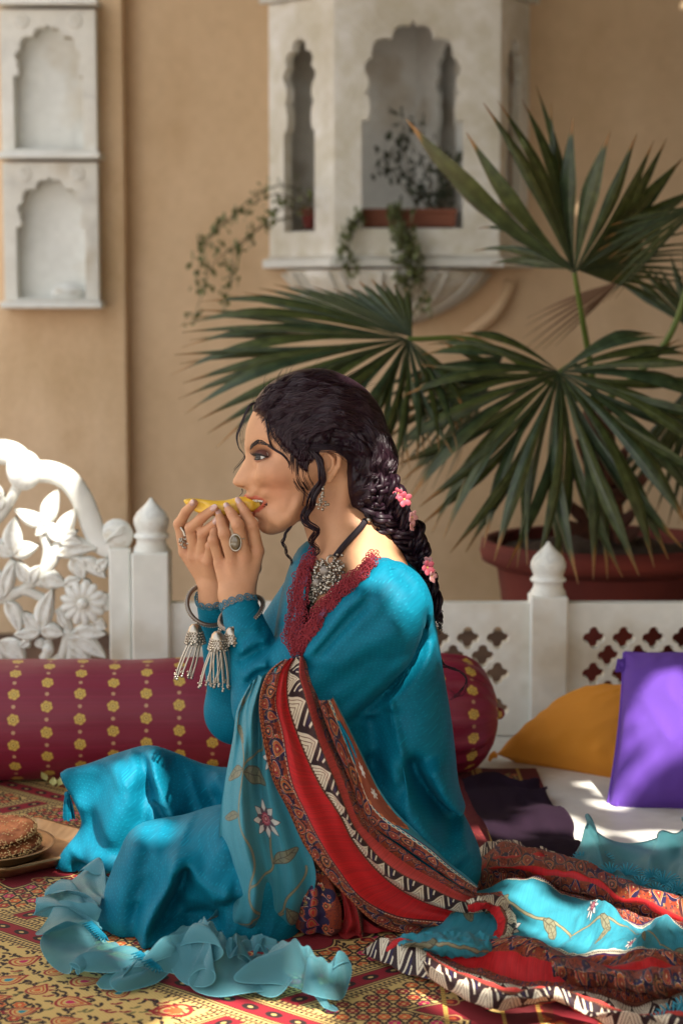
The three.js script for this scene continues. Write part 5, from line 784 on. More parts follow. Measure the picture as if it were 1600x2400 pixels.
  const ff = folds([[[[352, 1752], [365, 1810], [392, 1870], [432, 1918]], 0.012, 0.016], [[[340, 1760], [345, 1850], [340, 1960]], 0.014, -0.01], [[[300, 1790], [290, 1880], [250, 1980], [200, 2030]], 0.028, 0.012], [[[250, 1790], [235, 1870], [200, 1960], [150, 2010]], 0.02, -0.01], [[[150, 2012], [260, 2020], [420, 2040]], 0.018, 0.012], [[[150, 2044], [260, 2060], [400, 2080]], 0.014, -0.016], [[[400, 1770], [460, 1850], [540, 1890]], 0.024, -0.01], [[[420, 1940], [380, 1900], [375, 1870]], 0.012, -0.014]], -0.07);
  part(woman, 'tunic_skirt', nets([P(125, 1900, -0.13).x, 0.006, -0.26], [P(710, 1900, -0.13).x, P(400, 1735, -0.13).y, 0.0], 0.0042, (x, y, Z, q) => far.f(Z, q.c) - q.fold * sst(-0.15, -0.1, Z), (x, y) => ({ c: far.col(x, y), fold: 1.2 * ff(x, y) + wrinkle(x, y, 20, 0.0042, -1) })), TEAL);
  const near = swell([[212, 2196], [228, 2140], [250, 2080], [278, 2010], [312, 1945], [345, 1925], [420, 1915], [500, 1895], [580, 1890], [680, 1920], [720, 2050], [690, 2170], [600, 2180], [520, 2200], [460, 2236], [390, 2256], [300, 2240], [240, 2222]],
    [[240, 2180, 24, 16], [300, 2050, 50, 30], [330, 1950, 50, 24], [420, 1960, 80, 40], [520, 1950, 90, 40], [400, 2100, 90, 50], [350, 2210, 60, 34], [560, 2080, 100, 50], [460, 2190, 70, 40], [620, 2000, 110, 60]].map(([x, y, w, r]) => [x, y, w / 1000, r / 1000]), { z: 0.08, reach: 0.04, mid: (x, y) => 0.075 + 0.055 * sst(0.22, 0.0, y) });
  const nf = folds([[[[328, 1945], [310, 2030], [290, 2130], [270, 2220]], 0.022, 0.012], [[[420, 1975], [412, 2040], [372, 2100], [350, 2150], [352, 2230]], 0.012, 0.02], [[[440, 2000], [425, 2060], [400, 2110], [385, 2180]], 0.011, -0.02], [[[430, 1975], [440, 2010], [520, 2050], [560, 2060]], 0.018, 0.01], [[[390, 2100], [450, 2130], [540, 2130]], 0.02, -0.022], [[[385, 2140], [410, 2200], [430, 2250]], 0.016, 0.014], [[[430, 2120], [450, 2180], [470, 2230]], 0.014, -0.012], [[[330, 2090], [330, 2170], [325, 2240]], 0.012, -0.008], [[[520, 1900], [540, 2000], [560, 2090]], 0.03, 0.01]], 0.16);
  part(woman, 'trouser_leg', nets([P(195, 2100, 0.08).x, 0.006, -0.04], [P(730, 2100, 0.08).x, P(500, 1870, 0.08).y, 0.26], 0.0042, (x, y, Z, q) => near.f(Z, q.c) - q.fold * sst(0.06, 0.12, Z), (x, y) => ({ c: near.col(x, y), fold: 0.95 * nf(x, y) + wrinkle(x, y, 20, 0.0042) })), TEAL);
  // lace of small looped flowers along the neck opening
  const lace = std({ color: rgb(0.24, 0.014, 0.026), roughness: 0.75 }), laceDark = std({ color: rgb(0.13, 0.03, 0.07), roughness: 0.8 });
  const front = (x, y) => { const q = colf(x, y); q.v = -1; let lo2 = 0, hi2 = 0.22; for (let z = 0.215; z > -0.1; z -= 0.004) if (fld(x, y, z, q) < 0) { lo2 = z; break; } return lo2; };
  const motif = (px, py, r, rot, z) => {
    let c = P(px, py, 0.08); const zz = z ?? front(c.x, c.y) + 0.002; c = P(px, py, zz); const g = [];
    for (let k = 0; k < 6; k++) { const a = rot + k / 6 * 2 * PI, loop = Array.from({ length: 9 }, (_, i) => { const t = i / 8 * 2 * PI; return V(c.x + cos(a) * r * 0.55 + cos(t) * r * 0.42 + rr(-0.0012, 0.0012), c.y + sin(a) * r * 0.55 + sin(t) * r * 0.42, c.z + 0.001 * cos(t * 2)); }); g.push(tube(loop, 0.00068, 5, 2)); g.push(tube([c, V(c.x + cos(a) * r * 0.95, c.y + sin(a) * r * 0.95, c.z + 0.0012)], 0.0007, 4, 1)); }
    return g;
  };
  const lines = [[[[876, 1306], [850, 1336], [818, 1364], [786, 1392], [760, 1422], [738, 1454], [718, 1488], [702, 1524]], 22, undefined], [[[862, 1322], [838, 1350], [804, 1380], [774, 1412], [750, 1446], [728, 1480], [708, 1518]], 18, undefined], [[[738, 1290], [722, 1322], [711, 1358], [705, 1400], [702, 1442], [698, 1482], [698, 1516]], 20, undefined], [[[722, 1320], [706, 1350], [694, 1392], [688, 1430], [682, 1470], [684, 1505], [696, 1535]], 18, undefined]];
  const trim = part(woman, 'lace_trim', lines.slice(0, 3).map(([l, n, z], i) => { const pts = l.map(([x, y]) => { const c = P(x, y, 0.08), zz = z ?? front(c.x, c.y); return P(x, y, zz); }); return loft([pts.map((q) => q.clone().add(V(-0.006, -0.003, 0.0012))), pts.map((q) => q.clone().add(V(0.006, 0.004, 0.001)))], 40, 2); }), laceDark);
  lines.forEach(([l, n, z]) => { for (let k = 0; k < n; k++) { const q = cr(l.map(([x, y]) => V(x, y, 0)), k / (n - 1)); part(trim, 'lace_flower', motif(q.x + rr(-3, 3), q.y + rr(-3, 3), rr(0.008, 0.0135), rr(0, 6), z === undefined ? undefined : z + rr(0, 0.004)), lace); } });
  // where the sun falls on her shoulder and back
  for (const [x, y, r] of [[925, 1345, 0.035], [955, 1370, 0.035], [975, 1400, 0.03], [1000, 1420, 0.022], [1008, 1465, 0.02], [915, 1300, 0.018]]) { const c = P(x, y, 0.1), c2 = P(x, y, front(c.x, c.y)), z = front(c2.x, c2.y); gaps.push([P(x, y, z), r]); }
  // seams
  const seam = (l) => part(woman, 'seam', tube(l.map(([x, y]) => { const c = P(x, y, 0.1), z = front(c.x, c.y), p = P(x, y, z), z2 = front(p.x, p.y); return V(p.x, p.y, z2 + 0.0002); }), 0.0011, 5, 6), TEAL);
  seam([[968, 1345], [985, 1400], [990, 1470], [972, 1540], [930, 1605], [875, 1660]]); seam([[912, 1640], [922, 1720], [944, 1800], [956, 1880], [960, 1980]]); seam([[972, 1330], [930, 1335], [885, 1345]]);
  // cuffs edged with crocheted rings
  const cuffMat = std({ color: rgb(0.05, 0.17, 0.24), roughness: 0.7 });
  for (const [a, b, r] of [[w1, e2, 0.0275], [f1, fe, 0.0265]]) { const ax = b.clone().sub(a).normalize(), s = V(0, 0, 1).addScaledVector(ax, -ax.z).normalize(), n = ax.clone().cross(s), g = []; for (let k = 0; k < 14; k++) { const t = k / 14 * 2 * PI, o = n.clone().multiplyScalar(cos(t)).addScaledVector(s, sin(t)), tn = n.clone().multiplyScalar(-sin(t)).addScaledVector(s, cos(t)), c = a.clone().addScaledVector(o, r).addScaledVector(ax, -0.004); for (const q of [0.0056, 0.0028]) g.push(tube(Array.from({ length: 11 }, (_, i) => c.clone().addScaledVector(tn, cos(i / 10 * 2 * PI) * q).addScaledVector(ax, sin(i / 10 * 2 * PI) * q)), 0.0009, 5, 1)); } part(woman, 'cuff_lace', g, cuffMat).userData.kind = 'stuff'; }
  // tassels at the corners and the cord at the back
  const tas = (p, q, r) => { const g = [ball(p, 0.005)], d = q.clone().sub(p); for (let k = 0; k < 40; k++) { const a = rr(0, 2 * PI), s = sqrt(rnd()) * r; g.push(tube([p.clone().add(V(cos(a) * 0.003, 0, sin(a) * 0.003)), p.clone().addScaledVector(d, 0.4).add(V(cos(a) * s * 0.7, 0, sin(a) * s * 0.7)), q.clone().add(V(cos(a) * s, rr(-0.003, 0.003), sin(a) * s))], 0.0012, 4, 3)); } part(woman, 'tassel', g, TEAL).userData.kind = 'stuff'; };
  tas(P(158, 1862, -0.14), P(162, 1918, -0.14), 0.011); tas(P(142, 2028, -0.14), P(128, 2078, -0.13), 0.012);
  for (const o of [0, 9]) part(woman, 'tie_cord', tube([[793, 1690], [812 + o, 1740], [836 + o, 1800], [858 + o, 1850], [868 + o, 1895]].map(([x, y], i) => P(x, y, 0.185 - 0.002 * i)), 0.0016, 6, 6), TEAL);
  const b0 = [P(858, 1832, 0.19), P(880, 1835, 0.19)];
  // sheer frills at the trouser hem
  const organza = phys({ color: rgb(0.12, 0.4, 0.48), roughness: 0.5, transmission: 0.6, thickness: 0, specularIntensity: 0.5, bumpMap: weaveAt(60), bumpScale: 0.0004 }), edge = phys({ color: rgb(0.13, 0.36, 0.43), roughness: 0.8, specularIntensity: 0.2 });
  M.organza = organza; M.organzaEdge = edge;
  const frill = (inner, outer, waves, amp, lift, ph) => {
    const I = inner.map((q) => G(...q)), O = outer.map((q) => G(...q));
    const fn = (u, v) => {
      const a = cr(I, u), b = cr(O, u), out = b.clone().sub(a), q = a.clone().addScaledVector(out, v), t = cr(O, min(1, u + 0.03)).sub(cr(O, max(0, u - 0.03))).normalize(); out.normalize();
      const w = u * waves * 2 * PI + ph + 2.2 * noise(u * 5, ph), k = v ** 1.1, am = amp * (0.75 + 0.6 * noise(u * 6, ph, 4)), h1 = 0.5 + 0.5 * sin(w + 0.6 * v), h2 = 0.5 + 0.5 * sin(w * 0.53 + 2 * noise(u * 4, ph, 9));
      q.addScaledVector(t, am * 1.5 * k * cos(w + 0.5 + 0.7 * v)).addScaledVector(out, 0.022 * k * noise(u * 9, ph, 2) - 0.012 * k * h1);
      q.y += 0.62 * lift * (0.2 + 0.8 * sin(PI * min(1, v * 0.72))) * (0.25 + 0.75 * h1) * (0.35 + 0.8 * h2) + 0.0015 * noise(u * 30, v * 5, ph) * v + 0.003 * sin(v * 9 + u * 40); q.y = max(q.y, 0.013 + 0.002 * h1); return q;
    };
    const f = part(woman, 'hem_frill', sheet(220, 22, fn), organza); part(f, 'frill_edge', tube(Array.from({ length: 221 }, (_, i) => fn(i / 220, 1)), 0.00045, 4, 1), edge); return f;
  };
  frill([[262, 2070, 0.06], [240, 2110, 0.05], [226, 2150, 0.04], [240, 2190, 0.03]], [[215, 2060, 0.04], [150, 2080, 0.04], [95, 2130, 0.03], [85, 2180, 0.02]], 2.4, 0.03, 0.05, 0.4);
  frill([[240, 2140, 0.05], [222, 2178, 0.03], [270, 2215, 0.03], [340, 2240, 0.03], [400, 2250, 0.03]], [[110, 2150, 0.04], [90, 2240, 0.03], [170, 2285, 0.02], [270, 2290, 0.02], [330, 2270, 0.02]], 3.2, 0.03, 0.045, 2.6);
  frill([[330, 2238, 0.03], [370, 2236, 0.04], [410, 2214, 0.05], [450, 2180, 0.07], [480, 2160, 0.08]], [[245, 2300, 0.015], [300, 2312, 0.015], [370, 2300, 0.015], [430, 2300, 0.015], [480, 2300, 0.02]], 3.1, 0.03, 0.045, 5.0);
  frill([[440, 2185, 0.06], [480, 2160, 0.08], [520, 2190, 0.06], [545, 2235, 0.04], [560, 2250, 0.03]], [[400, 2290, 0.02], [470, 2326, 0.015], [560, 2330, 0.015], [596, 2290, 0.02], [600, 2262, 0.02]], 2.6, 0.032, 0.055, 1.2);
  frill([[590, 2250, 0.03], [640, 2225, 0.05], [690, 2205, 0.08], [740, 2245, 0.06], [785, 2262, 0.04]], [[592, 2320, 0.012], [640, 2335, 0.012], [700, 2340, 0.012], [770, 2362, 0.012], [828, 2330, 0.012]], 2.7, 0.032, 0.06, 4.1);
  frill([[560, 2205, 0.05], [610, 2200, 0.06], [660, 2215, 0.06]], [[556, 2265, 0.035], [620, 2258, 0.035], [690, 2275, 0.035]], 1.3, 0.024, 0.05, 1.1);
  for (const [x0, y0, x1, y1] of [[215, 2160, 245, 2190], [330, 2230, 372, 2262], [420, 2220, 500, 2160], [520, 2180, 545, 2225]]) { const g = []; for (let k = 0; k < 8; k++) { const t = k / 7, c = G(lerp(x0, x1, t), lerp(y0, y1, t), 0.045); for (let j = 0; j < 5; j++) { const a = 3.6 + j * 0.42; g.push(tube([c, V(c.x + cos(a) * 0.013, c.y + sin(a) * 0.012 + 0.004, c.z + 0.008)], (s) => 0.0015 * (1 - s * 0.5), 4, 1)); } } part(woman, 'hem_lace', g, TEAL).userData.kind = 'stuff'; }
}
// ---------- fruit and jewellery ----------
const silver = std({ color: rgb(0.42, 0.37, 0.31), metalness: 1, roughness: 0.32 }), silverDark = std({ color: rgb(0.2, 0.17, 0.15), metalness: 0.9, roughness: 0.4 });
{
  const sl = swell([[430, 1172], [452, 1168], [500, 1173], [530, 1172], [565, 1164], [596, 1167], [620, 1181], [606, 1194], [577, 1204], [520, 1210], [470, 1204], [442, 1188]], [[440, 1175, 4, 5], [520, 1190, 12, 9], [580, 1184, 11, 8], [612, 1180, 4, 4]].map(([x, y, w, r]) => [x, y, w / 1000, r / 1000]), { z: 0.008, reach: 0.02 });
  const t = thing('fruit_slice', 'slice of ripe yellow mango held at the mouth of the woman', 'fruit', P(525, 1185, 0.008));
  const g = nets([P(422, 1180, 0).x, P(800, 1218, 0).y, -0.012], [P(626, 1180, 0).x, P(800, 1158, 0).y, 0.026], 0.0016, (x, y, Z, c) => sl.f(Z, c), sl.col, (x, y, z, nx, ny) => { const n = 0.06 * fbm(x * 160, y * 400, z * 200, 3), k = sst(-0.55, -0.9, ny); return [lerp(0.82 + n, 0.55, k), lerp(0.5 + n, 0.2, k), lerp(0.045, 0.01, k)]; });
  part(t, 'fruit_flesh', g, phys({ vertexColors: true, roughness: 0.35, clearcoat: 0.3, clearcoatRoughness: 0.4 }));
}
const beads = (list) => mergeAll(list.map(([p, r]) => ball(p, r, r, r, 8, 6)));
{
  // black cord with silver pendant
  const dark = std({ color: rgb(0.012, 0.006, 0.012), roughness: 0.7 });
  const marchZ = (px, py) => { const c = P(px, py, 0.06); for (let z = 0.16; z > -0.06; z -= 0.002) { if (headField(c.x, c.y, z, head.col(c.x, c.y)) < 0) return z; } return 0.03; };
  const surfP = (px, py, up = 0.003) => { const z = marchZ(px, py) + up; return P(px, py, z); };
  const cord = [[857, 1219], [845, 1236], [825, 1258], [805, 1280], [783, 1308]].map(([x, y]) => surfP(x, y, 0.004));
  const neck = part(woman, 'necklace', tube(cord, 0.0046, 8, 6, 0.6), dark);
  part(neck, 'silver_bead', ball(surfP(864, 1218, 0.006), 0.0048), silver);
  part(neck, 'cord_end', tube([[713, 1438], [710, 1470], [704, 1510], [700, 1535]].map(([x, y]) => surfP(x, y, 0.012)), 0.002, 6, 4), dark);
  const axis = [[775, 1315], [770, 1345], [758, 1365], [735, 1375], [720, 1395], [716, 1415], [712, 1435]], wid = [30, 36, 36, 28, 20, 16, 11], L = [], D = [];
  for (let k = 0; k < 620; k++) { const t = rnd(), q = cr(axis.map(([x, y]) => V(x, y, 0)), t), w = cr(wid.map((v) => V(v, 0, 0)), t).x, p = surfP(q.x + rr(-1, 1) * w, q.y + rr(-1, 1) * w * 0.6, rr(0.002, 0.01)); (k % 4 ? L : D).push([p, rr(0.0012, 0.003)]); }
  for (let k = 0; k < 60; k++) { const t = rnd(), p = surfP(lerp(720, 725, t) + rr(-12, 12), lerp(1310, 1390, t), rr(0.004, 0.01)); L.push([p, rr(0.0016, 0.0028)]); }
  part(neck, 'pendant_beads', beads(L), silver).userData.kind = 'stuff'; part(neck, 'pendant_setting', beads(D), silverDark).userData.kind = 'stuff';
  const ring = (c, r, tubeR, nrm, mat, name, par) => { const g = new THREE.TorusGeometry(r, tubeR, 8, 40); g.applyQuaternion(new THREE.Quaternion().setFromUnitVectors(V(0, 0, 1), nrm.clone().normalize())).translate(c.x, c.y, c.z); return part(par, name, g, mat); };
  ring(surfP(776, 1313, 0.008), 0.006, 0.0014, V(0.2, 0.1, 1), silver, 'pendant_ring', neck);
  for (const [x, y, r] of [[764, 1340, 0.009], [745, 1368, 0.008], [722, 1398, 0.006], [715, 1424, 0.005]]) part(neck, 'pendant_plate', lathe([[0, 0.003], [r * 0.4, 0.0025], [r * 0.8, 0.001], [r, 0]], V(0, 0, 0), 16).rotateX(PI / 2).translate(...surfP(x, y, 0.005).toArray()), silverDark);
  // earring
  const ec = [[757, 1146, 0.076], [757, 1158, 0.077], [756, 1172, 0.078], [756, 1194, 0.078]].map((q) => P(...q)), eb = [];
  eb.push([ec[0], 0.0026]); for (let k = 0; k < 34; k++) { const t = rnd(), q = cr(ec, 0.15 + t * 0.8), w = 0.0075 * t; eb.push([q.add(V(rr(-1, 1) * w, rr(-0.002, 0.002), rr(-1, 1) * w)), rr(0.0011, 0.0021)]); }
  for (const dx of [-13, -6, 0, 7, 13]) eb.push([P(756 + dx, 1184 + (dx === 0 ? 10 : 0) - abs(dx) * 0.1, 0.078), 0.0023]);
  const er = part(woman, 'earring', beads(eb), silver); part(er, 'earring_wire', tube([P(768, 1122, 0.074), P(760, 1134, 0.077), P(757, 1146, 0.076)], 0.0008, 5, 4), silver);
  // finger rings
  const st = P(552, 1272, 0.0655), rs = part(woman, 'stone_ring', ball(st, 0.0074, 0.0108, 0.0035, 20, 12).rotateZ(0), phys({ color: rgb(0.13, 0.09, 0.045), roughness: 0.12, clearcoat: 1 }));
  { const g = new THREE.TorusGeometry(1, 0.13, 8, 40); g.scale(0.0082, 0.0118, 0.0075); g.translate(st.x, st.y, st.z - 0.0008); part(rs, 'ring_bezel', g, silver); }
  ring(P(562, 1264, 0.054), 0.0098, 0.0011, V(-0.25, 1, -0.1), silver, 'ring_band', rs);
  const rc = P(436, 1268, -0.014), rl = []; for (let k = 0; k < 54; k++) { const a = rr(0, 6.28), r = sqrt(rnd()) * 0.0095; rl.push([V(rc.x + cos(a) * r, rc.y + sin(a) * r * 1.05, rc.z + rr(0, 0.006)), rr(0.0012, 0.0022)]); }
  const r2 = part(woman, 'cluster_ring', beads(rl), silver); part(r2, 'ring_band', tube([P(424, 1236, -0.018), P(431, 1246, -0.015), P(434, 1258, -0.014)], 0.0022, 6, 3), silver);
  // bangles with bell tassels
  const bangle = (c, n, r, drops) => {
    const g = new THREE.TorusGeometry(r, 0.0032, 10, 64), q = new THREE.Quaternion().setFromUnitVectors(V(0, 0, 1), n.clone().normalize()); g.applyQuaternion(q).translate(c.x, c.y, c.z);
    const b = part(woman, 'bangle', g, silverDark), bd = []; for (let k = 0; k < 64; k++) { const a = k / 64 * 2 * PI; bd.push([V(cos(a) * (r + 0.0033), sin(a) * (r + 0.0033), 0).applyQuaternion(q).add(c), 0.0013]); }
    part(b, 'bangle_beads', beads(bd), silver).userData.kind = 'stuff';
    for (const [top, dome, R, ends, nch] of drops) {
      const T = P(...top), Dm = P(...dome), bell = lathe([[0, R], [R * 0.5, R * 0.9], [R * 0.85, R * 0.5], [R, 0], [R * 1.04, -R * 0.15], [R * 0.98, -R * 0.2], [R * 1.12, -R * 0.9], [R * 1.3, -R * 1.5], [R * 1.2, -R * 1.5]], Dm, 24);
      const w = part(b, 'bell_charm', bell, silver); const sk = [], ch = [];
      for (let row = 0; row < 4; row++) for (let k = 0; k < 16; k++) { const a = (k + row * 0.5) / 16 * 2 * PI, rad = R * (1.04 + row * 0.1); sk.push([V(Dm.x + cos(a) * rad, Dm.y - R * (0.25 + row * 0.36), Dm.z + sin(a) * rad), R * 0.17]); }
      for (let k = 0; k < 10; k++) { const a = k / 10 * 2 * PI; sk.push([V(Dm.x + cos(a) * R * 1.36, Dm.y - R * 1.72, Dm.z + sin(a) * R * 1.36), R * 0.24]); }
      sk.push([T.clone().lerp(Dm, 0.5), 0.0024], [T.clone().lerp(Dm, 0.25), 0.0018]);
      const [E, spread] = ends ? [P(...ends), 0.0135] : [null, 0];
      if (E) for (let k = 0; k < nch; k++) { const a = k / nch * 2 * PI, s = V(Dm.x + cos(a) * R * 0.8, Dm.y - R * 1.3, Dm.z + sin(a) * R * 0.8), e = V(E.x + cos(a) * spread + rr(-0.002, 0.002), E.y + rr(-0.005, 0.005), E.z + sin(a) * spread); const N = 60, pts = Array.from({ length: N + 1 }, (_, i) => { const t = i / N, p = s.clone().lerp(e, t); p.x += 0.002 * sin(t * PI) * cos(a); return p; }); ch.push(tube(pts, (t) => 0.00075 + 0.00065 * abs(sin(t * N * PI / 2)), 5, 1)); sk.push([e, 0.0022], [e.clone().add(V(0.0015, 0.0035, 0.001)), 0.0015], [e.clone().add(V(-0.001, 0.006, 0)), 0.0013]); }
      part(w, 'charm_beads', beads(sk), silver).userData.kind = 'stuff'; if (ch.length) part(w, 'chain_tassel', ch, silver).userData.kind = 'stuff';
    }
  };
  bangle(P(566, 1436, 0.052), V(-0.42, 0.8, 0.42), 0.0345, [[[515, 1468, 0.085], [510, 1494, 0.085], 0.0095, [486, 1604, 0.085], 8], [[520, 1470, 0.09], [512, 1496, 0.095], 0.0095, [516, 1608, 0.092], 11], [[548, 1466, 0.09], [544, 1484, 0.088], 0.0095, null, 0]]);
  bangle(P(490, 1418, -0.012), V(0.3, 0.55, 0.78), 0.033, [[[463, 1454, 0.012], [458, 1478, 0.012], 0.0105, [430, 1584, 0.012], 12]]);
}
// ---------- printed shawl ----------
const SC = { wine: '#4a1218', rust: '#8a3418', org: '#b4562a', red: '#c40c14', coral: '#c03a34', navy: '#1e1440', dark: '#2a1218', ivory: '#dcd0b8', teal: '#2c8698', gold: '#a88448', brown: '#5a2c20', plum: '#4a2450' };
// bands of the print run along x; y is across
function paisleyBand(x, y0, y1, W, s = 1) {
  x.save(); x.beginPath(); x.rect(0, y0, W, y1 - y0); x.clip(); x.fillStyle = SC.rust; x.fillRect(0, y0, W, y1 - y0); const h = y1 - y0;
  for (let k = 0; k < W * h / 90; k++) { x.fillStyle = [SC.org, SC.wine, SC.brown, SC.navy][floor(rnd() * 4)]; x.beginPath(); x.arc(rnd() * W, y0 + rnd() * h, rr(1, 3.4), 0, 7); x.fill(); }
  const step = h * 0.62 * s; let i = 0;
  for (let px = -step; px < W + step; px += step * 0.82) { i++; const cy = y0 + h * (i % 2 ? 0.36 : 0.64), r = h * 0.25 * s * rr(0.85, 1.1), up = i % 2 ? 0 : PI;
    x.fillStyle = i % 3 ? SC.navy : SC.wine; x.beginPath(); x.ellipse(px, cy, step * 0.44, h * 0.36, rr(-0.4, 0.4), 0, 7); x.fill();
    paisley(x, px, cy, r * 1.15, up + rr(-0.5, 0.5), [[SC.ivory, 1.06], [i % 2 ? '#9a2418' : SC.org, 1], [SC.gold, 0.74], [i % 3 ? '#8c1430' : SC.navy, 0.64], [SC.org, 0.36], [SC.ivory, 0.14]]);
    flower(x, px + step * 0.42, cy + h * (i % 2 ? 0.3 : -0.3), h * 0.12, 7, [[SC.ivory, 1], [i % 2 ? SC.coral : SC.plum, 0.84], [SC.gold, 0.42]]);
    for (let k = 0; k < 7; k++) { const a = k / 7 * 6.28; flower(x, px + cos(a) * r * 1.5, cy + sin(a) * r * 1.5, h * 0.04, 5, [[k % 2 ? SC.gold : '#b0604a', 1], [SC.dark, 0.4]]); }
    x.strokeStyle = '#7a7038'; x.lineWidth = h * 0.018; x.beginPath(); x.moveTo(px - step * 0.4, cy); x.bezierCurveTo(px - step * 0.2, y0 + h * 0.1, px + step * 0.1, y0 + h * 0.9, px + step * 0.45, cy); x.stroke(); }
  x.restore();
}
function chevronBand(x, y0, y1, W) {
  const h = y1 - y0; x.save(); x.beginPath(); x.rect(0, y0, W, h); x.clip(); x.fillStyle = SC.dark; x.fillRect(0, y0, W, h);
  const p = h * 0.98, m = (y0 + y1) / 2;
  for (let px = -p, i = 0; px < W + p; px += p, i++) {
    x.fillStyle = SC.brown; x.beginPath(); x.moveTo(px, y0 + h * 0.06); x.lineTo(px + p, y0 + h * 0.06); x.lineTo(px + p / 2, y1 - h * 0.02); x.closePath(); x.fill();
    x.lineJoin = 'miter'; for (let k = 0; k < 4; k++) { const s = 0.92 - k * 0.25; if (s < 0.12) continue; x.strokeStyle = SC.ivory; x.lineWidth = h * 0.085; x.beginPath(); x.moveTo(px + p / 2 - p * 0.48 * s, y0 + h * 0.1); x.lineTo(px + p / 2, y0 + h * (0.1 + 0.82 * s)); x.lineTo(px + p / 2 + p * 0.48 * s, y0 + h * 0.1); x.stroke(); }
    for (let k = 0; k < 3; k++) { x.strokeStyle = k === 1 ? SC.navy : SC.ivory; x.lineWidth = h * 0.075; x.beginPath(); x.moveTo(px - p * (0.3 - k * 0.17), y1 - h * 0.02); x.lineTo(px + p * (0.02 + k * 0.05), y1 - h * (0.55 - k * 0.12)); x.stroke(); }
  }
  for (const y of [y0 + h * 0.03, y1 - h * 0.03]) { x.strokeStyle = SC.brown; x.lineWidth = h * 0.07; x.beginPath(); x.moveTo(0, y); x.lineTo(W, y); x.stroke(); x.strokeStyle = '#a0603a'; x.lineWidth = h * 0.02; x.setLineDash([6, 5]); x.beginPath(); x.moveTo(0, y); x.lineTo(W, y); x.stroke(); x.setLineDash([]); }
  x.restore();
}
function edgeLoops(x, y, W, r, col = SC.ivory) { x.strokeStyle = col; x.lineWidth = r * 0.55; for (let px = 0; px < W; px += r * 2.1) { x.beginPath(); x.arc(px, y, r, 0, 7); x.stroke(); } }
function plain(x, y0, y1, W, c, c2) { x.fillStyle = c; x.fillRect(0, y0, W, y1 - y0); x.globalAlpha = 0.16; for (let k = 0; k < W; k += 2) { x.fillStyle = rnd() > 0.5 ? c2 : SC.dark; x.fillRect(k, y0, 1.5, y1 - y0); } x.globalAlpha = 1; }
function beadRow(x, y, W, r) { for (let px = 0; px < W; px += r * 2.2) { x.fillStyle = SC.wine; x.beginPath(); x.arc(px, y, r * 1.1, 0, 7); x.fill(); x.fillStyle = '#c87a48'; x.beginPath(); x.arc(px, y - r * 0.1, r * 0.8, 0, 7); x.fill(); } }
function floralTeal(x, X0, Y0, W, H, s) {
  x.save(); x.beginPath(); x.rect(X0, Y0, W, H); x.clip(); x.fillStyle = SC.teal; x.fillRect(X0, Y0, W, H);
  x.globalAlpha = 0.2; for (let k = 0; k < W; k += 2) { x.fillStyle = rnd() > 0.5 ? '#4aa6b4' : '#1c6a80'; x.fillRect(X0 + k, Y0, 1.2, H); } x.globalAlpha = 1;
  const leafP = (px, py, a, L) => at(x, px, py, a, L, () => { x.fillStyle = '#7c7a62'; x.beginPath(); x.moveTo(0, 0); x.quadraticCurveTo(0.45, -0.34, 1, -0.04); x.quadraticCurveTo(1.14, 0.02, 1.1, 0.1); x.quadraticCurveTo(0.5, 0.34, 0, 0); x.fill(); x.strokeStyle = '#4c4636'; x.lineWidth = 0.025; x.stroke(); for (let k = 1; k < 7; k++) { x.beginPath(); x.moveTo(k * 0.14, 0); x.lineTo(k * 0.14 + 0.1, k % 2 ? -0.16 : 0.14); x.stroke(); } x.beginPath(); x.moveTo(0, 0); x.lineTo(1, 0.02); x.stroke(); });
  const lotus = (px, py, r) => { for (const [n, R, c, o] of [[8, 1, '#d8d4cc', 0], [8, 0.66, '#5a4a5a', 0.39]]) for (let k = 0; k < n; k++) at(x, px, py, k / n * 6.283 + o, r * R, () => { x.fillStyle = c; x.beginPath(); x.moveTo(0.1, 0); x.quadraticCurveTo(0.5, -0.36, 1, 0); x.quadraticCurveTo(0.5, 0.36, 0.1, 0); x.fill(); x.strokeStyle = '#4a3a44'; x.lineWidth = 0.03; x.stroke(); }); flower(x, px, py, r * 0.36, 12, [['#b04058', 1], ['#d08a90', 0.72], ['#8c2440', 0.5], ['#d8a8a0', 0.25]]); };
  const stem = (pts, w) => { x.strokeStyle = '#4c4636'; x.lineWidth = w + 3; x.lineCap = 'round'; const go = () => { x.beginPath(); pts.forEach(([a, b], i) => { const p = [X0 + a * W, Y0 + b * H]; if (!i) x.moveTo(...p); else { const q = [X0 + pts[i - 1][0] * W, Y0 + pts[i - 1][1] * H]; x.bezierCurveTo(q[0], (q[1] + p[1]) / 2, p[0], (q[1] + p[1]) / 2, ...p); } }); x.stroke(); }; go(); x.strokeStyle = '#8a8468'; x.lineWidth = w; go(); };
  for (const l of s.stems) stem(l, s.w); for (const [a, b, r, L] of s.leaves) leafP(X0 + a * W, Y0 + b * H, r, L); for (const [a, b, r] of s.lotus) lotus(X0 + a * W, Y0 + b * H, r);
  x.restore();
}
const silk = (o) => phys({ roughness: 0.62, sheen: 0.3, sheenColor: rgb(0.4, 0.25, 0.2), sheenRoughness: 0.5, bumpMap: weaveAt(40), bumpScale: 0.0005, ...o });
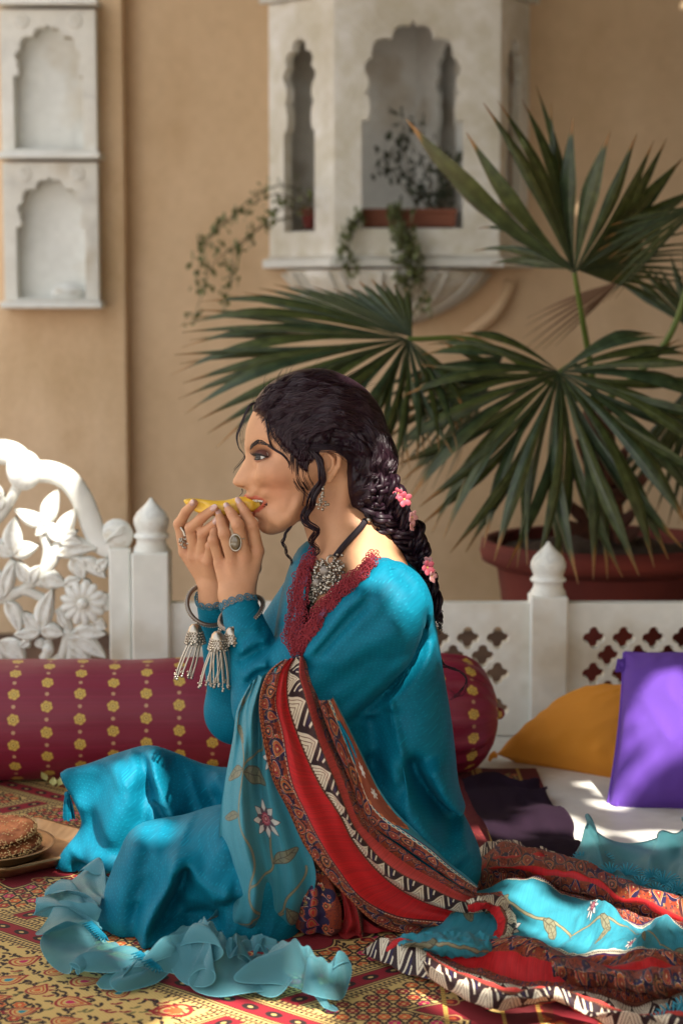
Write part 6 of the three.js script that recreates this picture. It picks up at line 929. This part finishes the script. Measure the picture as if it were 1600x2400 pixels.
{
  const shawl = thing('shawl', 'printed red, orange and teal shawl draped over her arm and trailing over the rug', 'shawl', V(0.05, 0, 0.19));
  // --- sweeping band ---
  const W = 1536, H = 420, [c1, x1] = canvas(W, H);
  paisleyBand(x1, 0, 112, W, 0.9); beadRow(x1, 8, W, 7); beadRow(x1, 22, W, 5); x1.strokeStyle = SC.ivory; x1.lineWidth = 3; x1.setLineDash([7, 4]); x1.beginPath(); x1.moveTo(0, 104); x1.lineTo(W, 104); x1.stroke(); x1.setLineDash([]);
  plain(x1, 112, 218, W, SC.red, '#d42020'); x1.fillStyle = SC.wine; x1.fillRect(0, 108, W, 5);
  chevronBand(x1, 214, 316, W); plain(x1, 316, 362, W, SC.coral, '#d4584c'); paisleyBand(x1, 360, H, W, 1.1);
  const band = [
    [[660, 1548], [625, 1580], [608, 1640], [615, 1720], [638, 1820], [672, 1890], [714, 1982], [760, 2047], [818, 2108], [883, 2166], [959, 2200], [1040, 2218], [1120, 2216], [1172, 2180]],
    [[676, 1545], [655, 1580], [645, 1650], [660, 1720], [680, 1830], [714, 1906], [745, 1965], [785, 2026], [844, 2100], [921, 2143], [1000, 2156], [1080, 2160], [1140, 2158], [1184, 2145]],
    [[692, 1541], [672, 1580], [674, 1660], [708, 1760], [745, 1840], [790, 1908], [822, 1972], [862, 2025], [914, 2076], [970, 2110], [1030, 2130], [1090, 2140], [1140, 2134], [1188, 2120]],
    [[704, 1538], [702, 1580], [716, 1630], [748, 1735], [785, 1825], [822, 1920], [850, 1965], [893, 2012], [945, 2050], [1000, 2076], [1055, 2104], [1100, 2116], [1140, 2112], [1180, 2102]],
    [[714, 1535], [730, 1590], [745, 1640], [772, 1715], [820, 1828], [850, 1910], [884, 1945], [932, 1976], [990, 2018], [1036, 2050], [1078, 2076], [1115, 2092], [1150, 2094], [1176, 2092]]];
  const zt = [0.172, 0.186, 0.192, 0.2, 0.214, 0.222, 0.226, 0.222, 0.216, 0.206, 0.196, 0.18, 0.165, 0.14];
  const rails = band.map((l, r) => l.map(([x, y], i) => { const z = zt[i] - (r === 4 ? 0.022 : 0) + (r === 2 ? -0.006 : 0) + (r === 1 || r === 3 ? 0.006 : 0), q = P(x, y, z); q.y = max(q.y, 0.012 + 0.004 * r); return q; }));
  part(shawl, 'patterned_band', loft(rails, 130, 40, (q, u, v) => { q.z += 0.007 * sin(v * 17 + u * 5) * sst(0, 0.2, u) + 0.004 * sin(v * 34 + u * 9) + 0.005 * fbm(u * 9, v * 5, 2, 3); return q; }, (u, v) => [u, 1 - v]), silk({ map: texOf(c1, true) }));
  // --- small teal and beaded return at the right of the band ---
  const [c5, x5] = canvas(512, 160); x5.fillStyle = SC.teal; x5.fillRect(0, 0, 512, 160); paisleyBand(x5, 0, 60, 512, 1); edgeLoops(x5, 66, 512, 6); x5.fillStyle = SC.plum; x5.fillRect(0, 73, 512, 6); x5.save(); x5.translate(70, 96); x5.beginPath(); x5.ellipse(60, 8, 150, 42, 0, 0, 7); x5.fillStyle = '#8c4228'; x5.fill(); for (let k = 0; k < 20; k++) { x5.fillStyle = '#c07040'; x5.beginPath(); x5.arc(60 + cos(k / 20 * 6.28) * 146, 8 + sin(k / 20 * 6.28) * 40, 6, 0, 7); x5.fill(); } flower(x5, 50, 4, 14, 6, [['#d8d4d0', 1, 0.6]]); flower(x5, 100, 16, 14, 6, [['#d8d4d0', 1, 0.6]]); x5.restore();
  const ret = [band[4].slice(2, 12), [[775, 1640], [800, 1700], [840, 1800], [868, 1870], [905, 1915], [955, 1950], [1010, 1990], [1048, 2025], [1085, 2055], [1118, 2080]], [[780, 1630], [815, 1700], [858, 1790], [888, 1850], [925, 1900], [972, 1945], [1015, 1985], [1052, 2020], [1090, 2050], [1120, 2078]]].map((l, r) => l.map(([x, y], i) => P(x, y, 0.196 - 0.012 * r - 0.004 * max(0, i - 5))));
  part(shawl, 'beaded_return', loft(ret, 60, 14, (q, u, v) => { q.z += 0.004 * sin(v * 9 + u * 7); return q; }, (u, v) => [u, 1 - v]), silk({ map: texOf(c5, true) }));
  // --- teal flowered panel hanging from the arm ---
  const [c2, x2] = canvas(512, 1280);
  floralTeal(x2, 0, 0, 512, 1280, { w: 9, stems: [[[0.3, 0.02], [0.12, 0.2], [0.35, 0.36], [0.3, 0.5], [0.42, 0.62], [0.3, 0.74], [0.5, 0.86]], [[0.35, 0.36], [0.7, 0.3], [0.85, 0.2]], [[0.3, 0.74], [0.62, 0.66], [0.66, 0.52]], [[0.5, 0.86], [0.72, 0.8], [0.9, 0.68]], [[0.1, 0.92], [0.4, 0.84], [0.72, 0.82]]], leaves: [[0.2, 0.13, -2.4, 100], [0.12, 0.22, 0.7, 110], [0.34, 0.36, 2.7, 120], [0.36, 0.37, 0.2, 170], [0.3, 0.5, 2.9, 90], [0.62, 0.66, -0.5, 130], [0.74, 0.8, 0.9, 150], [0.25, 0.88, 2.9, 150], [0.1, 0.92, 0.5, 230], [0.5, 0.97, 0.1, 170], [0.72, 0.3, -0.9, 90]], lotus: [[0.82, 0.33, 66], [0.64, 0.52, 78], [0.78, 0.12, 50]] });
  const rows = [
    [[585, 1604, 0.16], [604, 1588, 0.175], [630, 1572, 0.18], [655, 1560, 0.185]],
    [[556, 1662, 0.15], [580, 1662, 0.185], [612, 1660, 0.18], [645, 1650, 0.186]],
    [[545, 1735, 0.15], [575, 1740, 0.2], [612, 1740, 0.192], [655, 1735, 0.194]],
    [[524, 1850, 0.16], [565, 1852, 0.218], [615, 1852, 0.2], [680, 1850, 0.205]],
    [[514, 1960, 0.18], [570, 1965, 0.234], [636, 1962, 0.215], [714, 1960, 0.212]],
    [[532, 2060, 0.2], [592, 2070, 0.246], [655, 2064, 0.226], [740, 2055, 0.216]],
    [[500, 2140, 0.196], [575, 2160, 0.228], [650, 2160, 0.212], [716, 2150, 0.2]],
    [[462, 2188, 0.16], [560, 2228, 0.172], [640, 2236, 0.17], [706, 2238, 0.172]]].map((l) => l.map(([x, y, z]) => { const q = P(x, y, z); q.y = max(q.y, 0.014); return q; }));
  part(shawl, 'flowered_panel', sheet(48, 110, (u, v) => { const q = cr(rows.map((r) => cr(r, u)), v); q.z += 0.011 * sin(u * 15 + v * 3.4 + 1.2 * noise(v * 3, 2)) * (0.3 + 0.7 * sin(PI * min(1, u * 1.1))) + 0.005 * sin(u * 31 - v * 6) + 0.004 * fbm(u * 5, v * 9, 3, 3); q.y = max(q.y, 0.012); return q; }, (u, v) => [u, 1 - v]), silk({ map: texOf(c2, true), roughness: 0.55, sheenColor: rgb(0.2, 0.4, 0.45), transmission: 0.1, thickness: 0 }));
  // --- dark paisley fold and the red fold under the band ---
  const [c3, x3] = canvas(512, 384); paisleyBand(x3, 0, 384, 512, 0.5); x3.save(); x3.translate(0, 0); for (let k = 0; k < 6; k++) { const px = 140 + k * 60; x3.fillStyle = SC.navy; x3.beginPath(); x3.ellipse(px, 190 + 30 * (k % 2), 40, 80, 0.2, 0, 7); x3.fill(); paisley(x3, px, 190, 40, k, [[SC.ivory, 1.04], ['#9c2040', 1], [SC.gold, 0.7], [SC.coral, 0.5]]); flower(x3, px + 20, 110 + 170 * (k % 2), 26, 8, [[SC.org, 1], [SC.wine, 0.6], [SC.gold, 0.3]]); } x3.restore(); edgeLoops(x3, 8, 512, 7);
  const fold = (name, L, mat, ph, nv = 20) => part(shawl, name, loft(L.map((l) => l.map(([x, y, z]) => { const q = P(x, y, z); q.y = max(q.y, 0.012); return q; })), 60, nv, (q, u, v) => { q.z += 0.008 * sin(v * 14 + ph + u * 2) * (0.3 + u) + 0.004 * fbm(u * 6, v * 6, ph, 3); return q; }, (u, v) => [u, 1 - v]), mat);
  fold('paisley_fold', [[[722, 2010, 0.19], [704, 2070, 0.2], [680, 2112, 0.2], [672, 2170, 0.19], [700, 2240, 0.176]], [[734, 2030, 0.2], [724, 2080, 0.21], [714, 2130, 0.215], [708, 2180, 0.2], [730, 2245, 0.18]], [[746, 2040, 0.2], [752, 2090, 0.205], [756, 2140, 0.21], [754, 2190, 0.2], [770, 2240, 0.18]], [[770, 2050, 0.19], [786, 2090, 0.195], [800, 2130, 0.195], [800, 2180, 0.19], [800, 2230, 0.175]]], silk({ map: texOf(c3, true) }), 1);
  const [c4, x4] = canvas(256, 128); plain(x4, 0, 128, 256, '#9c0a12', '#c41a1a'); x4.fillStyle = SC.wine; x4.fillRect(0, 96, 256, 32); edgeLoops(x4, 100, 256, 4, '#b08a70');
  const redMat = silk({ map: texOf(c4, true) });
  fold('red_fold', [[[780, 2050, 0.19], [800, 2100, 0.19], [806, 2150, 0.19], [795, 2210, 0.18], [790, 2290, 0.2]], [[800, 2070, 0.2], [822, 2120, 0.2], [835, 2170, 0.2], [830, 2230, 0.19], [840, 2292, 0.21]], [[830, 2110, 0.19], [848, 2140, 0.19], [852, 2180, 0.19], [858, 2220, 0.18], [852, 2270, 0.2]]], redMat, 3);
  fold('red_fold', [[[846, 2150, 0.18], [850, 2190, 0.18], [840, 2230, 0.18], [850, 2250, 0.17]], [[900, 2180, 0.19], [900, 2210, 0.19], [900, 2240, 0.18], [905, 2258, 0.17]], [[960, 2206, 0.18], [970, 2230, 0.18], [975, 2250, 0.17], [980, 2262, 0.17]], [[1050, 2220, 0.16], [1060, 2240, 0.165], [1065, 2255, 0.165], [1070, 2268, 0.165]]], redMat, 5);
  // --- the heap on the floor ---
  const W6 = 2048, H6 = 1024, [c6, x6] = canvas(W6, H6);
  chevronBand(x6, 0, 90, W6); paisleyBand(x6, 86, 190, W6, 1); plain(x6, 190, 214, W6, SC.red, '#cc2c24'); paisleyBand(x6, 214, 300, W6, 1); paisleyBand(x6, 300, 376, W6, 1); edgeLoops(x6, 384, W6, 6); x6.fillStyle = SC.plum; x6.fillRect(0, 374, W6, 6);
  floralTeal(x6, 0, 392, W6, 236, { w: 7, stems: [[[0.02, 0.6], [0.2, 0.3], [0.4, 0.7], [0.6, 0.35], [0.8, 0.7], [0.98, 0.4]]], leaves: [[0.1, 0.4, 0.5, 84], [0.16, 0.5, -0.6, 90], [0.3, 0.5, 0.4, 100], [0.36, 0.8, -2.6, 84], [0.5, 0.5, 0.3, 100], [0.55, 0.6, 2.4, 84], [0.7, 0.6, 0.5, 90], [0.84, 0.6, -0.7, 96], [0.92, 0.3, 0.6, 80]], lotus: [[0.24, 0.74, 44], [0.46, 0.3, 46], [0.66, 0.8, 44], [0.88, 0.8, 42]] });
  x6.fillStyle = SC.plum; x6.fillRect(0, 640, W6, 8); edgeLoops(x6, 632, W6, 7); paisleyBand(x6, 648, 800, W6, 0.75); plain(x6, 800, 866, W6, SC.red, '#cc2c24'); paisleyBand(x6, 866, 912, W6, 1); chevronBand(x6, 908, 1024, W6);
  const heap = [
    [[1090, 2000], [1180, 1986], [1260, 2000], [1350, 2026], [1480, 2070], [1600, 2108], [1720, 2140]],
    [[1084, 2040], [1190, 2020], [1280, 2040], [1370, 2068], [1490, 2108], [1610, 2146], [1720, 2180]],
    [[1090, 2080], [1200, 2075], [1290, 2080], [1380, 2110], [1480, 2150], [1600, 2190], [1720, 2220]],
    [[1060, 2130], [1180, 2112], [1300, 2110], [1400, 2150], [1490, 2184], [1590, 2214], [1720, 2250]],
    [[1000, 2190], [1140, 2180], [1290, 2170], [1390, 2190], [1480, 2226], [1580, 2240], [1720, 2280]],
    [[930, 2235], [1090, 2238], [1240, 2228], [1360, 2240], [1470, 2262], [1570, 2262], [1720, 2310]],
    [[886, 2242], [1010, 2258], [1170, 2270], [1300, 2290], [1440, 2306], [1580, 2310], [1720, 2350]],
    [[874, 2250], [985, 2278], [1130, 2300], [1280, 2325], [1430, 2345], [1580, 2355], [1720, 2385]],
    [[866, 2256], [960, 2298], [1110, 2340], [1270, 2358], [1420, 2384], [1570, 2400], [1720, 2430]]].map((l) => l.map(([x, y]) => G(x, y, 0.012)));
  part(shawl, 'trailing_end', loft(heap, 240, 150, (q, u, v) => {
    const e = sst(0, 0.05, v) * sst(1, 0.93, v), n1 = noise(u * 3, v * 2.2, 3), n2 = noise(u * 5, v * 4, 7), r = 0.5 + 0.5 * sin(v * 15 + 3.4 * n1 + u * 3), w = 0.5 + 0.5 * sin(v * 31 + 3 * n2 - u * 5), c = 0.5 + 0.5 * sin(u * 17 + 4 * n2 + v * 5);
    q.y = 0.012 + e * (0.024 * r ** 1.3 * (0.45 + 0.55 * c) + 0.008 * w + 0.006 * c) + 0.007 * (fbm(u * 18, v * 14, 2, 4) + 0.5) + 0.016 * sst(0.32, 0.1, u) * sst(0, 0.12, u) * sst(0, 0.3, v) * e; q.y = lerp(0.02, q.y, sst(0, 0.1, u));  q.z += (0.022 * n2 + 0.016 * n1 + 0.012 * cos(v * 15 + 3.4 * n1 + u * 3)) * e + 0.022 * noise(u * 7, 5) * sst(0.75, 1, v) + 0.016 * noise(u * 8, 9) * sst(0.2, 0, v); q.x += 0.01 * n2; return q;
  }, (u, v) => [u, 1 - v]), silk({ map: texOf(c6, true) }));
  // folds that lie over the heap
  const over = (name, rails, tex, rep, ph, amp) => part(shawl, name, loft(rails.map((l) => l.map(([x, y, h]) => G(x, y, 0.012 + h * 0.6))), 90, 20, (q, u, v) => { q.y += 0.7 * amp * (0.6 * sin(v * 8 + ph + 3 * noise(u * 4, ph)) * sin(PI * v) + 0.8 * noise(u * 8, v * 3, ph)) + 0.006 * fbm(u * 16, v * 6, ph, 3); q.z += amp * noise(u * 6, v * 2, ph + 4); q.y = max(q.y, 0.014); return q; }, (u, v) => [u * rep[0] + rep[2], rep[1] + rep[3] * v]), silk({ map: tex }));
  const t1 = texOf(c1, true), t6 = texOf(c6, true);
  over('teal_fold', [[[930, 2196, 0.05], [1010, 2190, 0.06], [1080, 2186, 0.06], [1140, 2192, 0.05], [1178, 2212, 0.03]], [[935, 2212, 0.06], [1020, 2212, 0.07], [1090, 2212, 0.07], [1145, 2214, 0.055], [1176, 2220, 0.03]], [[960, 2222, 0.035], [1040, 2240, 0.03], [1110, 2246, 0.03], [1155, 2240, 0.025], [1180, 2230, 0.02]]], t6, [0.12, 0.585, 0.17, -0.09], 2, 0.004);
  over('coral_fold', [[[1090, 2108, 0.07], [1140, 2096, 0.08], [1180, 2106, 0.07], [1206, 2140, 0.05], [1206, 2180, 0.03], [1180, 2208, 0.025]], [[1094, 2122, 0.08], [1138, 2112, 0.095], [1168, 2122, 0.085], [1186, 2146, 0.065], [1186, 2178, 0.045], [1168, 2202, 0.03]], [[1098, 2138, 0.06], [1134, 2132, 0.07], [1152, 2142, 0.06], [1164, 2160, 0.05], [1162, 2182, 0.035], [1150, 2200, 0.025]]], t1, [0.3, 0.36, 0.1, 0.22], 6, 0.004);
  over('striped_fold', [[[1000, 2250, 0.05], [1090, 2278, 0.05], [1180, 2310, 0.06], [1260, 2312, 0.06], [1340, 2330, 0.05], [1440, 2352, 0.05], [1560, 2372, 0.05], [1680, 2390, 0.05]], [[990, 2272, 0.055], [1080, 2304, 0.06], [1170, 2334, 0.07], [1270, 2330, 0.075], [1350, 2350, 0.06], [1440, 2374, 0.06], [1560, 2392, 0.06], [1680, 2410, 0.06]], [[1000, 2292, 0.02], [1070, 2326, 0.02], [1160, 2358, 0.02], [1270, 2352, 0.02], [1360, 2374, 0.02], [1440, 2398, 0.02], [1560, 2414, 0.02], [1680, 2430, 0.02]]], t1, [0.75, 0.22, 0.05, 0.28], 9, 0.012);
  over('paisley_fold', [[[1280, 2236, 0.05], [1380, 2250, 0.06], [1480, 2270, 0.06], [1580, 2262, 0.06], [1700, 2270, 0.05]], [[1290, 2262, 0.07], [1390, 2282, 0.08], [1490, 2300, 0.085], [1590, 2300, 0.08], [1700, 2310, 0.06]], [[1300, 2290, 0.02], [1400, 2312, 0.02], [1500, 2330, 0.02], [1600, 2334, 0.02], [1700, 2350, 0.02]]], t6, [0.5, 0.37, 0.3, -0.14], 12, 0.012);
  over('paisley_fold', [[[1150, 1992, 0.03], [1260, 1996, 0.04], [1380, 2026, 0.05], [1500, 2072, 0.05], [1640, 2116, 0.05]], [[1140, 2024, 0.06], [1260, 2034, 0.075], [1380, 2064, 0.075], [1500, 2106, 0.07], [1640, 2150, 0.06]], [[1150, 2056, 0.02], [1260, 2074, 0.02], [1380, 2104, 0.02], [1500, 2142, 0.02], [1640, 2186, 0.02]]], t6, [0.5, 0.92, 0.1, -0.2], 15, 0.012);
}
// ---------- sheer teal frill with lace leaves at the right ----------
{
  const t = thing('organza_stole', 'sheer teal frilled cloth edged with lace leaves on the marble at the right', 'stole', G(1480, 2060));
  const I = [[1345, 2040], [1400, 2062], [1460, 2085], [1520, 2102], [1580, 2112], [1680, 2130]].map(([x, y]) => G(x, y, 0.02)), O = [[1340, 1990], [1400, 1975], [1470, 1985], [1530, 1970], [1590, 1960], [1680, 1985]].map(([x, y]) => G(x, y, 0.03));
  const fn = (u, v) => { const a = cr(I, u), b = cr(O, u), q = a.clone().lerp(b, v), w = u * 3.2 * PI * 2 * 0.5 + 1.6 * noise(u * 4, 3), h = 0.5 + 0.5 * sin(w), h2 = 0.5 + 0.5 * sin(w * 0.6 + 1.5); q.x += 0.034 * v * cos(w + 0.6 * v); q.z += 0.03 * v * h - 0.01; q.y += (0.016 + 0.042 * sin(PI * min(1, v * 0.7))) * (0.3 + 0.7 * h) * (0.4 + 0.7 * h2) + 0.005 * noise(u * 14, v * 4, 4) + 0.003 * sin(v * 12 + u * 30); return q; };
  part(t, 'frill', sheet(110, 18, fn), M.organza); part(t, 'frill_edge', tube(Array.from({ length: 111 }, (_, i) => fn(i / 110, 1)), 0.0011, 4, 1), M.organzaEdge);
  const lm = phys({ color: rgb(0.03, 0.27, 0.38), roughness: 0.6 });
  const lace = (px, py, s, rot, h = 0.03) => { const c = G(px, py, h), g = []; for (let k = 0; k < 13; k++) { const a = rot + (k / 12 - 0.5) * 3.6, L = s * (0.7 + 0.3 * cos((k / 12 - 0.5) * 3)), e = V(c.x + cos(a) * L, c.y + sin(a) * L * 0.7 + 0.004, c.z + 0.006 + 0.004 * cos(k)); g.push(tube([c, c.clone().lerp(e, 0.6).add(V(0, 0.002, 0.002)), e], (q) => 0.0016 * (1.1 - 0.5 * q), 4, 2)); } g.push(tube([c.clone().add(V(-cos(rot) * s * 0.5, -sin(rot) * s * 0.4, 0)), c], 0.0015, 4, 1)); return g; };
  for (const [x, y, s, r] of [[1362, 2020, 0.022, 1.2], [1402, 2022, 0.026, 0.9], [1380, 2044, 0.02, 2.2], [1430, 2048, 0.024, 2.6], [1466, 2052, 0.026, 0.6], [1440, 2075, 0.02, 1.6], [1500, 2078, 0.022, 2.4], [1525, 2060, 0.022, 1.5], [1552, 2072, 0.028, 0.9], [1535, 2094, 0.022, 2.2], [1585, 2092, 0.026, 1.2], [1566, 2104, 0.022, 2.8], [1490, 2096, 0.018, 1.0]]) part(t, 'lace_leaf', lace(x, y, s, r), lm);
  for (const [x, y, s, r] of [[1575, 2390, 0.03, 1.3], [1545, 2400, 0.022, 2.2], [1598, 2370, 0.026, 0.8]]) part(t, 'lace_leaf', lace(x, y, s, r, 0.03), lm);
}
{
  const t = thing('shade_tree', 'tall leafy tree whose crown shades the terrace from above', 'tree', V(3.2, LOW, -0.6));
  part(t, 'trunk', tube([V(3.2, LOW, -0.6), V(3.15, 1.2, -0.6), V(3.0, 2.4, -0.5), V(2.4, 3.4, -0.6)], (s) => 0.2 - 0.1 * s, 12, 6), M.bark);
  for (const [x, y, z] of [[0.6, 3.2, -1.6], [0.8, 3.1, 0.6], [2.8, 3.3, -3.2], [-0.6, 2.9, -0.4], [1.6, 3.6, 1.4]]) part(t, 'limb', tube([V(2.7, 2.9, -0.55), V((x + 2.4) / 2, y, z * 0.6), V(x, y - 0.02, z)], (s) => 0.07 - 0.05 * s, 7, 5), M.bark);
  const n = 84000, m = new THREE.InstancedMesh(leafShape, std({ color: rgb(0.07, 0.11, 0.03), roughness: 0.6 }), n);
  const m4 = new THREE.Matrix4(), q = new THREE.Quaternion(), ax = gaps.map(([p, r]) => [p, r]), d = V(0, 0, 0); let k = 0, tries = 0;
  const near1 = (p, w) => { for (const [c, r] of ax) { d.copy(p).sub(c); const h = d.dot(SUN); d.addScaledVector(SUN, -h); if (h > 0 && d.length() - w < r * (1 + 0.45 * noise(p.x * 16, p.z * 16))) return true; } return false; };
  const tip = V(0, 0, 0), isOpen = (p, s) => { for (const f of [0.15, 0.4, 0.65, 0.95]) { tip.set(0, s * f, 0).applyQuaternion(q).add(p); if (near1(tip, s * 0.22)) return true; } return false; };
  while (k < n - 1300 && tries++ < 1200000) {
    const s = rr(0.07, 0.13), p = k % 13 < 11 ? V(rr(-0.9, 2.9), 0, rr(-3.4, 3.3)) : V(rr(1.0, 4.2), 0, rr(2.5, 6)); p.y = 2.5 + 0.45 * fbm(p.x * 0.9, p.z * 0.9, 3, 3) + rr(0, 0.55) + 0.12 * p.x;  // the second stretch of crown is added to dim the front right
    q.setFromEuler(new THREE.Euler(rr(-2.2, -0.9), rr(0, 6.3), 0, 'YXZ'));
    if (isOpen(p, s)) continue;
    m.setMatrixAt(k++, m4.compose(p.add(V(-t.position.x, -t.position.y, -t.position.z)), q, V(s, s, s)));
  }
  // extra leaves added to keep the sun off her face and hands
  for (const [c, r, u] of [[P(640, 1110, 0.05), 0.13, 700], [P(540, 1240, 0.04), 0.12, 500]]) for (let i = 0; i < u && k < n; i++) { const h = rr(2.6, 3.2), a = rr(0, 6.3), e = r * sqrt(rnd()), p = c.clone().addScaledVector(SUN, (h - c.y) / SUN.y).add(V(cos(a) * e, 0, sin(a) * e)); q.setFromEuler(new THREE.Euler(rr(-2.2, -0.9), rr(0, 6.3), 0, 'YXZ')); const s = rr(0.06, 0.1); if (isOpen(p, s)) continue; m.setMatrixAt(k++, m4.compose(p.add(V(-t.position.x, -t.position.y, -t.position.z)), q, V(s, s, s))); }
  m.count = k; m.name = 'crown'; m.castShadow = true; m.userData.kind = 'stuff'; t.add(m);
}
{
  // a leafy bush added just outside the frame to keep the right side dim
  const t = thing('added_bush', 'unseen bush added beside the palm pot to dim the right side', 'bush', V(1.75, LOW, -2.3)), n = 15000, m = new THREE.InstancedMesh(leafShape, std({ color: rgb(0.055, 0.085, 0.025), roughness: 0.6 }), n);
  for (const [x, z, h] of [[1.6, -2.2, 1.9], [1.8, -2.5, 2.2], [1.9, -2.0, 2.0]]) part(t, 'trunk', tube([V(1.75, LOW, -2.3), V(x, h * 0.4, z), V(x + 0.1, h, z - 0.1)], (s) => 0.04 - 0.025 * s, 7, 5), M.bark);
  const m4 = new THREE.Matrix4(), q = new THREE.Quaternion();
  for (let k = 0; k < n; k++) { const a = rr(0, 2 * PI), r = sqrt(rnd()), y = rr(0, 2.5), w = (0.55 + 0.25 * fbm(y * 2, a, 3, 2)); q.setFromEuler(new THREE.Euler(rr(-2.4, 0.4), rr(0, 6.3), rr(-0.6, 0.6))); const s = rr(0.06, 0.12); m.setMatrixAt(k, m4.compose(V(0.06 + cos(a) * r * w * 0.75, y, sin(a) * r * w * 1.5), q, V(s, s, s))); }
  m.name = 'foliage'; m.castShadow = true; m.userData.kind = 'stuff'; t.add(m);
}
renderer.render(scene, camera);
